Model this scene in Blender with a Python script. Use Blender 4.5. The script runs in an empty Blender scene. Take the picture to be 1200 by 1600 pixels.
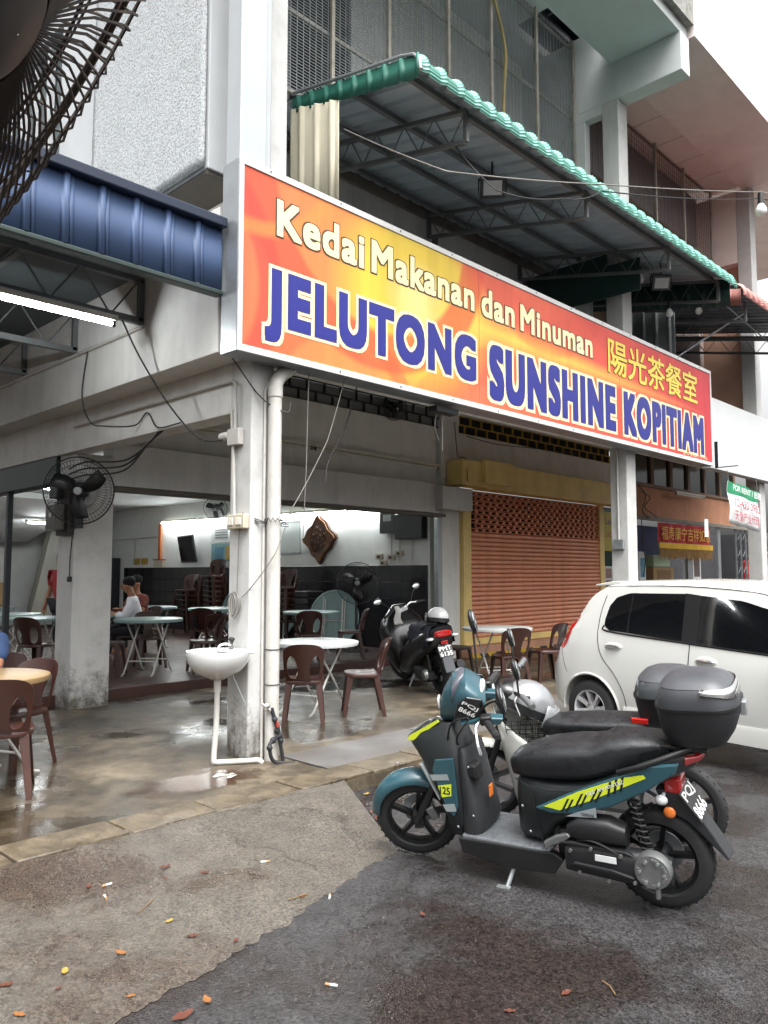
import bpy, bmesh, math, random
from mathutils import Vector, Matrix, Quaternion, noise
random.seed(7)
R = math.radians
scene = bpy.context.scene
col = scene.collection

# ------------------------------------------------------------ camera
HEIGHT, YAW, PITCH = 1.6, R(44.1), math.atan(95 / 1230)
cam_data = bpy.data.cameras.new('camera')
cam_data.sensor_fit = 'VERTICAL'
cam_data.sensor_height = 24.0
cam_data.lens = 24.0 * 1230 / 1600
cam_data.clip_start = 0.05
cam_data.clip_end = 2000
cam = bpy.data.objects.new('camera', cam_data)
col.objects.link(cam)
cam.location = (0, 0, HEIGHT)
cam.rotation_euler = (R(90) + PITCH, 0, YAW - R(90))
scene.camera = cam

# ------------------------------------------------------------ sky and sun (overcast)
SUN_EL, SUN_AZ = R(64), R(205)          # azimuth measured clockwise from +Y
world = bpy.data.worlds.new('World')
scene.world = world
world.use_nodes = True
nt = world.node_tree
nt.nodes.clear()
w_out = nt.nodes.new('ShaderNodeOutputWorld')
w_bg = nt.nodes.new('ShaderNodeBackground')
w_sky = nt.nodes.new('ShaderNodeTexSky')
w_sky.sky_type = 'NISHITA'
w_sky.sun_disc = False
w_sky.sun_elevation = SUN_EL
w_sky.sun_rotation = SUN_AZ
w_sky.dust_density = 10.0
w_sky.air_density = 1.0
w_hs = nt.nodes.new('ShaderNodeHueSaturation')
w_hs.inputs['Saturation'].default_value = 0.05
w_bg.inputs['Strength'].default_value = 0.15
nt.links.new(w_sky.outputs[0], w_hs.inputs['Color'])
nt.links.new(w_hs.outputs[0], w_bg.inputs['Color'])
nt.links.new(w_bg.outputs[0], w_out.inputs['Surface'])

sun_data = bpy.data.lights.new('sun', 'SUN')
sun_data.energy = 0.5
sun_data.angle = R(35)
sun_data.color = (1.0, 0.97, 0.93)
sun = bpy.data.objects.new('sun', sun_data)
col.objects.link(sun)
sd = Vector((math.sin(SUN_AZ) * math.cos(SUN_EL), math.cos(SUN_AZ) * math.cos(SUN_EL), math.sin(SUN_EL)))
sun.rotation_euler = sd.to_track_quat('Z', 'Y').to_euler()
sun.location = sd * 40

scene.view_settings.view_transform = 'Standard'
scene.view_settings.look = 'None'
scene.view_settings.gamma = 1.0
scene.view_settings.exposure = 1.65
scene.view_settings.use_curve_mapping = False
scene.render.engine = 'CYCLES'
cy = scene.cycles
cy.max_bounces = 7
cy.diffuse_bounces = 5
cy.glossy_bounces = 3
cy.transmission_bounces = 3
cy.caustics_reflective = False
cy.caustics_refractive = False
cy.use_denoising = True

# ------------------------------------------------------------ materials
def lin(h):
    if isinstance(h, str):
        v = [int(h[i:i + 2], 16) / 255 for i in (0, 2, 4)]
        return tuple(c / 12.92 if c <= .04045 else ((c + .055) / 1.055) ** 2.4 for c in v)
    return h

MATS = {}
def mat(name, c='808080', rough=.5, metal=0, var=.12, vscale=3.0, bump=0, bscale=60, coat=0, streak=0,
        dirt=None, damt=0, dscale=2.0, spec=.5, emit=0, ecol=None, alpha=1, rvar=0, trans=0, speck=0):
    if name in MATS:
        return MATS[name]
    m = bpy.data.materials.new(name)
    m.use_nodes = True
    n, l = m.node_tree.nodes, m.node_tree.links
    b = n['Principled BSDF']
    base = lin(c)
    b.inputs['Roughness'].default_value = rough
    b.inputs['Metallic'].default_value = metal
    b.inputs['Specular IOR Level'].default_value = spec
    b.inputs['Coat Weight'].default_value = coat
    b.inputs['Coat Roughness'].default_value = .08
    b.inputs['Alpha'].default_value = alpha
    b.inputs['Transmission Weight'].default_value = trans
    tc = n.new('ShaderNodeTexCoord')
    def tex(scale, detail=4, rgh=.6, vec=None):
        t = n.new('ShaderNodeTexNoise')
        t.inputs['Scale'].default_value = scale
        t.inputs['Detail'].default_value = detail
        t.inputs['Roughness'].default_value = rgh
        l.new(vec if vec else tc.outputs['Object'], t.inputs['Vector'])
        return t
    def ramp(src, p0, p1, c0=(0, 0, 0, 1), c1=(1, 1, 1, 1)):
        r = n.new('ShaderNodeValToRGB')
        r.color_ramp.elements[0].position = p0
        r.color_ramp.elements[1].position = p1
        r.color_ramp.elements[0].color = c0
        r.color_ramp.elements[1].color = c1
        l.new(src, r.inputs[0])
        return r
    def mix(fac, a, bb, mode='MIX'):
        x = n.new('ShaderNodeMix')
        x.data_type = 'RGBA'
        x.blend_type = mode
        for s, v in ((x.inputs[0], fac), (x.inputs[6], a), (x.inputs[7], bb)):
            if hasattr(v, 'default_value') or hasattr(v, 'is_linked'):
                l.new(v, s)
            else:
                s.default_value = v if not isinstance(v, tuple) or len(v) == 4 else (*v, 1)
        return x.outputs[2]
    cur = (*base, 1)
    if var:
        t = tex(vscale, 5)
        r = ramp(t.outputs['Fac'], .25, .75, (*[max(0, x * (1 - var)) for x in base], 1), (*[min(1, x * (1 + var)) for x in base], 1))
        cur = r.outputs[0]
    if speck:
        t = tex(220, 2, .5)
        r = ramp(t.outputs['Fac'], .35, .7, (1 - speck,) * 3 + (1,), (1 + speck,) * 3 + (1,))
        cur = mix(1.0, cur, r.outputs[0], 'MULTIPLY')
    if damt:
        t = tex(dscale, 8, .68)
        r = ramp(t.outputs['Fac'], .48, .72)
        f = n.new('ShaderNodeMath'); f.operation = 'MULTIPLY'; f.inputs[1].default_value = damt
        l.new(r.outputs[0], f.inputs[0])
        cur = mix(f.outputs[0], cur, (*lin(dirt or '3a352c'), 1))
    if streak:
        mp = n.new('ShaderNodeMapping')
        mp.inputs['Scale'].default_value = (2.2, 2.2, .22)
        l.new(tc.outputs['Object'], mp.inputs[0])
        t = tex(1.6, 6, .7, mp.outputs[0])
        r = ramp(t.outputs['Fac'], .46, .8)
        f = n.new('ShaderNodeMath'); f.operation = 'MULTIPLY'; f.inputs[1].default_value = streak * .8
        l.new(r.outputs[0], f.inputs[0])
        cur = mix(f.outputs[0], cur, (*lin(dirt or '4a4438'), 1))
    if isinstance(cur, tuple):
        b.inputs['Base Color'].default_value = cur
    else:
        l.new(cur, b.inputs['Base Color'])
    if rvar:
        t = tex(vscale * 2.3, 5)
        mr = n.new('ShaderNodeMapRange')
        mr.inputs['From Min'].default_value = .3; mr.inputs['From Max'].default_value = .7
        mr.inputs['To Min'].default_value = max(.03, rough - rvar); mr.inputs['To Max'].default_value = min(1, rough + rvar)
        l.new(t.outputs['Fac'], mr.inputs['Value'])
        l.new(mr.outputs[0], b.inputs['Roughness'])
    if bump:
        t = tex(bscale, 4)
        bp = n.new('ShaderNodeBump')
        bp.inputs['Strength'].default_value = min(1, bump)
        bp.inputs['Distance'].default_value = .01 * max(1, bump)
        l.new(t.outputs['Fac'], bp.inputs['Height'])
        l.new(bp.outputs[0], b.inputs['Normal'])
    if emit:
        b.inputs['Emission Color'].default_value = (*lin(ecol or c), 1)
        b.inputs['Emission Strength'].default_value = emit
    MATS[name] = m
    return m

def nodes_of(m):
    return m.node_tree.nodes, m.node_tree.links, m.node_tree.nodes['Principled BSDF']

# common materials
WHITE = mat('white_wall_paint', 'e0e0dc', .75, var=.06, streak=.35, dirt='6d675c', damt=.18, dscale=1.3, bump=.25, bscale=35)
WHITE2 = mat('white_column_paint', 'b6b6b4', .6, var=.06, streak=.3, dirt='6f685e', damt=.3, dscale=3.5, bump=.15, bscale=30)
CREAM = mat('interior_wall_paint', 'dcdedb', .7, var=.06, damt=.12, dirt='8a8672', dscale=1.0)
DARKMETAL = mat('dark_steel', '2e3235', .55, .4, var=.25, damt=.4, dirt='3d2a20', dscale=6)
GREYMETAL = mat('grey_steel', '6d7173', .5, .5, var=.2, damt=.3, dirt='5b4a3e', dscale=5)
GALV = mat('galvanised_steel', '9ea2a4', .42, .75, var=.15, vscale=6, rvar=.1)
BLACKP = mat('black_plastic', '0f1011', .45, var=.2, rvar=.12)
BLACKG = mat('black_gloss', '0a0b0d', .3, var=.1, coat=.4)
RUBBER = mat('tyre_rubber', '17181a', .72, var=.2, bump=.3, bscale=120, damt=.25, dirt='3c362f', dscale=7)
CHROME = mat('chrome', 'd8d8d8', .12, 1, var=.05)
WIREBLK = mat('cable_black', '151515', .6, var=.1)
WIREGRY = mat('cable_grey', '6d6a64', .6, var=.1)
PVC = mat('white_pvc', 'b4b2ad', .4, var=.08, damt=.35, dirt='7d7263', dscale=5, streak=.3)

# splashed dirt low on the columns
def foot_dirt(m, top, colr):
    n, l, b = nodes_of(m)
    src = b.inputs['Base Color'].links[0].from_socket
    tc = n.new('ShaderNodeTexCoord'); sp = n.new('ShaderNodeSeparateXYZ'); l.new(tc.outputs['Object'], sp.inputs[0])
    mr = n.new('ShaderNodeMapRange'); mr.inputs['From Min'].default_value = top; mr.inputs['From Max'].default_value = .08
    l.new(sp.outputs['Z'], mr.inputs['Value'])
    nz = n.new('ShaderNodeTexNoise'); nz.inputs['Scale'].default_value = 9; nz.inputs['Detail'].default_value = 7; nz.inputs['Roughness'].default_value = .75
    l.new(tc.outputs['Object'], nz.inputs['Vector'])
    a = n.new('ShaderNodeMath'); a.operation = 'MULTIPLY_ADD'; a.inputs[1].default_value = .42; l.new(mr.outputs[0], a.inputs[0]); l.new(nz.outputs['Fac'], a.inputs[2])
    r = n.new('ShaderNodeValToRGB'); r.color_ramp.elements[0].position = .62; r.color_ramp.elements[1].position = .95; l.new(a.outputs[0], r.inputs[0])
    x = n.new('ShaderNodeMix'); x.data_type = 'RGBA'; l.new(r.outputs[0], x.inputs[0]); l.new(src, x.inputs[6]); x.inputs[7].default_value = (*lin(colr), 1)
    l.new(x.outputs[2], b.inputs['Base Color'])
foot_dirt(WHITE2, .75, '4a453c')

# ------------------------------------------------------------ mesh builder
def rotm(ax, deg):
    return Matrix.Rotation(R(deg), 4, ax)

class MB:
    def __init__(self):
        self.v, self.f = [], []
    def add(self, vs, fs):
        o = len(self.v)
        self.v += [Vector(p) for p in vs]
        self.f += [tuple(i + o for i in f) for f in fs]
        return self
    def bx(self, x0, x1, y0, y1, z0, z1):
        vs = [(x, y, z) for z in (z0, z1) for y in (y0, y1) for x in (x0, x1)]
        return self.add(vs, [(0, 2, 3, 1), (4, 5, 7, 6), (0, 1, 5, 4), (2, 6, 7, 3), (0, 4, 6, 2), (1, 3, 7, 5)])
    def box(self, c, s, M=None):
        hx, hy, hz = s[0] / 2, s[1] / 2, s[2] / 2
        vs = [Vector((x, y, z)) for z in (-hz, hz) for y in (-hy, hy) for x in (-hx, hx)]
        if M is not None:
            vs = [M @ p for p in vs]
        vs = [p + Vector(c) for p in vs]
        return self.add(vs, [(0, 2, 3, 1), (4, 5, 7, 6), (0, 1, 5, 4), (2, 6, 7, 3), (0, 4, 6, 2), (1, 3, 7, 5)])
    def beam(self, p0, p1, w, h, up=(0, 0, 1)):
        p0, p1 = Vector(p0), Vector(p1)
        d = (p1 - p0).normalized()
        u = Vector(up)
        if abs(d.dot(u)) > .98:
            u = Vector((1, 0, 0))
        s = d.cross(u).normalized(); u = s.cross(d).normalized()
        r = [s * (-w / 2) + u * (-h / 2), s * (w / 2) + u * (-h / 2), s * (w / 2) + u * (h / 2), s * (-w / 2) + u * (h / 2)]
        return self.loft([[p0 + q for q in r], [p1 + q for q in r]])
    def loft(self, rings, cap=True, closed=True):
        n = len(rings[0]); o = len(self.v)
        for r in rings:
            self.v += [Vector(p) for p in r]
        for i in range(len(rings) - 1):
            for j in range(n if closed else n - 1):
                k = (j + 1) % n
                self.f.append((o + i * n + j, o + i * n + k, o + (i + 1) * n + k, o + (i + 1) * n + j))
        if cap and closed:
            self.f.append(tuple(o + j for j in reversed(range(n))))
            self.f.append(tuple(o + (len(rings) - 1) * n + j for j in range(n)))
        return self
    def tube(self, pts, r, n=8, cap=True):
        pts = [Vector(p) for p in pts]
        rs = r if isinstance(r, (list, tuple)) else [r] * len(pts)
        rings = []
        prev = None
        for i, p in enumerate(pts):
            if i == 0: d = pts[1] - pts[0]
            elif i == len(pts) - 1: d = pts[-1] - pts[-2]
            else: d = (pts[i + 1] - p).normalized() + (p - pts[i - 1]).normalized()
            d.normalize()
            if prev is None:
                a = Vector((0, 0, 1)) if abs(d.z) < .9 else Vector((1, 0, 0))
                u = d.cross(a).normalized()
            else:
                u = prev - d * prev.dot(d)
                u.normalize()
            prev = u
            w = d.cross(u)
            rings.append([p + (u * math.cos(2 * math.pi * k / n) + w * math.sin(2 * math.pi * k / n)) * rs[i] for k in range(n)])
        return self.loft(rings, cap)
    def cyl(self, p0, p1, r0, r1=None, n=16):
        return self.tube([p0, p1], [r0, r0 if r1 is None else r1], n)
    def lathe(self, prof, o=(0, 0, 0), ax=(0, 0, 1), n=24, cap=False, a0=0, a1=360):
        o = Vector(o); ax = Vector(ax).normalized()
        a = Vector((0, 0, 1)) if abs(ax.z) < .9 else Vector((1, 0, 0))
        u = ax.cross(a).normalized(); w = ax.cross(u)
        full = abs(a1 - a0) >= 360
        rings = []
        for (r, h) in prof:
            rings.append([o + ax * h + (u * math.cos(t) + w * math.sin(t)) * r for t in
                          [R(a0 + (a1 - a0) * k / (n if full else n - 1)) for k in range(n)]])
        return self.loft(rings, cap, full)
    def torus(self, o, ax, Rr, r, n=32, m=8):
        prof = [(Rr + r * math.cos(2 * math.pi * k / m), r * math.sin(2 * math.pi * k / m)) for k in range(m + 1)]
        return self.lathe(prof, o, ax, n)
    def ell(self, c, s, M=None, nu=16, nv=10):
        rings = []
        for i in range(nv + 1):
            t = -math.pi / 2 + math.pi * i / nv
            rr = max(.001, math.cos(t)); h = math.sin(t)
            ring = [Vector((s[0] * rr * math.cos(2 * math.pi * k / nu), s[1] * rr * math.sin(2 * math.pi * k / nu), s[2] * h)) for k in range(nu)]
            if M is not None: ring = [M @ p for p in ring]
            rings.append([p + Vector(c) for p in ring])
        return self.loft(rings, True)
    def prism(self, poly, d0, d1, plane='xz'):
        n = len(poly)
        def P(a, b, d):
            return {'xz': (a, d, b), 'xy': (a, b, d), 'yz': (d, a, b)}[plane]
        vs = [P(a, b, d0) for a, b in poly] + [P(a, b, d1) for a, b in poly]
        fs = [tuple(reversed(range(n))), tuple(range(n, 2 * n))] + [(i, (i + 1) % n, n + (i + 1) % n, n + i) for i in range(n)]
        return self.add(vs, fs)
    def xf(self, M, start=0):
        for i in range(start, len(self.v)):
            self.v[i] = M @ self.v[i]
        return self
    def mesh(self, name):
        me = bpy.data.meshes.new(name)
        me.from_pydata([tuple(p) for p in self.v], [], self.f)
        bm = bmesh.new(); bm.from_mesh(me)
        bmesh.ops.recalc_face_normals(bm, faces=bm.faces)
        bm.to_mesh(me); bm.free()
        return me
    def build(self, name, m, parent=None, smooth=40, bevel=0, world=False, loc=None, rot=None, seg=2):
        me = self.mesh(name)
        if world and parent is not None:
            inv = parent_matrix(parent).inverted()
            me.transform(inv)
        return link(name, me, m, parent, smooth, bevel, loc, rot, seg)

def parent_matrix(o):
    M = Matrix.LocRotScale(o.location, o.rotation_euler, o.scale)
    return parent_matrix(o.parent) @ M if o.parent else M

def link(name, me, m, parent=None, smooth=40, bevel=0, loc=None, rot=None, seg=2):
    me.materials.clear()
    me.materials.append(m)
    if smooth:
        me.shade_smooth()
        me.set_sharp_from_angle(angle=R(smooth))
    o = bpy.data.objects.new(name, me)
    col.objects.link(o)
    if parent is not None: o.parent = parent
    if loc is not None: o.location = loc
    if rot is not None: o.rotation_euler = rot
    if bevel:
        b = o.modifiers.new('bevel', 'BEVEL')
        b.width = bevel; b.segments = seg; b.limit_method = 'ANGLE'; b.angle_limit = R(35)
        if smooth: b.harden_normals = False
    return o

def tag(o, label=None, cat=None, group=None, kind=None):
    if label: o['label'] = label
    if cat: o['category'] = cat
    if group: o['group'] = group
    if kind: o['kind'] = kind
    return o

def thing(name, label, cat, loc=(0, 0, 0), rot=(0, 0, 0), group=None):
    o = bpy.data.objects.new(name, None)
    o.empty_display_size = .2
    col.objects.link(o)
    o.location = loc; o.rotation_euler = rot
    return tag(o, label, cat, group)

def dup(root, loc, rot, label=None, group=None):
    def cp(o, par):
        c = o.copy(); col.objects.link(c)
        c.parent = par
        for ch in [x for x in o.children]:
            cp(ch, c)
        return c
    r = cp(root, None)
    r.location = loc; r.rotation_euler = rot
    if label: r['label'] = label
    if group: r['group'] = group
    return r

def piece(o, parent, loc, rot=(0, 0, 0), scale=(1, 1, 1)):
    """another copy of one alike piece, sharing its mesh"""
    c = o.copy(); col.objects.link(c); c.parent = parent
    c.location = loc; c.rotation_euler = rot; c.scale = scale
    return c

def fill_poly(outer, holes, thick):
    """flat panel with holes in the xz plane, thick along y"""
    bm = bmesh.new()
    es = []
    for lp in [outer] + holes:
        vs = [bm.verts.new((x, 0, z)) for x, z in lp]
        es += [bm.edges.new((vs[i], vs[(i + 1) % len(vs)])) for i in range(len(vs))]
    r = bmesh.ops.triangle_fill(bm, use_beauty=True, use_dissolve=False, edges=es)
    fs = [g for g in r['geom'] if isinstance(g, bmesh.types.BMFace)]
    ex = bmesh.ops.extrude_face_region(bm, geom=fs)
    bmesh.ops.translate(bm, vec=(0, thick, 0), verts=[g for g in ex['geom'] if isinstance(g, bmesh.types.BMVert)])
    bmesh.ops.recalc_face_normals(bm, faces=bm.faces)
    return bm

def text_mesh(body, name, height=None, width=None, offset=0, depth=.0015, shear=0, spacing=1.0):
    """lettering as a mesh in the xz plane facing -y, left-bottom at the origin, scaled to fit"""
    c = bpy.data.curves.new(name, 'FONT')
    c.body = body
    c.size = 1
    c.offset = offset
    c.extrude = 0
    c.shear = shear
    c.space_character = spacing
    c.resolution_u = 4
    o = bpy.data.objects.new(name, c)
    col.objects.link(o)
    dg = bpy.context.evaluated_depsgraph_get()
    dg.update()
    me = bpy.data.meshes.new_from_object(o.evaluated_get(dg), depsgraph=dg)
    bpy.data.objects.remove(o)
    bpy.data.curves.remove(c)
    return me

def lettering(body, parent, m, x0, x1, z0, z1, y, offset=0, name='lettering', ref_offset=None, ax=None, spacing=1.0, square=True):
    """text fitted to x0..x1, z0..z1 on the plane y (parent space), thickened by `offset` em;
    outline layers keep the fit of the text thickened by ref_offset"""
    ro = offset if ref_offset is None else ref_offset
    src = text_mesh(body, name, spacing=spacing)
    P = [(v.co.x, v.co.y) for v in src.vertices]
    F = [tuple(p.vertices) for p in src.polygons]
    bpy.data.meshes.remove(src)
    ax0, ax1 = min(p[0] for p in P) - ro, max(p[0] for p in P) + ro
    ay0, ay1 = min(p[1] for p in P) - ro, max(p[1] for p in P) + ro
    sx = (x1 - x0) / (ax1 - ax0); sz = (z1 - z0) / (ay1 - ay0)
    q = [(0, 0)]
    if offset > 0:
        ex, ez = offset * sz / sx if offset > .015 else offset, offset
        for k in range(16):
            c, s = math.cos(k * math.pi / 8), math.sin(k * math.pi / 8)
            f = .86 / max(abs(c), abs(s)) if square else 1.0
            q.append((ex * c * f, ez * s * f))
            if offset > .03: q.append((ex * .55 * c * f, ez * .55 * s * f))
    vs, fs = [], []
    for i, (dx, dy) in enumerate(q):
        o = len(vs)
        vs += [(x0 + (a + dx - ax0) * sx, y + .00004 * i, z0 + (b + dy - ay0) * sz) for a, b in P]
        fs += [tuple(k + o for k in f) for f in F]
    me = bpy.data.meshes.new(name)
    me.from_pydata(vs, [], fs)
    if ax is not None:
        me.transform(ax)
    return link(name, me, m, parent, 0)

def wire(name, pts, r, m, label, sag=0, seg=14, cat='cable', group=None, n=6):
    """a hanging cable through the points, each span sagging"""
    out = []
    for a, b in zip(pts[:-1], pts[1:]):
        a, b = Vector(a), Vector(b)
        for k in range(seg):
            t = k / seg
            p = a.lerp(b, t); p.z -= sag * 4 * t * (1 - t)
            out.append(p)
    out.append(Vector(pts[-1]))
    o = MB().tube(out, r, n).build(name, m)
    return tag(o, label, cat, group)

def smooth_path(pts, seg=8):
    pts = [Vector(p) for p in pts]
    P = [pts[0] * 2 - pts[1]] + pts + [pts[-1] * 2 - pts[-2]]
    out = []
    for i in range(1, len(P) - 2):
        for k in range(seg):
            t = k / seg
            a, b, c, d = P[i - 1], P[i], P[i + 1], P[i + 2]
            out.append(.5 * ((2 * b) + (c - a) * t + (2 * a - 5 * b + 4 * c - d) * t * t + (3 * b - a - 3 * c + d) * t ** 3))
    out.append(pts[-1])
    return out
NEAR_FAN = ((0.275, 0.993, 2.307), (0.782, -0.338, -0.523))
LEAVES = [
    (2.25, 3.77, 1, 0.09, 'on the apron below the left slabs'),
    (2.37, 3.59, 1, 0.08, 'lying flat right of the first apron leaf'),
    (2.18, 3.65, 1, 0.05, 'small, under the first apron leaf'),
    (1.85, 3.80, 1, 0.06, 'left on the apron near two cigarette butts'),
    (1.97, 3.26, 2, 0.06, 'on the apron in the middle'),
    (1.98, 3.08, 1, 0.07, 'on the apron, lower middle'),
    (1.68, 3.15, 0, 0.08, 'on the apron, lower left'),
    (1.45, 3.16, 2, 0.07, 'on the apron near the lower left corner'),
    (1.38, 3.06, 1, 0.04, 'small, at the lower left'),
    (1.56, 2.84, 0, 0.05, 'at the asphalt edge, lower left'),
    (1.21, 2.99, 0, 0.07, 'in the bottom left corner'),
    (1.75, 2.62, 0, 0.08, 'on the asphalt, bottom left of middle'),
    (2.10, 2.93, 1, 0.05, 'on the apron asphalt boundary'),
    (2.60, 3.08, 0, 0.05, 'on the apron close to the asphalt, right'),
    (2.50, 2.98, 1, 0.03, 'small, on the apron close to the asphalt'),
    (3.15, 4.33, 1, 0.06, 'on the edge slab'),
    (3.06, 3.36, 1, 0.03, 'small, on the apron right of middle'),
    (2.73, 1.68, 1, 0.07, 'alone on the asphalt, bottom right'),
    (2.48, 1.76, 1, 0.06, 'at the bottom edge right of middle'),
    (3.64, 3.53, 2, 0.09, 'beside the front wheel, yellow strip'),
    (3.75, 3.69, 1, 0.12, 'by the kerb corner left of the front wheel'),
    (1.63, 2.59, 1, 0.12, 'dark, at the bottom edge'),
    (1.24, 3.21, 1, 0.08, 'at the left edge, bottom'),
    (3.67, 2.88, 0, 0.05, 'under the teal scooter foot board'),
    (2.87, 2.53, 1, 0.06, 'on the asphalt left of the side stand'),
    (3.62, 3.65, 0, 0.06, 'at the foot of the kerb corner'),
    (2.91, 4.31, 1, 0.05, 'on the walkway slab near the stain'),
    (3.59, 3.41, 2, 0.07, 'gathered in the gutter by the kerb left of the front wheel'),
    (3.66, 3.55, 1, 0.08, 'gathered in the gutter by the kerb left of the front wheel'),
    (3.83, 3.72, 1, 0.06, 'gathered in the gutter by the kerb left of the front wheel'),
    (3.69, 3.48, 1, 0.09, 'gathered in the gutter by the kerb left of the front wheel'),
    (3.85, 3.95, 1, 0.08, 'gathered in the gutter by the kerb left of the front wheel'),
    (3.97, 4.07, 1, 0.05, 'gathered in the gutter by the kerb left of the front wheel'),
    (3.59, 3.38, 1, 0.06, 'gathered in the gutter by the kerb left of the front wheel'),
    (3.95, 4.01, 1, 0.05, 'gathered in the gutter by the kerb left of the front wheel'),
    (4.28, 4.17, 1, 0.08, 'gathered in the gutter by the kerb left of the front wheel'),
    (4.70, 4.16, 1, 0.07, 'gathered in the gutter by the kerb left of the front wheel'),
    (3.82, 3.82, 0, 0.05, 'gathered in the gutter by the kerb left of the front wheel'),
    (4.10, 4.15, 2, 0.08, 'gathered in the gutter by the kerb left of the front wheel'),
]
BUTTS = [
    (1.93, 3.76, 'near the lone left leaf'),
    (1.86, 3.65, 'below the other, on the apron'),
    (2.70, 3.52, 'on the apron, right of middle'),
    (2.70, 2.99, 'at the asphalt edge'),
    (2.15, 2.36, 'on the asphalt, bottom centre'),
]
TWIGS = [
    (1.90, 3.41, 0.16, 0.5, 'on the apron in the middle'),
    (2.52, 3.09, 0.12, -0.2, 'near the asphalt edge'),
    (2.85, 1.54, 0.10, 0.9, 'on the asphalt, bottom right'),
]
WIRE_A = [(4.83, 5.2, 5.75), (5.0, 4.1, 5.0), (6.55, 3.5, 5.24), (10.97, 3.5, 6.75), (14.5, 3.5, 7.9)]
WIRE_B = [(5.69, 4.6, 5.75), (5.65, 4.05, 5.05), (6.2, 3.7, 5.05), (6.6, 3.52, 5.2), (10.95, 3.52, 6.66), (14.5, 3.5, 7.82)]
# ============================================================ GROUND
def asphalt_material(name, base, wet, scale=95.0, lo=.6, hi=2.0):
    m = mat(name, base, .6, var=0)
    n, l, b = nodes_of(m)
    tc = n.new('ShaderNodeTexCoord')
    def tex(kind, **kw):
        t = n.new('ShaderNodeTex' + kind)
        for k, v in kw.items():
            t.inputs[k].default_value = v
        l.new(tc.outputs['Object'], t.inputs['Vector'])
        return t
    stones = tex('Voronoi', Scale=scale)
    fine = tex('Noise', Scale=160.0, Detail=3.0)
    big = tex('Noise', Scale=.8, Detail=8.0, Roughness=.62)
    mid = tex('Noise', Scale=6.0, Detail=6.0, Roughness=.7)
    c = lin(base)
    r1 = n.new('ShaderNodeValToRGB')
    e = r1.color_ramp.elements
    e[0].position = .1; e[0].color = (*[x * lo for x in c], 1)
    e[1].position = .95; e[1].color = (*[min(1, x * hi) for x in c], 1)
    l.new(stones.outputs['Color'], r1.inputs[0])
    r2 = n.new('ShaderNodeValToRGB')
    r2.color_ramp.elements[0].position = .35; r2.color_ramp.elements[0].color = (.78, .77, .76, 1)
    r2.color_ramp.elements[1].position = .68; r2.color_ramp.elements[1].color = (1.14, 1.12, 1.1, 1)
    l.new(mid.outputs['Fac'], r2.inputs[0])
    mx = n.new('ShaderNodeMix'); mx.data_type = 'RGBA'; mx.blend_type = 'MULTIPLY'; mx.inputs[0].default_value = 1
    l.new(r1.outputs[0], mx.inputs[6]); l.new(r2.outputs[0], mx.inputs[7])
    # damp patches, darker, redder and shinier
    rw = n.new('ShaderNodeValToRGB')
    rw.color_ramp.elements[0].position = .54 - wet; rw.color_ramp.elements[1].position = .62 - wet * .6
    l.new(big.outputs['Fac'], rw.inputs[0])
    mx2 = n.new('ShaderNodeMix'); mx2.data_type = 'RGBA'; mx2.blend_type = 'MULTIPLY'
    l.new(rw.outputs[0], mx2.inputs[0]); l.new(mx.outputs[2], mx2.inputs[6]); mx2.inputs[7].default_value = (.62, .5, .45, 1)
    l.new(mx2.outputs[2], b.inputs['Base Color'])
    mr = n.new('ShaderNodeMapRange')
    mr.inputs['To Min'].default_value = .46; mr.inputs['To Max'].default_value = .1
    l.new(rw.outputs[0], mr.inputs['Value']); l.new(mr.outputs[0], b.inputs['Roughness'])
    # hairline cracks
    ds = n.new('ShaderNodeVectorMath'); ds.operation = 'ADD'
    nv = tex('Noise', Scale=2.2, Detail=5.0); sc_ = n.new('ShaderNodeVectorMath'); sc_.operation = 'SCALE'; sc_.inputs['Scale'].default_value = .9
    l.new(nv.outputs['Color'], sc_.inputs[0]); l.new(tc.outputs['Object'], ds.inputs[0]); l.new(sc_.outputs[0], ds.inputs[1])
    vc = n.new('ShaderNodeTexVoronoi'); vc.feature = 'DISTANCE_TO_EDGE'; vc.inputs['Scale'].default_value = .55; l.new(ds.outputs[0], vc.inputs['Vector'])
    rc = n.new('ShaderNodeValToRGB'); rc.color_ramp.elements[0].position = .002; rc.color_ramp.elements[0].color = (.45, .43, .41, 1); rc.color_ramp.elements[1].position = .008
    l.new(vc.outputs['Distance'], rc.inputs[0])
    mx3 = n.new('ShaderNodeMix'); mx3.data_type = 'RGBA'; mx3.blend_type = 'MULTIPLY'; mx3.inputs[0].default_value = .8
    l.new(mx2.outputs[2], mx3.inputs[6]); l.new(rc.outputs[0], mx3.inputs[7]); l.new(mx3.outputs[2], b.inputs['Base Color'])
    ad = n.new('ShaderNodeMath'); ad.operation = 'ADD'
    l.new(stones.outputs['Distance'], ad.inputs[0]); l.new(fine.outputs['Fac'], ad.inputs[1])
    bp = n.new('ShaderNodeBump'); bp.inputs['Strength'].default_value = .4; bp.inputs['Distance'].default_value = .006
    l.new(ad.outputs[0], bp.inputs['Height']); l.new(bp.outputs[0], b.inputs['Normal'])
    return m

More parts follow.
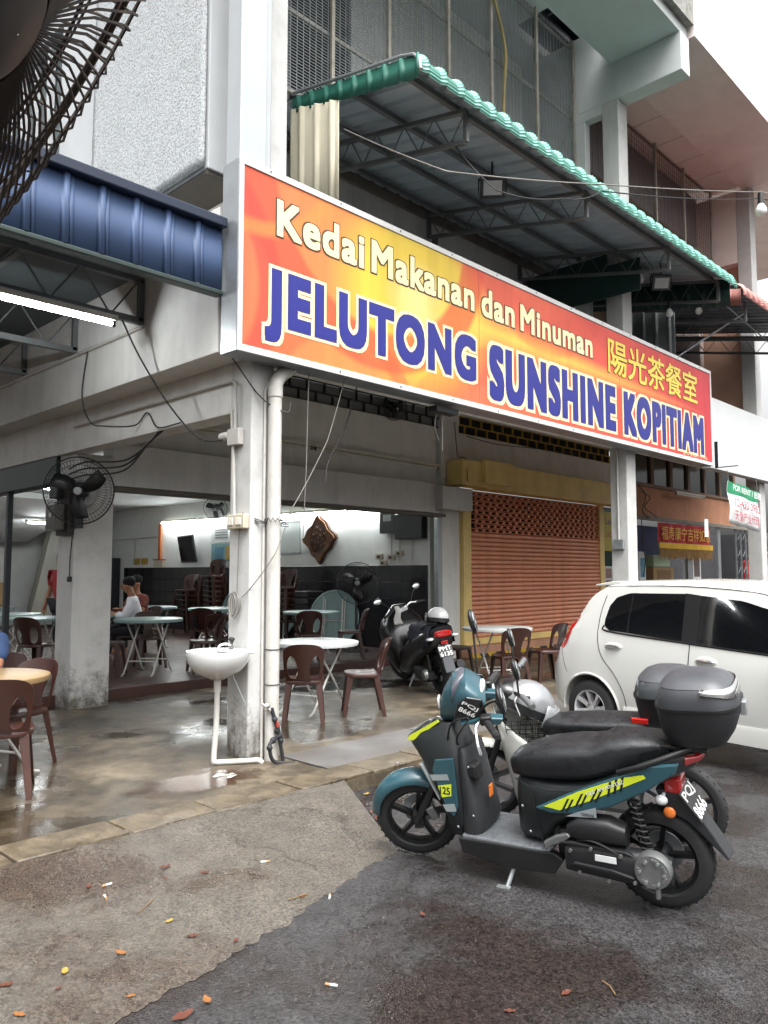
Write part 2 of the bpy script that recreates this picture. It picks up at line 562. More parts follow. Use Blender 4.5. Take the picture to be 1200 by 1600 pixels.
ROAD = asphalt_material('wet_asphalt', '272627', .08, 95.0, .45, 2.7)
APRON = asphalt_material('worn_cement_apron', '4a4640', .03, 100.0, .6, 1.8)
def cement_material(name, dark, mid, light):
    m = mat(name, mid, .5, var=0)
    n, l, b = nodes_of(m)
    tc = n.new('ShaderNodeTexCoord')
    def nz(scale, detail=8.0, rough=.65):
        t = n.new('ShaderNodeTexNoise'); t.inputs['Scale'].default_value = scale; t.inputs['Detail'].default_value = detail; t.inputs['Roughness'].default_value = rough
        l.new(tc.outputs['Object'], t.inputs['Vector']); return t.outputs['Fac']
    def rmp(src, stops):
        r = n.new('ShaderNodeValToRGB'); e = r.color_ramp.elements
        while len(e) < len(stops): e.new(.5)
        for i, (p, c) in enumerate(stops): e[i].position = p; e[i].color = (*lin(c), 1)
        l.new(src, r.inputs[0]); return r.outputs[0]
    def mul(a, b_, f=1.0):
        q = n.new('ShaderNodeMix'); q.data_type = 'RGBA'; q.blend_type = 'MULTIPLY'; q.inputs[0].default_value = f
        l.new(a, q.inputs[6]); l.new(b_, q.inputs[7]); return q.outputs[2]
    c = rmp(nz(1.1), [(.3, dark), (.5, mid), (.68, light)])
    c = mul(c, rmp(nz(7.0), [(.3, '9a9690'), (.62, 'ffffff')]))
    c = mul(c, rmp(nz(60.0, 3.0), [(.3, 'c0bcb6'), (.6, 'ffffff')]))
    wet = nz(.7, 6.0, .6)
    c = mul(c, rmp(wet, [(.50, 'ffffff'), (.60, '9a9288')]))
    l.new(c, b.inputs['Base Color'])
    mr = n.new('ShaderNodeMapRange'); mr.inputs['From Min'].default_value = .47; mr.inputs['From Max'].default_value = .62; mr.inputs['To Min'].default_value = .55; mr.inputs['To Max'].default_value = .16
    l.new(wet, mr.inputs['Value']); l.new(mr.outputs[0], b.inputs['Roughness'])
    bp = n.new('ShaderNodeBump'); bp.inputs['Strength'].default_value = .2; bp.inputs['Distance'].default_value = .004
    l.new(nz(35.0, 4.0), bp.inputs['Height']); l.new(bp.outputs[0], b.inputs['Normal'])
    return m
CEMENT = cement_material('stained_cement', '322c24', '5c5346', '817662')
SLABM = cement_material('kerb_slab_cement', '463f33', '6b604f', '897c65')
REDFLOOR = mat('red_floor_tile', '3c251f', .42, var=.2, damt=.4, dirt='2c1c18', dscale=2, rvar=.06)
STAIN = mat('rust_stain', '3a2414', .2, var=.4, vscale=6, damt=.6, dirt='6e4420', dscale=5)
n_, l_, b_ = nodes_of(STAIN)
tcx = n_.new('ShaderNodeTexCoord'); gm = n_.new('ShaderNodeMapping'); gm.inputs['Location'].default_value = (-1, -1, 0); gm.inputs['Scale'].default_value = (2, 2, 0)
l_.new(tcx.outputs['Generated'], gm.inputs[0])
ln_ = n_.new('ShaderNodeVectorMath'); ln_.operation = 'LENGTH'; l_.new(gm.outputs[0], ln_.inputs[0])
nz = n_.new('ShaderNodeTexNoise'); nz.inputs['Scale'].default_value = 6; nz.inputs['Detail'].default_value = 8; nz.inputs['Roughness'].default_value = .7; l_.new(tcx.outputs['Object'], nz.inputs['Vector'])
sb_ = n_.new('ShaderNodeMath'); sb_.operation = 'SUBTRACT'; sb_.inputs[0].default_value = .95; l_.new(ln_.outputs['Value'], sb_.inputs[1])
ad_ = n_.new('ShaderNodeMath'); ad_.operation = 'MULTIPLY_ADD'; ad_.inputs[1].default_value = 2.2; ad_.inputs[2].default_value = -1.0; l_.new(nz.outputs['Fac'], ad_.inputs[0])
su_ = n_.new('ShaderNodeMath'); su_.operation = 'ADD'; l_.new(sb_.outputs[0], su_.inputs[0]); l_.new(ad_.outputs[0], su_.inputs[1])
rp = n_.new('ShaderNodeValToRGB'); rp.color_ramp.elements[0].position = .1; rp.color_ramp.elements[1].position = .5; rp.color_ramp.elements[1].color = (.8, .8, .8, 1)
l_.new(su_.outputs[0], rp.inputs[0]); l_.new(rp.outputs[0], b_.inputs['Alpha'])

g = MB()
g.bx(-150, 150, -150, 150, -.5, 0)
tag(g.build('road', ROAD, smooth=0), 'wet dark grey asphalt road in the foreground', kind='structure')

# cement apron ramping from the road up to the walkway, wavy broken edge to the asphalt
def edge_y(x):
    return 2.395 + .232 * x + .02 * math.sin(x * 2.3) + .05 * noise.noise(Vector((x * 4, 1, 0))) + .035 * noise.noise(Vector((x * 15, 2, 0))) + .02 * noise.noise(Vector((x * 45, 3, 0)))
rows = []
N = 420
for i in range(N + 1):
    x = -5 + (3.42 + 5) * i / N
    ya, yb = edge_y(x), 4.30 + .04 * math.sin(x * 3.1) + .03 * math.sin(x * 9)
    row = []
    for j in range(7):
        t = j / 6
        y = ya + (yb - ya) * t
        xx = x + (.55 * t if i == N else .55 * t * max(0, (x - 2.2)) / 1.22)
        row.append((xx, y, .0015 + .1085 * (t ** 1.15)))
    rows.append(row)
a = MB()
vs = [p for r in rows for p in r]
fs = [(i * 7 + j, (i + 1) * 7 + j, (i + 1) * 7 + j + 1, i * 7 + j + 1) for i in range(N) for j in range(6)]
# side skirt at the right end
o = len(vs)
vs += [(p[0], p[1], -.05) for p in rows[-1]]
fs += [(N * 7 + j, o + j, o + j + 1, N * 7 + j + 1) for j in range(6)]
a.add(vs, fs)
tag(a.build('apron_ramp', APRON, smooth=60), 'pale worn cement apron sloping to the road', kind='structure')

wf = MB()
wf.bx(-6, 3.92, 4.58, 12, -.2, .1)
wf.bx(3.92, 40, 5.22, 8.92, -.2, .1)
wf.bx(3.92, 4.12, 4.58, 5.22, -.2, .1)
walk = tag(wf.build('walkway_floor', CEMENT, smooth=0), 'stained cement floor of the covered walkway', kind='structure')
kb = MB(); kb.bx(-6, 40, 4.27, 4.58, -.2, .088)
kerb = tag(kb.build('kerb', SLABM, smooth=0), 'cement kerb under the edge slabs', kind='structure')
# edge slabs one by one
slab = None
sx = -2.6
k = 0
rs = random.Random(3)
while sx < 15:
    w = .58 + rs.uniform(-.06, .12)
    if slab is None:
        slab = MB().bx(-.5, .5, -.155, .155, -.03, .012).build('slab', SLABM, kerb, bevel=.006)
        s = slab
    else:
        s = piece(slab, kerb, (0, 0, 0))
    s.location = (sx + w / 2, 4.43 + rs.uniform(-.006, .006), .1 + rs.uniform(-.004, .006))
    s.scale = (w - .02, 1, 1)
    s.rotation_euler = (0, 0, rs.uniform(-.01, .01))
    sx += w
# drain with checker plate covers
dm = mat('checker_plate', '6a6866', .5, .3, var=.3, vscale=5, damt=.6, dirt='463527', dscale=2.5)
n_, l_, b_ = nodes_of(dm)
tcx = n_.new('ShaderNodeTexCoord'); wv = n_.new('ShaderNodeTexVoronoi'); wv.inputs['Scale'].default_value = 38; wv.inputs['Randomness'].default_value = 0
l_.new(tcx.outputs['Object'], wv.inputs['Vector'])
bpn = n_.new('ShaderNodeBump'); bpn.inputs['Strength'].default_value = .9; bpn.inputs['Distance'].default_value = .006; bpn.invert = True
l_.new(wv.outputs['Distance'], bpn.inputs['Height']); l_.new(bpn.outputs[0], b_.inputs['Normal'])
dr = MB(); dr.bx(4.12, 12, 4.58, 5.22, -.3, .02)
drain = tag(dr.build('drain', CEMENT, smooth=0), 'roadside drain under the steel covers', kind='structure')
cov = MB().bx(-.5, .5, -.3, .3, -.012, 0).build('drain_cover', dm, drain, bevel=.003)
cov.location = (4.13 + .78, 4.9, .106); cov.scale = (1.54, 1.04, 1)
for i in range(1, 5):
    piece(cov, drain, (4.13 + .78 + i * 1.56, 4.9, .104 + .003 * (i % 2)), (0, 0, 0), (1.54, 1.04, 1))
# rusty water stain and soap foam by the sink
def blob(cx, cy, rx, ry, z, seed, n=40, rough=.3):
    r_ = random.Random(seed)
    ph = [r_.uniform(0, 6.28) for _ in range(6)]
    pts = []
    for i in range(n):
        t = 2 * math.pi * i / n
        q = 1 + rough * sum(math.sin((j + 2) * t + ph[j]) / (j + 1.5) for j in range(6))
        pts.append((cx + rx * q * math.cos(t), cy + ry * q * math.sin(t), z))
    return MB().add(pts, [tuple(range(n))])
FOAM = mat('soap_foam', 'd8d8d0', .5, var=.1)

# ============================================================ BUILDING (corner unit)
A = thing('shophouse', 'white corner shophouse behind the big red and yellow signboard', 'building', (3.84, 5.24, 0))
def pa(name, m=WHITE, bevel=0, smooth=0, parent=A, **boxes):
    pass
def bpart(par, name, m, *boxes, bevel=.006):
    b = MB()
    for q in boxes: b.bx(*q)
    return b.build(name, m, par, smooth=0, bevel=bevel, world=True)
GREYW = mat('grey_beam_paint', 'cdccc9', .75, var=.08, streak=.3, dirt='6a6762', damt=.25, dscale=1.2, bump=.2)
bpart(A, 'column', WHITE2, (3.84, 4.07, 5.24, 5.53, .08, 3.385), bevel=.012)
bpart(A, 'column', WHITE2, (3.9, 4.36, 8.6, 9.02, .08, 2.95), bevel=.012)
bpart(A, 'column', WHITE2, (4.02, 4.2, 5.262, 5.5, 4.5, 10.2), bevel=.01)
bpart(A, 'column', WHITE2, (10.35, 10.63, 5.24, 5.5, .08, 8.57), bevel=.012)
bpart(A, 'side_beam', GREYW, (3.55, 3.838, 5.32, 14.0, 3.38, 4.6))
bpart(A, 'inner_beam', GREYW, (3.842, 4.065, 5.532, 12.0, 2.95, 3.5))
bpart(A, 'front_beam', WHITE, (3.842, 10.348, 5.262, 5.49, 3.39, 4.5))
bpart(A, 'ceiling_slab', WHITE, (3.6, 10.7, 5.5, 9.0, 4.502, 4.62))
bpart(A, 'shopfront_wall', WHITE, (4.07, 10.5, 8.9, 9.05, 3.13, 4.17), (4.07, 6.2, 8.9, 9.05, 4.172, 4.5))
bpart(A, 'pillar', WHITE, (10.62, 11.12, 8.88, 9.1, .08, 4.5))
CASING = mat('shutter_casing_grey', 'c6c6c4', .5, .2, var=.08, streak=.4, dirt='5d564c')
bpart(A, 'shutter_casing', CASING, (4.364, 10.2, 8.66, 8.9, 2.62, 3.12))
bpart(A, 'casing_end', CASING, (10.202, 11.02, 8.5, 8.878, 2.68, 3.07))
bpart(A, 'casing_lip', mat('casing_lip_brown', '5e5850', .6), (4.364, 10.5, 8.68, 8.86, 2.56, 2.617))
bpart(A, 'shutter_guide', GALV, (10.46, 10.53, 8.82, 8.93, .22, 2.56), (10.535, 10.61, 8.86, 8.95, .22, 2.65))
tag(bpart(A, 'interior_floor', REDFLOOR, (4.07, 10.5, 8.93, 21.5, -.1, .22), bevel=0), 'dark red tiled shop floor, one step above the walkway', kind='structure') if False else None
fl = MB(); fl.bx(3.7, 10.5, 8.95, 21.6, -.2, .22)
tag(fl.build('shop_floor', REDFLOOR, smooth=0, bevel=.008), 'dark red shop floor one step above the walkway', kind='structure')
CEIL = mat('shop_ceiling', 'd0d2ce', .8, var=.05)
bpart(A, 'shop_ceiling', CEIL, (3.84, 10.5, 9.06, 21.6, 3.3, 3.4))
bpart(A, 'party_wall', CREAM, (10.5, 10.618, 9.06, 21.6, .22, 4.5))
bpart(A, 'back_wall', CREAM, (3.84, 10.498, 21.5, 21.6, .22, 3.3))
bpart(A, 'side_wall', CREAM, (3.86, 4.06, 14.0, 21.5, .1, 3.38))
# stair flight at the back
st = MB(); st.prism([(19.4, .22), (19.4, .9), (21.4, 3.3), (21.49, 3.3), (21.49, .22)], 7.3, 8.4, 'yz')
STAIRM = mat('stair_soffit_grey', '8c8a82', .8, var=.08)
st2 = MB(); st2.prism([(7.97, .3), (8.62, 3.29), (9.6, 3.29), (9.6, .3)], 20.0, 20.3, 'xz')
st2.build('stair_side', STAIRM, A, smooth=0, world=True)
sl = MB(); sl.beam((6.1, 17.0, 3.25), (6.1, 20.6, 2.45), 4.0, .15)
sl.build('sloping_soffit', CEIL, A, smooth=0, world=True)
bpart(A, 'lintel', CEIL, (6.3, 8.9, 19.3, 19.45, 2.75, 3.3))
# dark header box along the side opening
GREENBOX = mat('dark_green_casing', '232d2c', .5, .2, var=.15)
bpart(A, 'side_shutter_casing', GREENBOX, (3.86, 4.06, 9.04, 14.0, 2.64, 3.06))
bpart(A, 'side_post', mat('dark_post', '22282c', .5), (3.9, 3.97, 10.55, 10.62, .1, 2.64))
# dado of dark tiles on the party wall, tile by tile
TILE = mat('black_wall_tile', '1d1c22', .22, var=.3, vscale=1.5)
TILE2 = TILE
tl = None
dado = bpart(A, 'dado', mat('tile_grout', '101013', .7), (10.484, 10.499, 9.1, 20.0, .22, 1.735), bevel=0)
for i in range(36):
    for j in range(5):
        p = (10.48 - 3.84, 9.1 + .3 * i + .15 - 5.24, .235 + .3 * j + .15)
        if tl is None:
            tl = MB().bx(-.006, .004, -.148, .148, -.148, .148).build('tile', TILE, A, smooth=0, bevel=.003, seg=1)
            tl.location = p
        else:
            piece(tl, A, p)
# upper storey
ROUGH = mat('roughcast_render', 'a9adaf', .9, var=.12, vscale=2)
n_, l_, b_ = nodes_of(ROUGH)
tcx = n_.new('ShaderNodeTexCoord')
nz = n_.new('ShaderNodeTexNoise'); nz.inputs['Scale'].default_value = 48; nz.inputs['Detail'].default_value = 3
nz.inputs['Roughness'].default_value = .75
l_.new(tcx.outputs['Object'], nz.inputs['Vector'])
rp = n_.new('ShaderNodeValToRGB')
rp.color_ramp.elements[0].position = .38; rp.color_ramp.elements[0].color = (*lin('8f9395'), 1)
rp.color_ramp.elements[1].position = .56; rp.color_ramp.elements[1].color = (*lin('b9bcbe'), 1)
l_.new(nz.outputs['Fac'], rp.inputs[0]); l_.new(rp.outputs[0], b_.inputs['Base Color'])
bpn = n_.new('ShaderNodeBump'); bpn.inputs['Strength'].default_value = 1.0; bpn.inputs['Distance'].default_value = .014
l_.new(nz.outputs['Fac'], bpn.inputs['Height']); l_.new(bpn.outputs[0], b_.inputs['Normal'])
UPW = mat('upper_wall_white', 'b4b7b9', .75, var=.05, streak=.2, dirt='7c7a74', damt=.08)
bpart(A, 'side_wall_upper', UPW, (3.6, 3.87, 5.58, 8.6, 5.05, 10.4), (3.6, 3.87, 8.602, 16, 5.05, 5.6), (3.6, 3.87, 8.602, 16, 7.9, 10.4), (3.6, 3.87, 11.6, 16, 5.602, 7.898))
rg = MB()
# subdivided so that the render's edge is real relief
ny, nz_ = 30, 60
vs, fs = [], []
for i in range(ny + 1):
    for j in range(nz_ + 1):
        y = 5.6 + 2.1 * i / ny; z = 5.07 + 5.3 * j / nz_
        vs.append((3.585 - .008 * random.random(), y, z))
fs = [(i * (nz_ + 1) + j, i * (nz_ + 1) + j + 1, (i + 1) * (nz_ + 1) + j + 1, (i + 1) * (nz_ + 1) + j) for i in range(ny) for j in range(nz_)]
rg.add(vs, fs)
o = rg.build('roughcast_panel', ROUGH, A, smooth=60, world=True)
sm = o.modifiers.new('thick', 'SOLIDIFY'); sm.thickness = .02; sm.offset = -1
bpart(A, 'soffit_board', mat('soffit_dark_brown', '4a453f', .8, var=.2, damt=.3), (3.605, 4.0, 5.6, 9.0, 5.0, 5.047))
# side window with vertical bars seen through the near fan
wn = bpart(A, 'window', mat('window_glass_dark', '3d4a4a', .15), (3.72, 3.76, 8.602, 11.598, 5.602, 7.898), bevel=0)
fb = MB().bx(-.03, .03, -.03, .03, -1.14, 1.14).build('window_bar', UPW, A, smooth=0)
fb.location = (3.68 - 3.84, 8.7 - 5.24, 6.75)
for i in range(1, 8):
    piece(fb, A, (3.68 - 3.84, 8.7 + .4 * i - 5.24, 6.75), (0, 0, 0), (1, 1.5 if i % 2 else .7, 1))
# front upper wall with louvred windows, behind the steel mesh
wins = [(4.5, 6.5, 7.0, 9.3), (6.9, 8.5, 7.0, 8.2), (8.7, 9.9, 7.0, 8.2)]
x = 3.88
ub = []
for (x0, x1, z0, z1) in wins:
    ub += [(x, x0, 6.9, 7.05, 4.622, 10.4), (x0, x1, 6.9, 7.05, 4.622, z0), (x0, x1, 6.9, 7.05, z1, 10.4)]
    x = x1
ub.append((x, 11.9, 6.9, 7.05, 4.622, 10.4))
UPW2 = mat('upper_front_wall', 'dededa', .8, var=.08, streak=.4, dirt='6a655c', damt=.15)
bpart(A, 'upper_front_wall', UPW2, *ub, bevel=0)
LOUV = mat('louvre_glass', '49504f', .2, var=.15)
for (x0, x1, z0, z1) in wins:
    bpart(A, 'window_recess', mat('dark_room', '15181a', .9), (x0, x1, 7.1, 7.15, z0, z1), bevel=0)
    wf_ = bpart(A, 'window_frame', GREYMETAL, (x0, x0 + .04, 6.88, 7.0, z0, z1), (x1 - .04, x1, 6.88, 7.0, z0, z1), (x0, x1, 6.882, 6.998, z0, z0 + .04), (x0, x1, 6.882, 6.998, z1 - .04, z1),
          ((x0 + x1) / 2 - .025, (x0 + x1) / 2 + .025, 6.884, 6.996, z0, z1), bevel=0)
    sl_ = None
    nl = int((z1 - z0 - .1) / .11)
    for i in range(nl):
        for (qa, qb) in ((x0 + .05, (x0 + x1) / 2 - .03), ((x0 + x1) / 2 + .03, x1 - .05)):
            p = ((qa + qb) / 2 - 3.84, 6.96 - 5.24, z0 + .1 + i * .11)
            if sl_ is None:
                sl_ = MB().box((0, 0, 0), (1, .1, .006), rotm('X', -38)).build('louvre', LOUV, A, smooth=0)
                sl_.location = p; sl_.scale = (qb - qa, 1, 1)
            else:
                piece(sl_, A, p, (0, 0, 0), (qb - qa, 1, 1))
# roof overhang
SOFF = mat('soffit_white', 'c2c7c6', .8, var=.05, damt=.1, dirt='8b8d86', streak=.1)
bpart(A, 'roof_overhang', SOFF, (3.2, 10.62, 4.3, 5.35, 9.14, 9.55))
bpart(A, 'roof_ceiling', SOFF, (3.2, 9.46, 5.352, 7.1, 9.8, 9.95), (9.462, 10.6, 5.352, 5.85, 9.8, 9.95), (9.462, 10.6, 6.48, 7.1, 9.8, 9.95))
bpart(A, 'roof_void', mat('roof_void_blue', '1d2430', .9), (9.3, 10.7, 5.7, 6.7, 10.4, 10.45), (9.36, 9.45, 5.7, 6.7, 9.952, 10.398), (10.601, 10.7, 5.7, 6.7, 9.952, 10.398), (9.451, 10.6, 5.7, 5.84, 9.952, 10.398), (9.451, 10.6, 6.49, 6.7, 9.952, 10.398), bevel=0)  # sides added round the void to keep stray light out of the ceiling hole
bpart(A, 'roof_batten', mat('roof_batten', '5a6068', .7), (9.47, 10.6, 6.12, 6.17, 10.0, 10.05), (9.9, 9.95, 5.86, 6.47, 10.08, 10.12))
bpart(A, 'roof_deck', SOFF, (3.2, 10.63, 5.352, 16, 10.46, 10.6))
bpart(A, 'cantilever_beam', SOFF, (10.352, 10.628, 4.28, 5.9, 8.572, 9.138), bevel=.01)
bpart(A, 'party_fin', SOFF, (10.354, 10.5, 5.502, 6.0, 8.43, 9.8), (10.354, 10.5, 5.79, 6.0, 4.62, 8.428), (10.354, 10.5, 5.36, 5.5, 9.14, 9.8), (10.354, 10.5, 6.0, 6.9, 6.6, 9.8))
MOULD = mat('mouldy_concrete', '8a8a84', .9, var=.3, vscale=10, damt=.9, dirt='3a3b36', dscale=7, bump=.5)
bpart(A, 'gutter_edge', MOULD, (3.2, 10.62, 4.2, 4.299, 9.3, 9.95))
# brick pattern vent grilles
def vent_grille(par, x0, x1, z0, z1, y, bar, back, name):
    b = MB()
    rows_ = max(2, round((z1 - z0) / .15)); h = (z1 - z0) / rows_
    t = .011
    for i in range(rows_ + 1):
        b.bx(x0, x1, y - .02, y + .02, z0 + i * h - t, z0 + i * h + t)
    w = .34
    for i in range(rows_):
        x = x0 + (0 if i % 2 else w / 2)
        while x < x1:
            b.bx(x - t, x + t, y - .019, y + .019, z0 + i * h + t, z0 + (i + 1) * h - t)
            x += w
    b.build('grille_bars', bar, par, smooth=0, world=True)
    bpart(par, 'grille_back', back, (x0, x1, y + .06, y + .08, z0, z1), bevel=0)
vent_grille(A, 6.2, 10.6, 4.172, 4.5, 8.93, mat('black_iron', '1e2022', .6), mat('grille_pale_back', '8e918f', .8), 'g')
# mesh of the security cage: wires too fine to pick apart
def cage(par, x0, x1, z0, z1, y, m, dx=.085, dz=.034):
    b = MB()
    x = x0
    while x <= x1:
        b.bx(x - .0035, x + .0035, y - .003, y + .003, z0, z1); x += dx
    z = z0
    while z <= z1:
        b.bx(x0, x1, y - .007, y - .0031, z - .003, z + .003); z += dz
    o = b.build('mesh_wires', m, par, smooth=0, world=True)
    o['kind'] = 'stuff'
CAGE = mat('cage_wire', '8d9194', .5, .3, var=.2)
CAGEF = mat('cage_frame_rusty', 'a09c92', .55, .3, var=.25, damt=.45, dirt='6b4a34', dscale=7)
cg = thing('security_cage', 'grey wire mesh security cage over the upper windows', 'cage', (4.2, 6.0, 6.45))
cage(cg, 4.21, 10.34, 6.46, 9.78, 5.98, CAGE)
for xx in (4.23, 5.35, 6.22, 7.3, 8.2, 9.3, 10.32):
    bpart(cg, 'cage_post', CAGEF, (xx - .022, xx + .022, 5.93, 5.968, 6.45, 9.78), bevel=.003)
for zz in (6.48, 7.35, 8.55, 9.7):
    bpart(cg, 'cage_rail', CAGEF, (4.21, 10.34, 5.99, 6.02, zz - .02, zz + .02), bevel=.003)
cage(cg, 3.89, 4.02, 6.9, 9.78, 5.98, CAGE)

# ============================================================ BUILDING (second unit, closed shutter)
B = thing('shophouse', 'white neighbouring shophouse with the closed red roller shutter', 'building', (10.63, 5.24, 0))
bpart(B, 'shopfront_wall', WHITE, (11.12, 17.3, 8.9, 9.05, 3.6, 4.14), (11.12, 17.3, 8.9, 9.05, 4.47, 4.6))
bpart(B, 'ceiling_slab', WHITE, (10.702, 22.0, 5.4, 9.05, 4.602, 4.7))
vent_grille(B, 11.18, 16.9, 4.142, 4.468, 8.93, mat('yellow_iron', 'a8893a', .5, var=.2), mat('grille_dark_back', '181614', .9), 'g')
YEL = mat('yellow_steel_paint', 'e6cc84', .5, var=.1, streak=.35, dirt='6b4d1c', damt=.2)
bpart(B, 'shutter_box', YEL, (11.5, 17.0, 8.56, 8.88, 3.12, 3.6))
bpart(B, 'shutter_motor_box', YEL, (10.74, 11.48, 8.5, 8.86, 3.14, 3.58), (11.3, 12.2, 8.42, 8.498, 3.2, 3.62))
bpart(B, 'shutter_post', YEL, (11.13, 11.36, 8.8, 8.98, .3, 3.12), bevel=.004)
bpart(B, 'shutter_post', YEL, (16.04, 16.24, 8.8, 8.98, .3, 3.12), bevel=.004)
bpart(B, 'shutter_foot_rail', YEL, (11.36, 16.04, 8.82, 8.9, .3, .42), bevel=.004)
PEACH = mat('peach_tile', 'b98a70', .6, var=.12, damt=.3, dirt='6b4b3a')
bpart(B, 'shop_step', PEACH, (11.122, 22.0, 8.62, 9.05, .05, .298))
HAZ = mat('hazard_tape', 'c9a52a', .5, var=.1)
n_, l_, b_ = nodes_of(HAZ)
tcx = n_.new('ShaderNodeTexCoord'); wv = n_.new('ShaderNodeTexWave'); wv.wave_type = 'BANDS'; wv.bands_direction = 'DIAGONAL'; wv.inputs['Scale'].default_value = 1.3
l_.new(tcx.outputs['Object'], wv.inputs['Vector'])
rp = n_.new('ShaderNodeValToRGB'); rp.color_ramp.interpolation = 'CONSTANT'; rp.color_ramp.elements[1].position = .5
rp.color_ramp.elements[0].color = (.02, .02, .02, 1); rp.color_ramp.elements[1].color = (*lin('c09a26'), 1)
l_.new(wv.outputs['Fac'], rp.inputs[0]); l_.new(rp.outputs[0], b_.inputs['Base Color'])
bpart(B, 'hazard_strip', HAZ, (11.122, 16.3, 8.612, 8.619, .1, .17), bevel=0)
# roller shutter: slats one by one
SHUT = mat('salmon_shutter_paint', 'e29e7e', .45, .1, var=.1, streak=.25, dirt='6e3a2b', damt=.12)
sh = thing('roller_shutter', 'closed salmon red roller shutter with slotted upper rows', 'shutter', (13.7, 8.86, .42))
W = 4.68
prof = [(-.0, .0), (-.03, .012), (-.042, .04), (-.03, .068), (-.0, .08), (.006, .08), (.006, 0)]
s0 = None
for i in range(23):
    if s0 is None:
        s0 = MB().loft([[(-W / 2, p[0], p[1]) for p in prof], [(W / 2, p[0], p[1]) for p in prof]]).build('slat', SHUT, sh, smooth=50)
        s0.location = (0, 0, 0)
    else:
        piece(s0, sh, (0, 0, i * .0835))
s1 = None
z0 = 23 * .0835
for i in range(9):
    if s1 is None:
        b = MB()
        b.loft([[(-W / 2, p[0], p[1] * .32) for p in prof], [(W / 2, p[0], p[1] * .32) for p in prof]])
        b.loft([[(-W / 2, p[0], .06 + p[1] * .28) for p in prof], [(W / 2, p[0], .06 + p[1] * .28) for p in prof]])
        nslot = 22
        for q in range(nslot + 1):
            xc = -W / 2 + W * q / nslot
            b.bx(max(-W / 2, xc - .035), min(W / 2, xc + .035), -.028, .004, .02, .065)
        s1 = b.build('slotted_slat', SHUT, sh, smooth=50)
        s1.location = (0, 0, z0)
    else:
        piece(s1, sh, ((.104 if i % 2 else 0), 0, z0 + i * .0835), (0, 0, 0), (.975 if i % 2 else 1, 1, 1))
bpart(B, 'shutter_void', mat('shutter_void', '0d0b0a', .9), (11.36, 16.04, 8.95, 8.97, .3, 3.12), bevel=0)
# bay beside the shutter: pasted posters on glass
bpart(B, 'side_glass', mat('shop_glass', '3b4a44', .12), (16.26, 17.3, 8.9, 8.93, .3, 3.1), bevel=0)
bpart(B, 'pillar', WHITE, (17.3, 17.9, 8.85, 9.1, .08, 4.6))
# upper storey of the second unit
PINKS = mat('pinkish_soffit', 'e2d6d2', .8, var=.06, damt=.15, dirt='857a78')
BROWNW = mat('brown_upper_wall', 'a58c7a', .8, var=.2, vscale=1.0, damt=.3, dirt='5c4034')
bpart(B, 'roof_overhang', PINKS, (10.64, 15.75, 4.2, 5.4, 9.16, 9.5), (15.752, 22, 4.2, 5.4, 9.16, 9.5))
pn = None
for i in range(6):
    p = (10.66 + .86 * i + .43 - 10.63, 5.72 - 5.24, 9.3)
    if pn is None:
        pn = MB().bx(-.42, .42, -.3, .3, -.02, .02).build('ceiling_panel', PINKS, B, smooth=0, bevel=.004); pn.location = p
    else:
        piece(pn, B, p)
bpart(B, 'roof_deck', PINKS, (10.64, 22, 5.402, 12, 9.502, 9.62))
bpart(B, 'light_stop_backing', mat('panel_joint_dark', '6a605e', .9), (10.64, 15.75, 5.402, 6.1, 9.34, 9.36), bevel=0)  # added dark slab, keeps the sky from shining through the panel gaps
bpart(B, 'upper_front_wall', BROWNW, (11.92, 16.2, 6.9, 7.0, 4.7, 9.3))
GREYP = mat('grey_cladding', '77757a', .7, var=.1)
cp_ = None
for i in range(30):
    p = (10.72 + .17 * i - 10.63, 6.3 - 5.24, 8.75)
    if cp_ is None:
        cp_ = MB().bx(-.08, .08, -.012, .012, -.5, .5).build('cladding_strip', GREYP, B, smooth=0, bevel=.004); cp_.location = p
    else:
        piece(cp_, B, p)
cg2 = thing('security_cage', 'brownish mesh cage over the neighbouring upper balcony', 'cage', (10.66, 6.0, 6.45))
cage(cg2, 10.66, 15.6, 6.46, 9.26, 5.98, mat('cage_wire_brown', '7c7068', .5, .2), .09, .09)
for xx in (10.68, 11.9, 13.1, 14.3, 15.58):
    bpart(cg2, 'cage_post', CAGEF, (xx - .025, xx + .025, 5.93, 5.968, 6.45, 9.26), bevel=.003)
bpart(cg2, 'cage_rail', CAGEF, (10.66, 15.6, 5.99, 6.02, 7.6, 7.64), bevel=.003)
ORG = mat('orange_fin_paint', 'bd9782', .8, var=.1)
bpart(B, 'upper_window', mat('dull_pane', '7d6f64', .4), (12.0, 13.0, 6.86, 6.895, 6.4, 7.9), bevel=0)
wfp = mat('window_frame_white', 'b9b2a8', .6)
bpart(B, 'window_frame', wfp, (11.95, 12.03, 6.8, 6.858, 6.35, 7.95), (12.97, 13.05, 6.8, 6.858, 6.35, 7.95), (12.03, 12.97, 6.8, 6.858, 7.87, 7.95), bevel=0)
bpart(B, 'column', WHITE2, (15.7, 15.98, 5.24, 5.5, .08, 9.15), bevel=.012)
bpart(B, 'party_fin', PINKS, (15.702, 15.9, 5.502, 7.0, 7.7, 9.16), (15.702, 15.9, 6.3, 7.0, 4.7, 7.698))
bpart(B, 'fin_panel', ORG, (15.905, 15.93, 5.5, 6.9, 4.7, 7.7), bevel=0)
bpart(B, 'front_beam', WHITE, (10.632, 15.698, 5.3, 5.48, 3.4, 4.6))
WB = mat('blank_white_signboard', 'c8caca', .4, var=.03, streak=.08, dirt='9a958c')
fs_ = MB(); fs_.bx(12.98, 19.5, 5.08, 5.236, 3.32, 4.52)
tag(fs_.build('blank_fascia_board', WB, smooth=0, bevel=.01), 'blank white fascia board right of the red signboard', 'fascia')

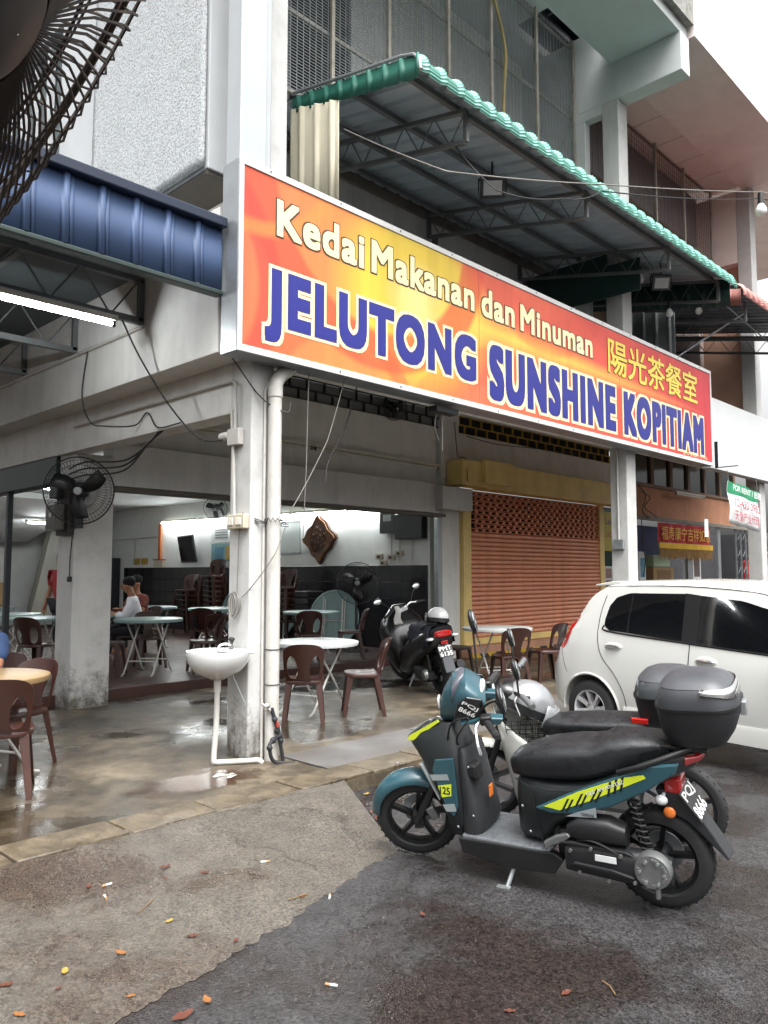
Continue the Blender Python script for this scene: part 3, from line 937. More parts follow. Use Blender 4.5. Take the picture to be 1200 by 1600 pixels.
# ============================================================ BUILDING (third unit, small electrical shop)
Cc = thing('shophouse', 'peach fronted shop with red festive banner beyond the white column', 'building', (17.9, 8.9, 0))
PEW = mat('peach_wall', 'ad7a5c', .8, var=.15, damt=.35, dirt='5a4034', dscale=1.4, bump=.2)
bpart(Cc, 'shopfront_wall', PEW, (17.902, 24.5, 8.9, 9.05, 3.0, 3.75))
DGL = mat('dark_transom_glass', '1c2224', .12)
for i in range(6):
    bpart(Cc, 'transom_pane', DGL, (17.95 + i * 1.1, 18.9 + i * 1.1, 8.96, 8.98, 3.82, 4.55), bevel=0)
    bpart(Cc, 'transom_mullion', mat('dull_wood', '6d5848', .7), (18.9 + i * 1.1, 19.05 + i * 1.1, 8.9, 9.0, 3.75, 4.6), bevel=0)
bpart(Cc, 'transom_rail', mat('dull_wood', '6d5848', .7), (17.902, 24.5, 8.84, 8.898, 3.74, 3.82), bevel=.004)
bpart(Cc, 'lintel', mat('lintel_grey', '6f6a62', .7, damt=.3), (17.902, 26, 8.82, 8.9, 2.9, 3.0))
bpart(Cc, 'back_room', mat('shop_back_dark', '2a2a2e', .9, var=.3), (17.9, 30, 11.5, 11.6, .3, 3.0), (29.9, 30, 9, 11.5, .3, 3.0), bevel=0)
bpart(Cc, 'door_post', GALV, (21.0, 21.25, 8.92, 9.0, .3, 2.9))
bpart(Cc, 'door_post', GALV, (23.1, 23.3, 8.92, 9.0, .3, 2.9))
bpart(Cc, 'glass_partition', mat('blue_shop_backing', '2d5f9c', .3, var=.25, vscale=2), (18.0, 21.0, 9.6, 9.64, .3, 2.85), bevel=0)
bpart(Cc, 'upper_wall', BROWNW, (15.95, 24, 8.0, 8.1, 4.7, 9.4), bevel=0)
# ============================================================ SIGNBOARD
SGX0, SGX1, SGZ0, SGZ1 = 3.52, 12.86, 3.33, 4.90
SG = thing('signboard', 'long red and yellow lightbox signboard lettered in dark blue', 'sign', (SGX0, 5.0, SGZ0))
ALU = mat('aluminium_trim', '979b9e', .38, .6, var=.12, vscale=4, damt=.15, dirt='6d6b66', rvar=.1)
bpart(SG, 'sign_case', ALU, (SGX0, SGX1, 5.012, 5.235, SGZ0, SGZ1), bevel=.008)
TRIM = mat('white_sign_trim', 'c2c2c0', .4, var=.03)
bpart(SG, 'trim', TRIM, (SGX0, SGX1, 4.992, 5.011, SGZ0, SGZ0 + .055), (SGX0, SGX1, 4.992, 5.011, SGZ1 - .055, SGZ1),
      (SGX0, SGX0 + .04, 4.992, 5.011, SGZ0 + .055, SGZ1 - .055), (SGX1 - .04, SGX1, 4.992, 5.011, SGZ0 + .055, SGZ1 - .055), bevel=.003)
FACE = mat('sign_print', 'd8503c', .5, var=0, coat=0)
n_, l_, b_ = nodes_of(FACE)
tcx = n_.new('ShaderNodeTexCoord')
sp_ = n_.new('ShaderNodeSeparateXYZ'); l_.new(tcx.outputs['Object'], sp_.inputs[0])
def mth(op, a, b=None, c=None):
    q = n_.new('ShaderNodeMath'); q.operation = op
    for i, v in enumerate((a, b, c)):
        if v is None: continue
        if isinstance(v, (int, float)): q.inputs[i].default_value = v
        else: l_.new(v, q.inputs[i])
    return q.outputs[0]
def cramp(src, stops):
    r = n_.new('ShaderNodeValToRGB')
    e = r.color_ramp.elements
    while len(e) < len(stops): e.new(.5)
    for i, (p, c) in enumerate(stops):
        e[i].position = p; e[i].color = (*lin(c), 1)
    l_.new(src, r.inputs[0]); return r.outputs[0]
def cmix(f, a, b, mode='MIX'):
    q = n_.new('ShaderNodeMix'); q.data_type = 'RGBA'; q.blend_type = mode
    for s, v in ((q.inputs[0], f), (q.inputs[6], a), (q.inputs[7], b)):
        if isinstance(v, (int, float)): s.default_value = v
        elif isinstance(v, str): s.default_value = (*lin(v), 1)
        else: l_.new(v, s)
    return q.outputs[2]
ux = mth('DIVIDE', sp_.outputs['X'], 9.34)
uz = mth('DIVIDE', sp_.outputs['Z'], 1.57)
base_ = cramp(ux, [(0, 'dc6a42'), (.12, 'e88a45'), (.30, 'e8704a'), (.55, 'df5a44'), (.75, 'd64a42'), (1, 'c8353f')])
# yellow sun patch on the left third
dx = mth('MULTIPLY', mth('SUBTRACT', sp_.outputs['X'], 2.15), .95); dz = mth('MULTIPLY', mth('SUBTRACT', sp_.outputs['Z'], .92), 1.15)
rad = mth('SQRT', mth('ADD', mth('MULTIPLY', dx, dx), mth('MULTIPLY', dz, dz)))
sunm = n_.new('ShaderNodeMapRange'); sunm.inputs['From Min'].default_value = 1.15; sunm.inputs['From Max'].default_value = .75
l_.new(rad, sunm.inputs['Value'])
c1_ = cmix(sunm.outputs[0], base_, 'dfbf3e')
core = n_.new('ShaderNodeMapRange'); core.inputs['From Min'].default_value = .5; core.inputs['From Max'].default_value = .05
l_.new(rad, core.inputs['Value'])
c2_ = cmix(core.outputs[0], c1_, 'efdf98')
# beam of light running right
band = mth('ABSOLUTE', mth('SUBTRACT', sp_.outputs['Z'], mth('ADD', .93, mth('MULTIPLY', sp_.outputs['X'], -.012))))
wd = n_.new('ShaderNodeMapRange'); wd.inputs['From Min'].default_value = 2.0; wd.inputs['From Max'].default_value = 9.0
wd.inputs['To Min'].default_value = .26; wd.inputs['To Max'].default_value = .03
l_.new(sp_.outputs['X'], wd.inputs['Value'])
bm_ = mth('MAXIMUM', mth('SUBTRACT', 1.0, mth('DIVIDE', band, wd.outputs[0])), 0)
gate = n_.new('ShaderNodeMapRange'); gate.inputs['From Min'].default_value = 1.8; gate.inputs['From Max'].default_value = 2.8
l_.new(sp_.outputs['X'], gate.inputs['Value'])
fade = n_.new('ShaderNodeMapRange'); fade.inputs['From Min'].default_value = 9.2; fade.inputs['From Max'].default_value = 4.5
l_.new(sp_.outputs['X'], fade.inputs['Value'])
c3_ = cmix(mth('MULTIPLY', mth('MULTIPLY', bm_, gate.outputs[0]), fade.outputs[0]), c2_, 'f0c552')
# flame tongues at the left end: curved bands round a point right of them
def tongue(cx, cz, r0, r1, soft=.03, z0=None, z1=None):
    ax_ = mth('SUBTRACT', sp_.outputs['X'], cx); az_ = mth('SUBTRACT', sp_.outputs['Z'], cz)
    rr_ = mth('SQRT', mth('ADD', mth('MULTIPLY', ax_, ax_), mth('MULTIPLY', az_, az_)))
    lo = n_.new('ShaderNodeMapRange'); lo.inputs['From Min'].default_value = r0 - soft; lo.inputs['From Max'].default_value = r0 + soft
    hi = n_.new('ShaderNodeMapRange'); hi.inputs['From Min'].default_value = r1 + soft; hi.inputs['From Max'].default_value = r1 - soft
    l_.new(rr_, lo.inputs['Value']); l_.new(rr_, hi.inputs['Value'])
    return mth('MULTIPLY', lo.outputs[0], hi.outputs[0])
c4_ = cmix(mth('MULTIPLY', tongue(1.6, 1.75, 1.25, 1.62), .75), c3_, 'd4472f')
c4_ = cmix(mth('MULTIPLY', tongue(-.75, .55, .95, 1.18), .8), c4_, 'cc4030')
c4_ = cmix(mth('MULTIPLY', tongue(1.15, -.45, .8, .98), .6), c4_, 'd85a35')
c4_ = cmix(mth('MULTIPLY', tongue(.1, 2.0, .9, 1.02), .55), c4_, 'e8913f')
c5_ = cmix(mth('MULTIPLY', tongue(4.4, 2.6, 1.3, 1.75), .35), c4_, 'cf4436')
c5_ = cmix(mth('MULTIPLY', tongue(3.5, -1.2, 1.5, 1.9), .3), c5_, 'cf4436')
c5_ = cmix(mth('MULTIPLY', tongue(6.4, 2.9, 1.5, 1.8), .3), c5_, 'c43a38')
rmp_ = n_.new('ShaderNodeMapping'); rmp_.inputs['Scale'].default_value = (6, 6, .3); l_.new(tcx.outputs['Object'], rmp_.inputs[0])
rn_ = n_.new('ShaderNodeTexNoise'); rn_.inputs['Scale'].default_value = 1.0; rn_.inputs['Detail'].default_value = 6; l_.new(rmp_.outputs[0], rn_.inputs['Vector'])
rs_ = cramp(rn_.outputs['Fac'], [(.3, 'd6d4d0'), (.62, 'e4e4e4')])
c6_ = cmix(1.0, c5_, rs_, 'MULTIPLY')
l_.new(c6_, b_.inputs['Base Color'])
bpart(SG, 'sign_face', FACE, (SGX0 + .04, SGX1 - .04, 5.003, 5.0115, SGZ0 + .055, SGZ1 - .055), bevel=0)
for xs in (6.62, 9.74):
    bpart(SG, 'face_joint', mat('face_joint', '8f4a34', .5), (xs, xs + .006, 5.0022, 5.0029, SGZ0 + .055, SGZ1 - .055), bevel=0)
NAVY = mat('print_navy', '181d74', .35, var=.04)
IVORY = mat('print_ivory', 'd6caa0', .35, var=.03)
GOLD = mat('print_yellow', 'd2ba42', .35, var=.03)
DKLINE = mat('print_dark_outline', '4a3018', .4, var=0)
YF = 5.0
def sg_text(body, x0, x1, z0, z1, layers, ref, sp=1.0):
    for i, (off, m) in enumerate(layers):
        o = lettering(body, SG, m, x0 - SGX0, x1 - SGX0, z0 - SGZ0, z1 - SGZ0, -.0005 - .0035 * i, offset=off, ref_offset=ref, spacing=sp)
big = [(.112, IVORY), (.056, NAVY)]
sg_text('JELUTONG', 3.78, 6.56, 3.46, 4.09, big, .056, 1.2)
sg_text('SUNSHINE', 6.80, 9.60, 3.46, 4.09, big, .056, 1.2)
sg_text('KOPITIAM', 9.84, 12.50, 3.46, 4.08, big, .056, 1.2)
small = [(.068, DKLINE), (.036, IVORY)]
sg_text('Kedai', 3.89, 4.90, 4.36, 4.68, small, .036, 1.1)
sg_text('Makanan', 4.99, 6.54, 4.36, 4.68, small, .036, 1.1)
sg_text('dan', 6.66, 7.28, 4.35, 4.67, small, .036, 1.1)
sg_text('Minuman', 7.39, 9.02, 4.35, 4.67, small, .036, 1.1)
sg_text('陽光茶餐室', 9.42, 12.30, 4.25, 4.74, [(.03, DKLINE), (.014, GOLD)], .014)
sg_text('(PG 0428171-U)', 11.72, 12.62, 3.395, 3.455, [(.012, IVORY)], .012)
# bolts along the trim
bo = MB().cyl((0, 0, 0), (0, -.006, 0), .007, n=8).build('bolt', DARKMETAL, SG, smooth=40)
bo.location = (.3, -.008, 1.545)
for i in range(1, 12):
    piece(bo, SG, (.3 + i * .78, -.008, 1.545)); piece(bo, SG, (.3 + i * .78, -.008, .025))
# upright steel box above the left end of the sign
up = MB(); up.bx(3.54, 3.80, 5.03, 5.22, 4.9, 10.2); up.bx(3.802, 3.86, 5.05, 5.21, 4.9, 10.2)
tag(up.build('steel_upright', mat('steel_upright_paint', 'a9adb0', .4, .3, var=.05, streak=.15), smooth=0, bevel=.006), 'pale grey steel box upright above the sign left end', 'post')

# ============================================================ GREEN AWNING
AX0, AX1 = 4.85, 12.1
WALL_Y = 6.88
CURL_Y, CURL_Z = 4.405, 5.94
GREEN = mat('green_roof_sheet', '1d5c4e', .5, .1, var=.1, streak=.2, dirt='16463a')
GREENL = mat('pale_green_roof_edge', '639a8c', .5, 0, var=.12)
UNDER = mat('dark_blue_grey_underside', 'a2aeb6', .6, 0, var=.15, vscale=1.5, streak=.0, damt=.25, dirt='7a858d', dscale=2)
def roof_profile(n_front=10):
    """(y, z) from the wall to the rolled front edge"""
    pts = []
    for i in range(8):
        t = i / 7
        pts.append((WALL_Y + (CURL_Y + .03 - WALL_Y) * t, 6.59 + (6.09 - 6.59) * t))
    cy_, cz_ = CURL_Y, CURL_Z
    for i in range(1, n_front + 1):
        a = R(80) + R(115) * i / n_front
        pts.append((cy_ + .15 * math.cos(a), cz_ + .15 * math.sin(a)))
    return pts
def corr(x, per=.2415):
    """trapezoid rib height"""
    t = (x / per) % 1.0
    if t < .22: return 0
    if t < .30: return (t - .22) / .08
    if t < .42: return 1
    if t < .50: return 1 - (t - .42) / .08
    return 0
def awning_roof(par, x0, x1, top, edge, under, dz=0, prof=None, per=.2415):
    pr_ = prof or roof_profile()
    nx = int((x1 - x0) / (per / 12))
    for (nm, m, off, i0, i1) in (('roof_sheet', top, .0, 0, 8), ('rolled_edge', edge, .0, 7, len(pr_)), ('roof_underside', under, -.012, 0, 10)):
        vs, fs = [], []
        sub = pr_[i0:i1]
        if nm == 'rolled_edge':
            dense = []
            for a_, b_2 in zip(sub[:-1], sub[1:]):
                for q in range(3):
                    dense.append((a_[0] + (b_2[0] - a_[0]) * q / 3, a_[1] + (b_2[1] - a_[1]) * q / 3, .009 * (q == 1)))
            dense.append((*sub[-1], 0)); sub = dense
        else:
            sub = [(*p, 0) for p in sub]
        for i in range(nx + 1):
            x = x0 + (x1 - x0) * i / nx
            h = .032 * corr(x, per)
            for j, (y, z, cr) in enumerate(sub):
                # push along the profile normal
                ny, nz = 0, 1
                if nm == 'rolled_edge':
                    cy_, cz_ = CURL_Y, CURL_Z
                    d = Vector((y - cy_, z - cz_)); d.normalize(); ny, nz = d.x, d.y
                vs.append((x, y + ny * (h + cr + off), z + nz * (h + cr + off) + dz))
        m_ = len(sub)
        fs = [(i * m_ + j, (i + 1) * m_ + j, (i + 1) * m_ + j + 1, i * m_ + j + 1) for i in range(nx) for j in range(m_ - 1)]
        o = MB().add(vs, fs).build(nm, m, par, smooth=50, world=True)
AW = thing('awning', 'green metal awning with scalloped rolled edge over the sign', 'awning', (AX0, 5.5, 5.9))
awning_roof(AW, AX0, AX1, mat('muted_green_top', '5d736b', .5, var=.15), GREENL, UNDER)  # top sheet greyed to cut its green bounce light on the soffit
def corr_panel(name, pts_top, pts_bot, m, par, plane_x, per=.22, depth=.028):
    """vertical ribbed sheet on the plane x = plane_x; pts: (y, z) at both ends of top and bottom edge"""
    (ya, za), (yb, zb) = pts_top; (_, zc), (_, zd) = pts_bot
    n = int(abs(yb - ya) / (per / 10)) + 2
    vs = []
    for i in range(n + 1):
        t = i / n
        y = ya + (yb - ya) * t
        d = depth * corr(y, per)
        vs += [(plane_x - d, y, za + (zb - za) * t), (plane_x - d, y, zc + (zd - zc) * t)]
    fs = [(2 * i, 2 * i + 1, 2 * i + 3, 2 * i + 2) for i in range(n)]
    o = MB().add(vs, fs).build(name, m, par, smooth=35, world=True)
    s_ = o.modifiers.new('thick', 'SOLIDIFY'); s_.thickness = .004
    return o
corr_panel('end_skirt', [(4.255, 6.05), (5.98, 6.395)], [(4.255, 5.83), (5.98, 6.22)], GREEN, AW, AX0 - .01, .2)
corr_panel('end_panel', [(5.26, 6.06), (5.98, 6.27)], [(5.26, 4.7), (5.98, 4.7)], mat('beige_sheet', 'aaa592', .5, .1, var=.08, streak=.3, dirt='6e6858'), AW, AX0 - .03)
b = MB(); b.tube([(AX0 - .02, 5.98, 6.44), (AX0 - .02, 5.06, 6.24), (AX0 - .02, 4.485, 6.125), (AX0 - .02, 4.324, 6.07), (AX0 - .02, 4.255, 5.99), (AX0 - .02, 4.243, 5.9)], .016, 8)
b.build('edge_trim', ALU, AW, world=True)
DKG = mat('dark_green_sheet', '1c3834', .5, .2, var=.15)
corr_panel('end_skirt', [(4.28, 5.993), (6.87, 6.545)], [(4.28, 5.58), (6.87, 6.085)], DKG, AW, 11.88)
bpart(AW, 'divider_sheet', DKG, (10.2, 10.23, 4.9, 6.75, 5.56, 6.02), (10.2, 10.23, 5.4, 6.75, 6.022, 6.2), bevel=0)
corr_panel('end_panel', [(5.26, 5.78), (6.04, 5.95)], [(5.26, 4.7), (6.04, 4.7)], mat('grey_sheet', '6c7173', .5, .2, var=.1, streak=.35, dirt='3e4143'), AW, 12.15)
def truss_y(par, x, y0, y1, zt0, zt1, depth, m, n=5):
    """open web truss running front to back: two chords and zigzag rods"""
    b = MB()
    b.beam((x, y0, zt0), (x, y1, zt1), .045, .04)
    b.beam((x, y0, zt0 - depth), (x, y1, zt1 - depth), .045, .04)
    for i in range(n):
        ta, tb, tm = i / n, (i + 1) / n, (i + .5) / n
        P_ = lambda t, d: (x, y0 + (y1 - y0) * t, zt0 + (zt1 - zt0) * t - d)
        b.tube([P_(ta, 0), P_(tm, depth)], .007, 5); b.tube([P_(tm, depth), P_(tb, 0)], .007, 5)
    b.beam((x, y0, zt0), (x, y0, zt0 - depth), .04, .04); b.beam((x, y1, zt1), (x, y1, zt1 - depth), .05, .05)
    return b.build('truss', m, par, smooth=30, world=True)
STEEL = mat('awning_steel', '686c6d', .55, .3, var=.25, damt=.35, dirt='4f3a2c', dscale=6)
for xx in (5.69, 7.92, 10.09, 11.8):
    truss_y(AW, xx, 4.43, 6.82, 5.98, 6.48, .31, STEEL, 6)
for yy, zz in ((4.54, 6.04), (5.23, 6.18), (5.92, 6.32), (6.61, 6.455)):
    MB().beam((AX0 + .02, yy, zz), (AX1 - .2, yy, zz), .05, .05).build('purlin', STEEL, AW, smooth=0, world=True)
# struts from awning to the sign post
for xx in (8.0, 10.18):
    MB().beam((xx, 6.78, 5.0), (xx, 6.78, 6.2), .06, .06).build('strut', STEEL, AW, smooth=0, world=True)
b = MB(); b.bx(AX0, 11.9, 6.845, 6.89, 6.44, 6.68); b.build('light_stop_flashing', mat('rust_flashing', '6f675e', .7, var=.3), AW, smooth=0, world=True)  # strip made tall to block light leaking between roof ribs and wall

# flood lights
def floodlight(loc, label, rz):
    t = thing('floodlight', label, 'light', loc, (0, 0, rz), 'flood lights under the green awning')
    b = MB(); b.tube([(0, .02, .30), (0, .02, .12)], .012, 8); b.box((0, .02, .1), (.3, .03, .015)); b.box((-.15, .02, .02), (.012, .035, .17)); b.box((.15, .02, .02), (.012, .035, .17))
    b.build('bracket', DARKMETAL, t)
    M_ = rotm('X', 35)
    b = MB(); b.box((0, 0, 0), (.27, .07, .22), M_)
    for i in range(6): b.box(M_ @ Vector((-.11 + i * .044, .05, 0)), (.012, .05, .18), M_)
    b.build('housing', BLACKP, t, smooth=0, bevel=.008)
    b = MB(); b.box(M_ @ Vector((0, -.037, 0)), (.2, .006, .15), M_)
    b.build('lens', mat('floodlight_lens', 'c8ccce', .25, var=.03), t, smooth=0)
    return t
floodlight((6.82, 4.95, 5.82), 'black square flood light under the awning, nearer the camera', R(-50))
floodlight((11.0, 4.95, 5.88), 'black square flood light under the awning, farther right above the sign', R(-50))

# ============================================================ RED AWNING of the second unit
RAW = thing('awning', 'faded red metal awning of the neighbouring shop', 'awning', (12.3, 5.5, 5.9))
REDR = mat('faded_red_roof', '8a5a54', .45, .1, var=.15, damt=.2, dirt='5c2e2a')
REDE = mat('faded_red_edge', 'a8736c', .4, .1, var=.15)
awning_roof(RAW, 12.33, 15.66, REDR, REDE, mat('grey_underside', '4a4f54', .6, .1, var=.15), dz=-.03)
corr_panel('end_skirt', [(4.28, 5.96), (6.85, 6.5)], [(4.28, 5.7), (6.85, 6.2)], REDR, RAW, 12.31)
for xx in (12.9, 14.3, 15.5):
    truss_y(RAW, xx, 4.43, 6.82, 5.93, 6.42, .31, STEEL, 5)
b = MB(); b.tube([(13.2, 4.54, 5.86), (12.5, 5.6, 5.05)], .016, 8); b.build('brace', GALV, RAW, world=True)
b = MB(); b.tube([(12.4, 4.7, 5.97), (15.4, 4.7, 5.68)], .012, 8); b.build('brace', GALV, RAW, world=True)
bpart(RAW, 'dark_gutter_box', mat('dark_gutter', '33393c', .5), (13.6, 15.66, 6.3, 6.7, 5.1, 5.6))

# ============================================================ BLUE CANOPY on the left
BLUE = mat('blue_roof_sheet', '3f5375', .6, 0, var=.12, streak=.25, dirt='1d3050')
BC = thing('side_canopy', 'blue metal clad canopy left of the sign over the side tables', 'awning', (0, 5.2, 3.8))
def corr_front(x0, x1, z0, z1, y, m, par, name, per=.26, depth=.03):
    n = int((x1 - x0) / (per / 24)); vs = []
    for i in range(n + 1):
        x = x0 + (x1 - x0) * i / n
        t = ((x - x0) / per) % 1
        d = 0
        if t < .2: d = depth if .04 < t < .16 else depth * (t / .04 if t <= .04 else (.2 - t) / .04)
        elif .24 < t < .3: d = depth * .35
        vs += [(x, y - d, z1), (x, y - d, z0)]
    fs = [(2 * i, 2 * i + 1, 2 * i + 3, 2 * i + 2) for i in range(n)]
    o = MB().add(vs, fs).build(name, m, par, smooth=30, world=True)
    s_ = o.modifiers.new('thick', 'SOLIDIFY'); s_.thickness = .003
    return o
corr_front(-3, 3.5, 3.84, 4.40, 5.2, BLUE, BC, 'fascia_sheet')
DBL = mat('dark_blue_flashing', '182234', .45, .2, var=.1)
bpart(BC, 'top_flashing', DBL, (-3, 3.5, 5.12, 5.24, 4.34, 4.42), bevel=.01)
bpart(BC, 'bottom_flashing', mat('dark_gutter_green', '2c3836', .35, .3), (-3, 3.5, 5.17, 5.27, 3.80, 3.838), bevel=.008)
bpart(BC, 'roof_sheet', mat('dark_canopy_underside', '4d5558', .7, .1, var=.2), (-3, 3.548, 5.242, 12.0, 4.36, 4.38), bevel=0)
for yy in (6.53, 7.89, 9.2, 10.5):
    b = MB(); z0, z1 = 3.9, 4.28
    b.beam((-3, yy, z1), (3.54, yy, z1), .05, .05); b.beam((-3, yy, z0), (3.54, yy, z0), .05, .06)
    b.beam((3.52, yy, z0), (3.52, yy, z1), .05, .05)
    for i in range(12):
        xa = 3.5 - .55 * i
        b.tube([(xa, yy, z1), (xa - .27, yy, z0)], .009, 5); b.tube([(xa - .27, yy, z0), (xa - .55, yy, z1)], .009, 5)
    b.build('truss', STEEL, BC, smooth=30, world=True)
for xx in (-2, -.5, 1.0, 2.5):
    MB().beam((xx, 5.3, 4.33), (xx, 12, 4.33), .05, .05).build('purlin', STEEL, BC, smooth=0, world=True)
b = MB(); b.tube([(3.53, 6.5, 3.85), (3.53, 13.5, 3.85)], .018, 8); b.build('conduit', PVC, BC, world=True)
for xx in (-2.9,):
    for yy in (5.4, 11.8):
        MB().bx(xx, xx + .08, yy, yy + .08, .1, 4.33).build('post', STEEL, BC, smooth=0, world=True)
TUBE = mat('fluorescent_tube_lit', 'f4f6e8', .4, var=0, emit=34, ecol='f6fbff')
def tube_lamp(p0, p1, label, strength=None, lit=True, body=True, group=None, down=(0, 0, -1)):
    p0, p1 = Vector(p0), Vector(p1)
    t = thing('tube_lamp', label, 'lamp', (p0 + p1) / 2, group=group)
    d = (p1 - p0).normalized(); dn = Vector(down)
    inv = -((p0 + p1) / 2)
    b = MB(); b.beam(p0 + inv - dn * .05, p1 + inv - dn * .05, .07, .05); b.build('batten', mat('lamp_batten', 'c9c6b8', .5, var=.06, damt=.2), t, smooth=0)
    b = MB(); b.cyl(p0 + inv + d * .04, p1 + inv - d * .04, .019, n=10); b.build('tube', TUBE if lit else mat('tube_unlit', 'd0d0c8', .3), t)
    b = MB()
    for q in (p0 + inv + d * .03, p1 + inv - d * .03): b.beam(q - dn * .04, q + dn * .025, .035, .03)
    b.build('lamp_holder', BLACKP, t, smooth=0)
    return t
tube_lamp((1.7, 6.45, 3.79), (3.25, 6.45, 3.79), 'lit fluorescent tube hanging under the blue canopy')
# ============================================================ SINK, PIPES
PORC = mat('white_porcelain', 'c2c3c2', .12, var=.02, coat=.5, damt=.06, dirt='a59c86')
SK = thing('wash_basin', 'white porcelain wash basin on the front corner column', 'sink', (3.61, 5.33, .1))
def basin_ring(sx_, sy_, z, xo=0, n=40, flat=.22):
    pts = []
    for i in range(n):
        t = 2 * math.pi * i / n
        x = -sx_ * math.cos(t); y = sy_ * math.sin(t)
        if x > flat: x = flat + (x - flat) * .12
        pts.append((x + xo, y, z))
    return pts
b = MB()
b.loft([basin_ring(.05, .05, .66), basin_ring(.11, .11, .69), basin_ring(.19, .19, .73), basin_ring(.235, .245, .80), basin_ring(.245, .262, .865), basin_ring(.243, .26, .885), basin_ring(.232, .247, .888),
        basin_ring(.20, .21, .872, -.015), basin_ring(.15, .16, .80, -.02), basin_ring(.06, .07, .755, -.02)])
b.build('basin', PORC, SK, smooth=60)
b = MB(); b.bx(.09, .225, -.2, .2, .86, .884); b.build('tap_ledge', PORC, SK, smooth=30, bevel=.012, seg=3)
b = MB(); b.ell((.165, 0, .81), (.004, .012, .016)); b.build('overflow_hole', BLACKP, SK)
t = thing('tap', 'chrome tap with black knob on the wash basin', 'tap', (3.76, 5.36, .98))
b = MB(); b.cyl((0, 0, 0), (0, 0, .05), .02, .016); b.tube(smooth_path([(0, 0, .035), (-.05, .01, .05), (-.1, .02, .04), (-.12, .024, .015)]), .012, 8); b.build('spout', CHROME, t)
b = MB(); b.cyl((0, 0, .05), (0, 0, .075), .012, .02, 10); b.ell((0, 0, .085), (.026, .026, .016)); b.build('knob', BLACKP, t)
b = MB(); b.cyl((0, 0, .56), (0, 0, .67), .028, n=14); b.build('trap_collar', PVC, SK)
b = MB(); b.tube(smooth_path([(0, 0, .57), (-.005, 0, .3), (-.03, -.01, .06), (-.02, -.02, .028), (.04, -.05, .022), (.2, -.15, .022), (.26, -.19, .022), (.29, -.21, -.0)], 6), .022, 12); b.build('waste_pipe', PVC, SK)
b = MB(); b.tube([(.12, -.02, .70), (.20, -.1, .45)], .006, 6); b.build('supply_hose', GALV, SK)
DP = thing('downpipe', 'white plastic rainwater downpipe beside the front column', 'pipe', (4.02, 5.16, .08))
b = MB(); b.cyl((0, 0, 0), (0, 0, 3.0), .057, n=18); b.build('pipe', PVC, DP)
b = MB(); b.cyl((0, 0, 2.98), (0, 0, 3.06), .064, n=18); b.tube(smooth_path([(0, 0, 3.05), (.01, 0, 3.1), (.06, .02, 3.17), (.16, .05, 3.24), (.4, .12, 3.4)], 5), .06, 16); b.build('elbow', PVC, DP)
for zz in (.9, .62):
    b = MB(); b.torus((0, 0, zz), (0, 0, 1), .06, .004, 20, 6); b.build('clamp', DARKMETAL, DP)
b = MB(); b.tube([(3.965, 5.222, .08), (3.965, 5.222, 3.12), (4.02, 5.2, 3.24), (4.1, 5.2, 3.33)], .012, 8)
tag(b.build('conduit', PVC), 'thin white conduit running up beside the downpipe', 'pipe')
VB = mat('old_black_fitting', '25282b', .6, .3, var=.3, damt=.3, dirt='4a3a2c')
vt = thing('water_valve', 'black water valve and pipework at the column foot', 'valve', (4.0, 5.08, .1))
b = MB(); b.tube(smooth_path([(-.03, .02, .42), (0, 0, .3), (.02, -.01, .22), (.06, -.02, 0)], 5), .016, 8); b.tube(smooth_path([(.02, -.01, .2), (-.06, -.04, .18), (-.1, -.05, .14), (-.06, -.06, .02), (.1, -.12, -.005)], 5), .015, 8); b.build('pipe', VB, vt)
b = MB()
for p in ((-.01, 0, .33), (.01, 0, .24), (.03, -.01, .2), (-.06, -.04, .18), (-.1, -.05, .13), (.04, -.015, .16)): MB().ell(p, (.024, .024, .026), nu=10, nv=6).build('fitting', VB, vt)
b = MB(); b.ell((-.06, .04, .43), (.03, .02, .035)); b.tube([(-.1, .06, .46), (-.03, .02, .4)], .012, 8); b.build('stop_cock', CHROME, vt)
b = MB(); b.box((-.02, -.045, .30), (.012, .02, .05)); b.build('red_handle', mat('red_handle', 'a8322c', .4), vt, bevel=.004)
tag(blob(3.3, 4.98, .62, .3, .1045, 5, rough=.1).build('water_stain', STAIN, smooth=0), 'rusty brown wet stain on the cement below the basin', kind='structure')
for i, (cx, cy_, rr) in enumerate([(3.42, 5.02, .05), (3.5, 4.98, .03), (3.46, 4.92, .04)]):
    tag(blob(cx, cy_, rr, rr * .5, .109 + .001 * i, 20 + i, 24, .6).build('soap_foam', FOAM, smooth=0), 'patch of white soap foam on the wet cement near the basin', kind='stuff')

# switch boxes, conduits and cable loops on the column
CB = mat('beige_switch_box', 'b9b09c', .5, var=.1, damt=.3)
t = thing('socket_box', 'grimy beige double socket box on the front column', 'socket', (3.83, 5.38, 2.02))
b = MB(); b.bx(-.05, .008, -.13, .11, -.06, .06); b.build('box', CB, t, smooth=0, bevel=.008)
b = MB(); b.bx(-.062, -.051, -.1, -.03, -.03, .03); b.bx(-.062, -.051, .01, .08, -.03, .03); b.build('switch', mat('switch_white', 'cfcbc0', .4), t, smooth=0, bevel=.004)
b = MB(); b.tube([(-.02, .04, .06), (-.02, .06, .5), (-.02, .1, .95)], .014, 8); b.build('conduit', PVC, t)
t = thing('junction_box', 'white conduit junction box high on the front column', 'junction box', (3.83, 5.48, 2.72))
b = MB(); b.bx(-.05, .008, -.14, .02, -.06, .08); b.cyl((-.02, .02, .03), (-.02, .14, .03), .04, n=14); b.build('box', PVC, t, smooth=40, bevel=.006)
b = MB(); b.tube([(-.025, -.06, .08), (-.025, -.06, .46), (-.02, .0, .5), (-.02, 3.0, .5)], .013, 8); b.build('conduit', PVC, t)
t = MB()
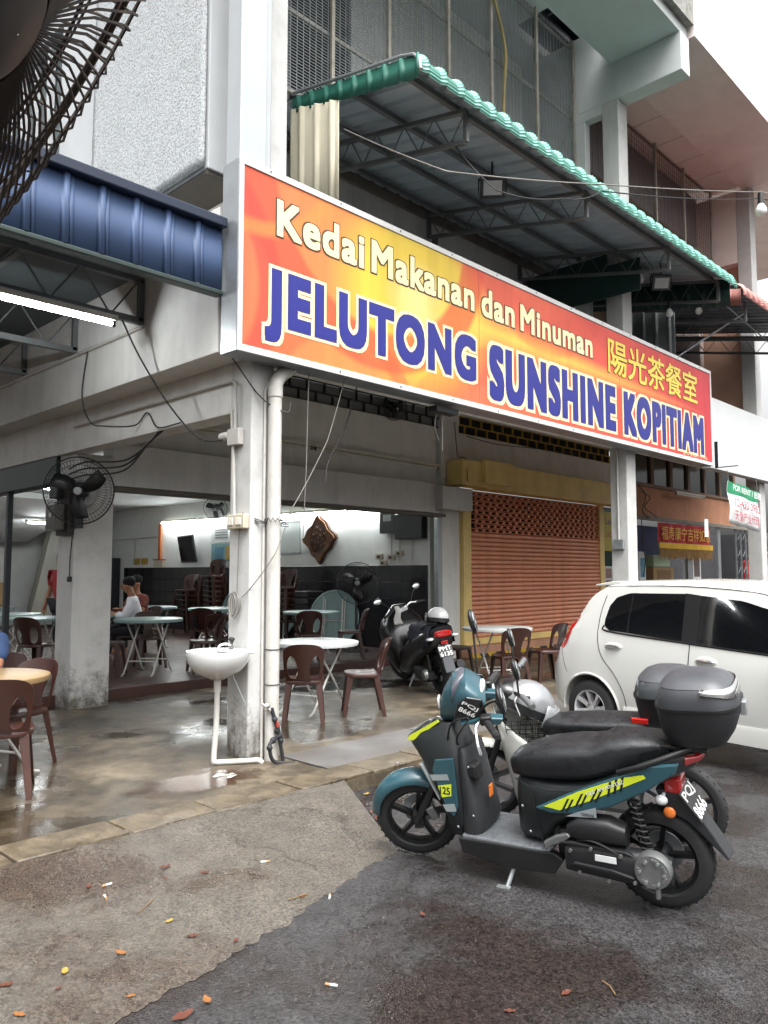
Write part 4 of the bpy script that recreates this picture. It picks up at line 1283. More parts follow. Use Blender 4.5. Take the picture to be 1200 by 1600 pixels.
for i in range(5):
    rr = .055 + .008 * (i % 3)
    t.tube([(3.815 - .006 * i, 5.37 + rr * .8 * math.cos(2 * math.pi * k / 20) + .01 * i, 1.34 + rr * 1.5 * math.sin(2 * math.pi * k / 20)) for k in range(21)], .004, 5)
tag(t.build('cable_coil', WIREGRY), 'small coil of grey wire hung on the front column', 'cable')
wire('cable', [(3.82, 5.36, 2.0), (3.81, 5.37, 1.42)], .004, WIREGRY, 'grey wire running down from the socket box to the coil', .0)
wire('cable', [(3.81, 5.3, 1.40), (3.95, 5.05, 1.75), (4.10, 5.05, 2.1), (4.55, 5.1, 2.75), (4.75, 5.1, 3.33)], .004, WIREGRY, 'grey wire rising from the coil to under the signboard', .02)
for i in range(3):
    wire('cable', [(3.8, 5.3, 2.03 + .03 * i), (4.11, 5.08, 2.02 - .02 * i)], .004, WIREBLK, ['dark wire looped across the downpipe, topmost', 'dark wire looped across the downpipe, middle', 'dark wire looped across the downpipe, lowest'][i], .02)
b = MB(); b.tube([(4.115 + .0 * k, 5.1, 2.03) for k in range(2)] if False else [(4.02 + .075 * math.cos(2 * math.pi * k / 24), 5.16 + .075 * math.sin(2 * math.pi * k / 24), 2.03 + .02 * math.sin(3 * k)) for k in range(25)], .005, 5)
tag(b.build('cable', WIREBLK), 'dark wire ring tied round the downpipe', 'cable')
wire('cable', smooth_path([(3.72, 5.35, 3.37), (3.9, 5.2, 3.05), (4.08, 5.08, 2.93), (4.12, 5.08, 3.02)], 6), .006, WIREBLK, 'black cable looping from the sign corner to the downpipe', 0, 1)
wire('cable', [(4.35, 5.12, 3.32), (4.33, 5.12, 2.5), (4.3, 5.12, 1.9)], .004, WIREGRY, 'thin grey wire hanging down by the downpipe', .0)
wire('cable', smooth_path([(5.0, 5.2, 3.32), (4.95, 5.3, 2.95), (4.7, 5.25, 2.6), (4.62, 5.2, 2.4)], 6), .006, WIREBLK, 'black cable hanging under the signboard', 0, 1)
wire('cable', smooth_path([(3.3, 6.44, 3.84), (3.4, 6.3, 3.5), (3.52, 6.0, 3.05), (3.66, 5.75, 2.75), (3.78, 5.58, 2.72), (3.8, 5.52, 2.76)], 8), .008, WIREBLK, 'black cable drooping from the canopy lamp to the junction box', 0, 1)
wire('cable', smooth_path([(3.53, 7.6, 3.85), (3.53, 7.7, 3.4), (3.53, 7.5, 3.1), (3.55, 7.2, 3.02), (3.8, 7.1, 3.05), (3.82, 6.9, 3.15), (3.82, 6.7, 2.98), (3.82, 6.3, 2.97)], 8), .007, WIREBLK, 'black cable snaking down the side beam', 0, 1)
for i in range(3):
    wire('cable', smooth_path([(3.8, 8.55, 2.75 - .06 * i), (3.78, 8.1, 2.78 - .07 * i), (3.8, 7.3, 2.72 - .05 * i), (3.84, 6.9, 2.85), (3.86, 6.72 - .05 * i, 2.97)], 8), .009, WIREBLK,
         ['black fan cable arching under the inner beam, upper', 'black fan cable arching under the inner beam, middle', 'black fan cable arching under the inner beam, lower'][i], 0, 1)
wire('cable', smooth_path([(3.86, 8.5, 2.3), (3.86, 8.57, 1.9), (3.85, 8.57, 1.75), (3.84, 8.55, 1.55)], 6), .007, WIREBLK, 'black cable with plug hanging on the fan column', 0, 1)
tag(MB().box((3.84, 8.55, 1.53), (.05, .04, .06)).build('plug', BLACKP, bevel=.01), 'black plug dangling in front of the fan column', 'plug')
t = thing('meter_box', 'dark electricity meter box on the fan column', 'meter', (3.88, 8.78, 2.02))
b = MB(); b.bx(-.05, .02, -.18, .14, .0, .62); b.build('board', mat('dark_wood_board', '2b2624', .6), t, smooth=0, bevel=.005)
b = MB(); b.bx(-.17, -.052, -.12, .16, .05, .36); b.build('meter', mat('smoky_meter_case', '4d4a42', .2, coat=.3), t, smooth=0, bevel=.02)
b = MB(); b.bx(-.13, -.052, -.04, .16, .42, .58); b.build('fuse_block', BLACKP, t, smooth=0, bevel=.008)
b = MB(); b.bx(-.178, -.172, -.02, .04, .2, .25); b.build('paper_tag', mat('paper_tag', 'b9b6ac', .7), t, smooth=0)

# overhead wires with bulbs
wire('cable', WIRE_A, .006, WIREGRY, 'pale overhead wire strung in front of the green awning', .015)
wire('cable', WIRE_B, .007, WIREBLK, 'black overhead wire twisted along the pale one', .04)
BULB = mat('frosted_bulb', 'e8e8e4', .3, var=.02)
def bulb(loc, label, s=1.0):
    t = thing('light_bulb', label, 'bulb', loc, group='small bulbs on wires')
    b = MB(); b.cyl((0, 0, 0), (0, 0, -.09 * s), .022 * s, .026 * s, 12); b.build('socket', BLACKP, t)
    b = MB(); b.lathe([(.018 * s, -.09 * s), (.03 * s, -.11 * s), (.045 * s, -.14 * s), (.045 * s, -.165 * s), (.03 * s, -.19 * s), (.004, -.2 * s)], n=16); b.build('globe', BULB, t)
bulb((10.93, 3.5, 6.72), 'white bulb hanging from the overhead wire at the right', 1.6)
bulb((10.55, 5.06, 6.02), 'white bulb under the awning beside the right flood light', 1.2)
bulb((11.5, 5.06, 5.74), 'white bulb at the awning end above the sign', 1.2)
bulb((12.62, 5.06, 6.05), 'white bulb under the red awning', 1.2)
wire('cable', smooth_path([(7.9, 5.9, 9.8), (8.2, 5.9, 9.3), (8.45, 5.9, 8.7), (8.42, 5.9, 8.1), (8.38, 5.9, 7.55)], 8), .025, mat('ochre_conduit', '9c8c5a', .6, var=.2), 'ochre hose hanging down the wire cage', 0, 1)

# unlit wall battens over the shopfront
tube_lamp((4.6, 8.84, 3.45), (7.6, 8.84, 3.45), 'long unlit tube batten on the shopfront wall, left length', lit=False, group='unlit battens')
tube_lamp((7.62, 8.84, 3.45), (10.5, 8.84, 3.42), 'long unlit tube batten on the shopfront wall, right length', lit=False, group='unlit battens')
# interior lamps along the party wall
for i in range(5):
    y0 = 9.3 + i * 1.75
    tube_lamp((10.42, y0, 2.76 + .02 * i), (10.42, y0 + 1.7, 2.78 + .02 * i), ['lit tube lamp on the shop wall nearest the roller guide', 'lit tube lamp on the shop wall above the carved ornament', 'lit tube lamp on the shop wall right of the front column', 'lit tube lamp on the shop wall left of the front column', 'lit tube lamp on the shop wall farthest inside'][i], group='lit tubes on the shop wall')
tube_lamp((7.2, 18.4, 2.75), (8.1, 18.4, 2.75), 'short lit tube lamp deep inside the shop')
for i, (xx, yy) in enumerate(((6.0, 11.5), (6.0, 15.0))):
    tube_lamp((xx - .6, yy, 3.2), (xx + .6, yy, 3.2), ['lit ceiling tube inside the shop above the front tables', 'lit ceiling tube inside the shop above the rear tables'][i])
b = MB(); b.bx(10.44, 10.49, 18.05, 18.17, 1.93, 2.84); 
tag(b.build('orange_conduit', mat('orange_conduit', 'a65a2a', .5, var=.15), smooth=0, bevel=.01), 'orange vertical conduit on the shop wall beside the lamps', 'pipe')
t = thing('junction_box', 'white fuse box below the orange conduit', 'fuse box', (10.47, 18.1, 1.75))
MB().bx(-.06, .02, -.22, .22, -.0, .16).build('box', CB, t, smooth=0, bevel=.01); MB().bx(-.07, .02, -.24, .24, .165, .2).build('lid', mat('rusty_red_lid', '8a3a2a', .5), t, smooth=0)
for i in range(2):
    tag(MB().bx(10.46, 10.49, 18.75 + .4 * i, 19.05 + .4 * i, 1.82, 1.98).build('notice', mat('yellow_notice', 'a98a32', .5), smooth=0), ['small yellow notice on the shop wall, nearer the conduit', 'small yellow notice on the shop wall, farther inside'][i], 'notice')
b = MB(); b.tube([(10.47, 18.3, 2.52), (10.47, 21.2, 2.5)], .015, 6); b.tube([(10.47, 19.4, 2.52), (10.47, 19.4, 1.8)], .015, 6); b.tube([(10.47, 20.8, 2.5), (10.47, 20.8, 1.75)], .015, 6)
tag(b.build('conduit', PVC), 'white conduits on the far shop wall', 'pipe')
# television
t = thing('television', 'black flat television tilted on the shop wall', 'television', (10.4, 16.6, 1.85), (0, R(-10), R(-14)))
MB().bx(-.04, .01, -.56, .56, -.0, .66).build('case', BLACKP, t, smooth=0, bevel=.01); MB().bx(-.046, -.041, -.52, .52, .05, .62).build('screen', mat('tv_screen', '0b0d12', .1), t, smooth=0)
MB().bx(.01, .14, -.06, .06, .2, .4).build('wall_mount', DARKMETAL, t, smooth=0)
# posters and whiteboard
def wall_board(name, label, cat, y0, y1, z0, z1, m, items, x=10.485):
    t = thing(name, label, cat, (x, (y0 + y1) / 2, z0))
    MB().bx(-.012, .008, -(y1 - y0) / 2, (y1 - y0) / 2, 0, z1 - z0).build('sheet', m, t, smooth=0)
    for (a, b2, c, d, mm) in items:
        MB().bx(-.016, -.0125, a, b2, c, d).build('print', mm, t, smooth=0)
    return t
PAPER = mat('paper_white', 'c7cbc8', .6, var=.05); PBLUE = mat('print_blue', '4a7a90', .5, var=.3, vscale=6); PYEL = mat('print_ochre', 'a88a3c', .5, var=.3, vscale=6); PGRN = mat('print_green', '4c7350', .5, var=.3, vscale=6); PTXT = mat('print_grey', '7a7d7d', .6)
wall_board('poster', 'white notice with grey print on the shop wall', 'poster', 14.3, 15.8, 2.3, 2.72, PAPER, [(-.6, -.1, .1 + .06 * i, .13 + .06 * i, PTXT) for i in range(4)] + [(.1, .6, .1 + .06 * i, .13 + .06 * i, PTXT) for i in range(4)])
wall_board('poster', 'colourful drinks poster below the white notice', 'poster', 14.3, 15.8, 1.86, 2.27, mat('poster_teal', '6d8f92', .5, var=.3, vscale=5), [(-.6, -.25, .05, .36, PGRN), (-.15, .15, .05, .36, PYEL), (.25, .6, .05, .33, PBLUE)])
wall_board('whiteboard', 'small silver framed whiteboard beside the carved ornament', 'board', 12.55, 13.35, 2.0, 2.68, mat('whiteboard_face', 'b6bdb9', .25, var=.04), [(-.4, -.37, 0, .68, GALV), (.37, .4, 0, .68, GALV), (-.4, .4, .65, .68, GALV), (-.4, .4, 0, .03, GALV)])
# carved diamond ornament
t = thing('wall_ornament', 'carved brown diamond ornament hung on the shop wall', 'ornament', (10.47, 11.92, 2.28))
def dia(s, n=8, wob=.06):
    pts = []
    cs = [(0, .52 * s), (.52 * s, 0), (0, -.52 * s), (-.52 * s, 0)]
    for k in range(4):
        a_, b_2 = cs[k], cs[(k + 1) % 4]
        for i in range(n):
            q = i / n; w_ = 1 + wob * math.sin(q * math.pi * 4)
            pts.append(((a_[0] + (b_2[0] - a_[0]) * q) * w_, (a_[1] + (b_2[1] - a_[1]) * q) * w_))
    return pts
ORN = mat('carved_wood_brown', '40200f', .4, var=.4, vscale=14, bump=.8, bscale=30); ORNG = mat('ornament_gold', '6b4420', .5, .1, var=.4, vscale=20, bump=.8, bscale=30)
MB().prism(dia(1.0), -.04, .01, 'yz').build('back_board', ORN, t, smooth=0, bevel=.008)
bm = fill_poly(dia(.93), [[(.26 * math.cos(a_ * math.pi / 12), .30 * math.sin(a_ * math.pi / 12)) for a_ in range(24)]], .02)
me = bpy.data.meshes.new('fretwork'); bm.to_mesh(me); bm.free()
me.transform(Matrix.Translation((-.062, 0, 0)) @ Matrix.Rotation(R(90), 4, 'Z'))
link('fretwork', me, ORNG, t, 0)
b = MB()
for k in range(28):
    a_ = 2 * math.pi * k / 28
    b.ell((-.066, .33 * math.cos(a_) * (1 - .15 * abs(math.sin(2 * a_))), .35 * math.sin(a_)), (.008, .025, .025), nu=8, nv=5)
for k in range(14):
    a_ = 2.4 * k; r_ = .06 * math.sqrt(k)
    b.ell((-.06, r_ * math.cos(a_), r_ * 1.1 * math.sin(a_)), (.02, .04, .045), nu=8, nv=5)
o = b.build('carving', mat('carved_relief', '5e3c1e', .5, .1, var=.5, vscale=25), t); o['kind'] = 'stuff'
# electrics near the shop front
t = thing('distribution_board', 'black distribution boxes on the shop wall by the roller guide', 'fuse box', (10.47, 9.65, 2.2))
MB().bx(-.14, .02, -.55, .1, .0, .45).build('box', BLACKP, t, smooth=0, bevel=.01); MB().bx(-.12, .02, .12, .5, .12, .5).build('box', mat('dark_grey_box', '24282a', .4), t, smooth=0, bevel=.01)
MB().bx(-.128, -.122, .2, .4, .34, .46).build('paper_tag', PAPER, t, smooth=0)
b = MB()
for yy in (.3, .1, -.2): b.tube([(0, yy, 0.1), (0, yy, -.42)], .014, 6)
b.build('conduit', PVC, t)
for i, (yy, zz) in enumerate(((9.95, 1.88), (10.15, 1.78), (10.25, 1.9), (9.75, 1.95))):
    tt = thing('wall_socket', ['white wall socket under the black boxes, middle', 'white wall socket under the black boxes, lowest', 'white wall socket under the black boxes, left', 'white wall socket under the black boxes, right'][i], 'socket', (10.47, yy, zz), group='wall sockets')
    MB().bx(-.04, .02, -.08, .08, -.05, .05).build('plate', CB, tt, smooth=0, bevel=.006); MB().bx(-.05, -.041, -.03, .03, -.02, .02).build('switch', BLACKP, tt, smooth=0)

# ============================================================ FANS
GUARD = mat('fan_guard_black', '141415', .5, .3, var=.2)
BLADE = mat('fan_blade_black', '1a1b1d', .4, var=.15)
def fan(name, label, loc, face, r=.35, wires=48, rings=3, wr=.0022, mount=None, mount_kind='arm', gm=GUARD, group=None, bm_=BLADE, blade_a=20, depth=.16, badge=None):
    """guarded fan whose grille faces along `face`"""
    q = Vector(face).to_track_quat('Z', 'Y').to_euler()
    t = thing(name, label, 'fan', loc, q, group)
    for nm, sgn in (('front_guard', 1), ('rear_guard', -1)):
        b = MB()
        for k in range(wires):
            a = 2 * math.pi * k / wires
            tw = .25 * sgn
            pts = []
            for (rr, zz) in ((.12, 1.0), (.4, .98), (.7, .86), (.88, .6), (.97, .25), (1.0, .0)):
                aa = a + tw * (1 - rr)
                pts.append((r * rr * math.cos(aa), r * rr * math.sin(aa), sgn * (depth * .5 * zz + .004)))
            b.tube(pts, wr, 4, cap=False)
        for k in range(rings):
            rr = [.3, .55, .78, .92][k]; zz = [1.0, .94, .77, .45][k]
            b.torus((0, 0, sgn * depth * .5 * zz), (0, 0, 1), r * rr, wr, 40, 4)
        b.build(nm, gm, t, smooth=60)
    b = MB(); b.torus((0, 0, 0), (0, 0, 1), r * 1.005, .008, 48, 6); b.build('rim', gm, t)
    b = MB(); b.lathe([(.001, depth * .5 + .012), (r * .1, depth * .5 + .01), (r * .13, depth * .5)], n=20); b.build('badge', badge or mat('fan_badge', '8d8f90', .4), t)
    b = MB()
    for k in range(3):
        a = R(blade_a + 120 * k); n = 9
        vs = []
        for i in range(n):
            f_ = i / (n - 1)
            rr = r * (.12 + .74 * f_); w = r * (.16 + .30 * math.sin(f_ * 2.4))
            for s_ in (-1, 1):
                aa = a + s_ * w / max(rr, .05) * .5 + .3 * f_
                vs.append((rr * math.cos(aa), rr * math.sin(aa), s_ * w * .22))
        b.add(vs, [(2 * i, 2 * i + 1, 2 * i + 3, 2 * i + 2) for i in range(n - 1)])
    o = b.build('blades', bm_, t, smooth=60)
    s_ = o.modifiers.new('thick', 'SOLIDIFY'); s_.thickness = .006
    b = MB(); b.lathe([(.001, .06), (r * .14, .05), (r * .17, 0), (r * .17, -.03), (.001, -.03)], n=20); b.build('hub', bm_, t)
    b = MB(); b.lathe([(.001, -.05), (r * .22, -.055), (r * .26, -.1), (r * .25, -.2), (r * .15, -.27), (.001, -.28)], n=20); b.build('motor', BLACKP, t)
    return t
# wall fan on the second column, facing the street
f1 = fan('wall_fan', 'black wall fan mounted on the second column', (3.72, 8.12, 2.47), (-.55, -.82, -.12), .355, 56, 4, .0016, group='wall fans')
def world_part(t, b, name, m, **kw):
    return b.build(name, m, t, world=True, **kw)
b = MB(); b.tube(smooth_path([(3.85, 8.32, 2.50), (3.92, 8.45, 2.45), (3.93, 8.58, 2.3)], 5), .03, 10); b.bx(3.88, 3.98, 8.55, 8.6, 2.1, 2.4)
world_part(f1, b, 'arm', BLACKP)
# dusty near fan at the top left, hung on a steel post beside the camera
DUSTY = mat('dusty_fan_wire', '2c231d', .75, .1, var=.5, vscale=20, damt=.6, dirt='5a4a3a', dscale=12)
NEARB = mat('dusty_fan_blade', '1d1b1a', .6, var=.3, damt=.4, dirt='4a3a2e', dscale=8)
f2 = fan('pedestal_fan', 'dusty black fan guard close overhead at the upper left', NEAR_FAN[0], NEAR_FAN[1], .64, 120, 4, .0026, gm=DUSTY, bm_=NEARB, depth=.16, blade_a=75, badge=NEARB)
f2.name = 'wall_fan'
b = MB(); nf = Vector(NEAR_FAN[0]); fd = Vector(NEAR_FAN[1]).normalized()
pm = nf - fd * .28
b.tube([pm + fd * .1, pm - fd * .12, Vector((-.75, 1.55, 3.05)), Vector((-.75, 1.55, 2.8))], .03, 8)
b.build('arm', BLACKP, f2, world=True)
pst = MB(); pst.bx(-.8, -.7, 1.5, 1.6, 0, 3.3)
tag(pst.build('steel_post', GREYMETAL, smooth=0, bevel=.006), 'steel post carrying the dusty overhead fan, left of view', 'post')
f3 = fan('wall_fan', 'small dark wall fan high inside the shop', (10.1, 15.1, 3.05), (-.6, -.7, -.35), .26, 40, 3, .002, group='wall fans')
b = MB(); b.tube(smooth_path([(10.25, 15.25, 3.1), (10.4, 15.3, 3.05), (10.47, 15.3, 2.9)], 5), .03, 8); b.build('arm', BLACKP, f3, world=True)
f4 = fan('pedestal_fan', 'large black pedestal fan standing beside the black scooter', (9.6, 9.95, 1.42), (-.7, -.7, .05), .36, 56, 4, .0016, group='fans')
b = MB(); b.cyl((9.72, 10.1, .24), (9.72, 10.1, 1.38), .025, n=12); b.build('stand', BLACKP, f4, world=True)
b = MB(); b.lathe([(.001, .05), (.2, .04), (.24, 0), (.001, 0)], (9.72, 10.1, .222), n=24); b.build('base', BLACKP, f4, world=True)
f5 = fan('wall_fan', 'dark fan behind the shopfront vent grille', (9.3, 8.75, 4.3), (-.3, -.8, -.3), .2, 36, 3, .002, group='wall fans')
b = MB(); b.tube([(9.38, 8.9, 4.35), (9.4, 8.95, 4.3)], .03, 8); b.build('arm', BLACKP, f5, world=True)

# ============================================================ CHAIRS AND TABLES
def chair_set(brown):
    tmp = thing('plastic_chair', 'x', 'chair')
    n = 36
    outer = []
    def ow(z):
        t = (z - .40) / .40
        return .172 + .03 * math.sin(min(1, t * 1.15) * math.pi * .55)
    zs = [.40 + .30 * i / 12 for i in range(13)]
    for z in zs: outer.append((ow(z), z))
    for i in range(1, 16):
        a = math.pi * i / 16
        outer.append((ow(.70) * math.copysign(abs(math.cos(a)) ** .75, math.cos(a)), .70 + .105 * math.sin(a) ** .8))
    for z in reversed(zs): outer.append((-ow(z), z))
    holes = []
    for s in (-1, 1):
        h = []
        for i in range(24):
            a = 2 * math.pi * i / 24
            x = .112 + .052 * math.cos(a); z = .575 + .115 * math.sin(a)
            x += .02 * (z - .575) / .115 * (1 if math.cos(a) < 0 else .25)
            h.append((s * x, z))
        holes.append(h)
    bm = fill_poly(outer, holes, .016)
    bmesh.ops.subdivide_edges(bm, edges=[e for e in bm.edges if e.calc_length() > .09], cuts=2)
    for v in bm.verts:
        v.co.y += -.205 - .30 * (v.co.z - .42) + 1.5 * v.co.x ** 2
    me = bpy.data.meshes.new('backrest'); bm.to_mesh(me); bm.free()
    link('backrest', me, brown, tmp, 35)
    # seat: dished with rounded corners and rolled edge
    b = MB()
    def ring(s, z, dz=0):
        pts = []
        for i in range(32):
            a = 2 * math.pi * i / 32
            c, s_ = math.cos(a), math.sin(a)
            x = .205 * s * math.copysign(abs(c) ** .55, c); y = .195 * s * math.copysign(abs(s_) ** .55, s_)
            pts.append((x, y, z + dz * abs(x) / .2))
        return pts
    b.loft([ring(1.0, .405), ring(1.02, .43), ring(.97, .445), ring(.8, .438), ring(.4, .43), ring(.05, .428)])
    b.build('seat', brown, tmp, smooth=50)
    for (sx_, sy_) in ((1, 1), (-1, 1), (1, -1), (-1, -1)):
        b = MB()
        def sec(z, k):
            cx, cyy = sx_ * (.178 + .035 * (1 - z / .42)), sy_ * (.168 + (.05 if sy_ > 0 else .075) * (1 - z / .42))
            w = .026 + .016 * k
            th = .007
            L = [(0, 0), (-w * 1.5, 0), (-w * 1.5, -th), (-th, -th), (-th, -w * 1.5), (0, -w * 1.5)]
            return [(cx + sx_ * p[0], cyy + sy_ * p[1], z) for p in L]
        b.loft([sec(0, 0), sec(.2, .4), sec(.415, 1)])
        b.build('leg', brown, tmp, smooth=0, bevel=.002, seg=1)
    return tmp
BROWN = mat('brown_plastic', '331912', .38, var=.15, vscale=3, rvar=.1, damt=.15, dirt='6b4a3e')
proto_chair = chair_set(BROWN)
used = [False]
FACE_C = {}
def chair(x, y, z, ang, label, group='brown plastic chairs', tilt=0):
    """ang: heading of the chair front, degrees from +X"""
    rz = R(ang - 90)
    if not used[0]:
        used[0] = True
        proto_chair.location = (x, y, z); proto_chair.rotation_euler = (0, 0, rz)
        tag(proto_chair, label, 'chair', group)
        return proto_chair
    return dup(proto_chair, (x, y, z), (R(tilt), 0, rz), label, group)
TW = mat('pale_table_top', 'c3c8c6', .3, var=.05, damt=.1, dirt='8f8c80')
TG = mat('grey_green_table_top', '7f9a98', .3, var=.08)
TY = mat('tan_table_top', '8c7450', .35, var=.1)
LEGW = mat('white_tube_leg', 'c6c6c0', .35, .1, var=.1, damt=.2, dirt='7b746a')
def table_set(top, r):
    t = thing('folding_table', 'x', 'table')
    b = MB(); b.lathe([(.001, .755), (r * .96, .755), (r, .75), (r * 1.005, .738), (r * .99, .712), (r * .95, .712), (r * .94, .735), (.001, .735)], n=48); b.build('tabletop', top, t, smooth=40)
    for s in (-1, 1):
        for q in (-1, 1):
            b = MB(); b.tube(smooth_path([(s * .30, q * .20 + s * .015, .73), (s * .26, q * .20 + s * .015, .68), (0, q * .20 + s * .015, .40), (-s * .24, q * .20 + s * .015, .1), (-s * .30, q * .20 + s * .015, .035), (-s * .37, q * .20 + s * .015, .012)], 5), .012, 8)
            b.build('leg', LEGW, t)
        b = MB(); b.tube([(-s * .17, -.21 + s * .015, .185), (-s * .17, .21 + s * .015, .185)], .009, 8); b.tube([(s * .285, -.2, .705), (s * .285, .2, .705)], .009, 8); b.build('stretcher', LEGW, t)
    return t
protos = {}
def table(x, y, z, rz, label, top, r=.46, tilt=None, group='round folding tables'):
    key = (top.name, r)
    if key not in protos:
        t = table_set(top, r); protos[key] = t
        t.location = (x, y, z); t.rotation_euler = (0, 0, R(rz)); tag(t, label, 'table', group)
        return t
    return dup(protos[key], (x, y, z), (0, 0, R(rz)), label, group)
F0, FI = .1, .22
table(5.74, 6.62, F0, 15, 'pale round folding table behind the front column, two chairs pulled up', TW, .48)
chair(5.22, 6.18, F0, 48, 'brown plastic chair with its back to us at the pale table beside the downpipe')
chair(5.98, 6.12, F0, 140, 'brown plastic chair side on, right of the pale table by the downpipe')
table(8.95, 6.5, F0, 60, 'pale round folding table in front of the roller shutter', TW, .48)
chair(8.55, 6.02, F0, 60, 'brown plastic chair with its back to us before the roller shutter table')
chair(9.45, 6.05, F0, 150, 'brown plastic chair right of the roller shutter table, next to the car')
chair(8.95, 7.25, F0, -80, 'brown plastic chair behind the roller shutter table')
table(2.12, 6.16, F0, 20, 'tan round folding table cut off at the left edge', TY, .48)
chair(2.12, 5.70, F0, 66, 'brown plastic chair in the left foreground with its back to us')
chair(2.47, 6.40, F0, 205, 'brown plastic chair behind the tan table at the left edge')
table(5.6, 9.95, FI, 40, 'grey green folding table just inside the shop, nearest the step', TG, .46)
chair(5.15, 10.2, FI, -40, 'brown plastic chair left of the nearest table inside the shop')
chair(6.25, 9.55, FI, 160, 'brown plastic chair right of the nearest table inside the shop')
chair(6.65, 9.9, FI, 70, 'brown plastic chair inside the shop just left of the wash basin')
chair(6.0, 10.6, FI, -110, 'brown plastic chair behind the nearest table inside the shop')
table(8.1, 12.1, FI, 10, 'grey green folding table inside the shop left of the front column', TG, .46)
chair(7.45, 11.4, FI, 45, 'brown plastic chair at the table left of the front column inside')
table(7.6, 13.4, FI, 80, 'grey green folding table deep inside behind the seated man', TG, .46)
table(5.55, 11.55, FI, 0, 'grey green folding table the man in white eats at', TG, .46)
table(8.5, 9.9, FI, 30, 'grey green folding table inside the shop right of the downpipe', TG, .46)
chair(8.05, 9.45, FI, 55, 'brown plastic chair at the inside table right of the downpipe, back to us')
chair(8.85, 9.35, FI, 140, 'brown plastic chair at the inside table beside the leaning folded tables')
table(4.75, 12.6, FI, 0, 'grey green folding table inside the side opening, farther', TG, .46)
table(4.6, 11.3, FI, 50, 'grey green folding table inside the side opening, nearer', TG, .46)
chair(4.4, 10.7, FI, 30, 'brown plastic chair inside the side opening behind the second column')
# stacks of chairs inside: every chair its own
for sx_, sy_, n_st, lab in ((9.95, 14.9, 9, 'tall stack of dark chairs by the posters'), (9.9, 15.9, 6, 'lower stack of dark chairs under the television'), (9.85, 12.3, 7, 'stack of dark chairs under the carved ornament')):
    for k in range(n_st):
        pos = 'bottom' if k == 0 else ('top' if k == n_st - 1 else None)
        chair(sx_ - .02 * k, sy_ - .02 * k, FI + .11 * k, 200, '%s chair in the %s' % (pos or ['', 'second', 'third', 'fourth', 'fifth', 'sixth', 'seventh', 'eighth'][k] + ' lowest', lab), 'chairs in the ' + lab)
# folded tables leaning on the tiled wall
def folded(x, y, ang, lean, label):
    key = 'folded'
    if key not in protos:
        t = thing('folded_table', label, 'table', group='folded tables against the wall')
        b = MB(); b.lathe([(.001, .0), (.44, 0), (.46, -.01), (.46, -.03), (.45, -.035), (.43, -.035), (.425, -.018), (.001, -.018)], (0, 0, .5), (0, -1, 0), n=40); b.build('tabletop', TG, t, smooth=40)
        b = MB()
        for i in range(7): b.bx(-.30, .30, .02, .028, .22 + i * .09, .23 + i * .09)
        for i in range(7): b.bx(-.3 + i * .1, -.29 + i * .1, .02, .027, .16, .84)
        b.build('rib_grid', TG, t, smooth=0)
        for q in (-1, 1):
            b = MB(); b.tube(smooth_path([(q * .2, .04, .85), (q * .2, .045, .4), (q * .2, .05, .12), (q * .24, .05, .03), (q * .3, .05, .0)], 5), .011, 8); b.build('leg', LEGW, t)
            b = MB(); b.tube(smooth_path([(q * .16, .055, .8), (q * .16, .06, .3), (q * .12, .06, .08), (q * .08, .06, .0)], 5), .011, 8); b.build('leg', LEGW, t)
        b = MB(); b.tube([(-.2, .05, .45), (.2, .05, .45)], .009, 6); b.build('stretcher', LEGW, t)
        # the ribbed underside looks away from the wall: build facing +y then turn
        protos[key] = t
        t.location = (x, y, FI); t.rotation_euler = (R(lean), 0, R(ang)); t.scale = (1.05, 1, 1.12)
        return t
    c = dup(protos[key], (x, y, FI), (R(lean), 0, R(ang)), label)
    return c
folded(9.75, 10.75, 118, 8, 'folded grey green table leaning upright left of the black scooter')
folded(10.1, 12.9, 110, 8, 'folded grey green table leaning behind the downpipe, outermost')
folded(10.15, 13.2, 100, 8, 'folded grey green table leaning behind the downpipe, middle')
folded(10.2, 13.5, 100, 9, 'folded grey green table leaning behind the downpipe, innermost')
folded(10.05, 14.1, 110, 9, 'folded grey green table leaning left of the front column')
# stacked menu boards / crates
t = thing('crate_stack', 'stack of dark plastic trays against the tiled wall', 'crate', (9.9, 11.6, FI))
for k in range(8):
    MB().bx(-.2, .2, -.2, .2, .01 + k * .13, .12 + k * .13).build('tray', mat('black_tray', '161618', .4, var=.2), t, smooth=0, bevel=.01)
t = thing('cardboard_box', 'brown cardboard box standing on a table deep inside', 'box', (5.9, 17.0, .9), (0, 0, .2))
CARD = mat('cardboard', '8a6f4c', .8, var=.12)
MB().bx(-.35, .35, -.25, .25, 0, .5).build('box', CARD, t, smooth=0, bevel=.006)
b = MB(); b.bx(-.36, .36, -.05, .05, .5, .505); b.build('tape', mat('packing_tape', 'a8926a', .3), t, smooth=0)
MB().bx(-.5, .5, -.35, .35, -.03, -.001).build('shelf_top', TG, t, smooth=0)
b = MB()
for q in ((-.45, -.3), (.45, -.3), (-.45, .3), (.45, .3)): b.cyl((q[0], q[1], -.68), (q[0], q[1], -.03), .015, n=8)
b.build('shelf_leg', LEGW, t)
tag(MB().bx(10.2, 10.48, 20.2, 20.9, .22, 2.0).build('fridge', mat('dark_fridge', '1c1d20', .4), smooth=0, bevel=.02), 'dark cabinet standing at the far end of the shop', 'cabinet')
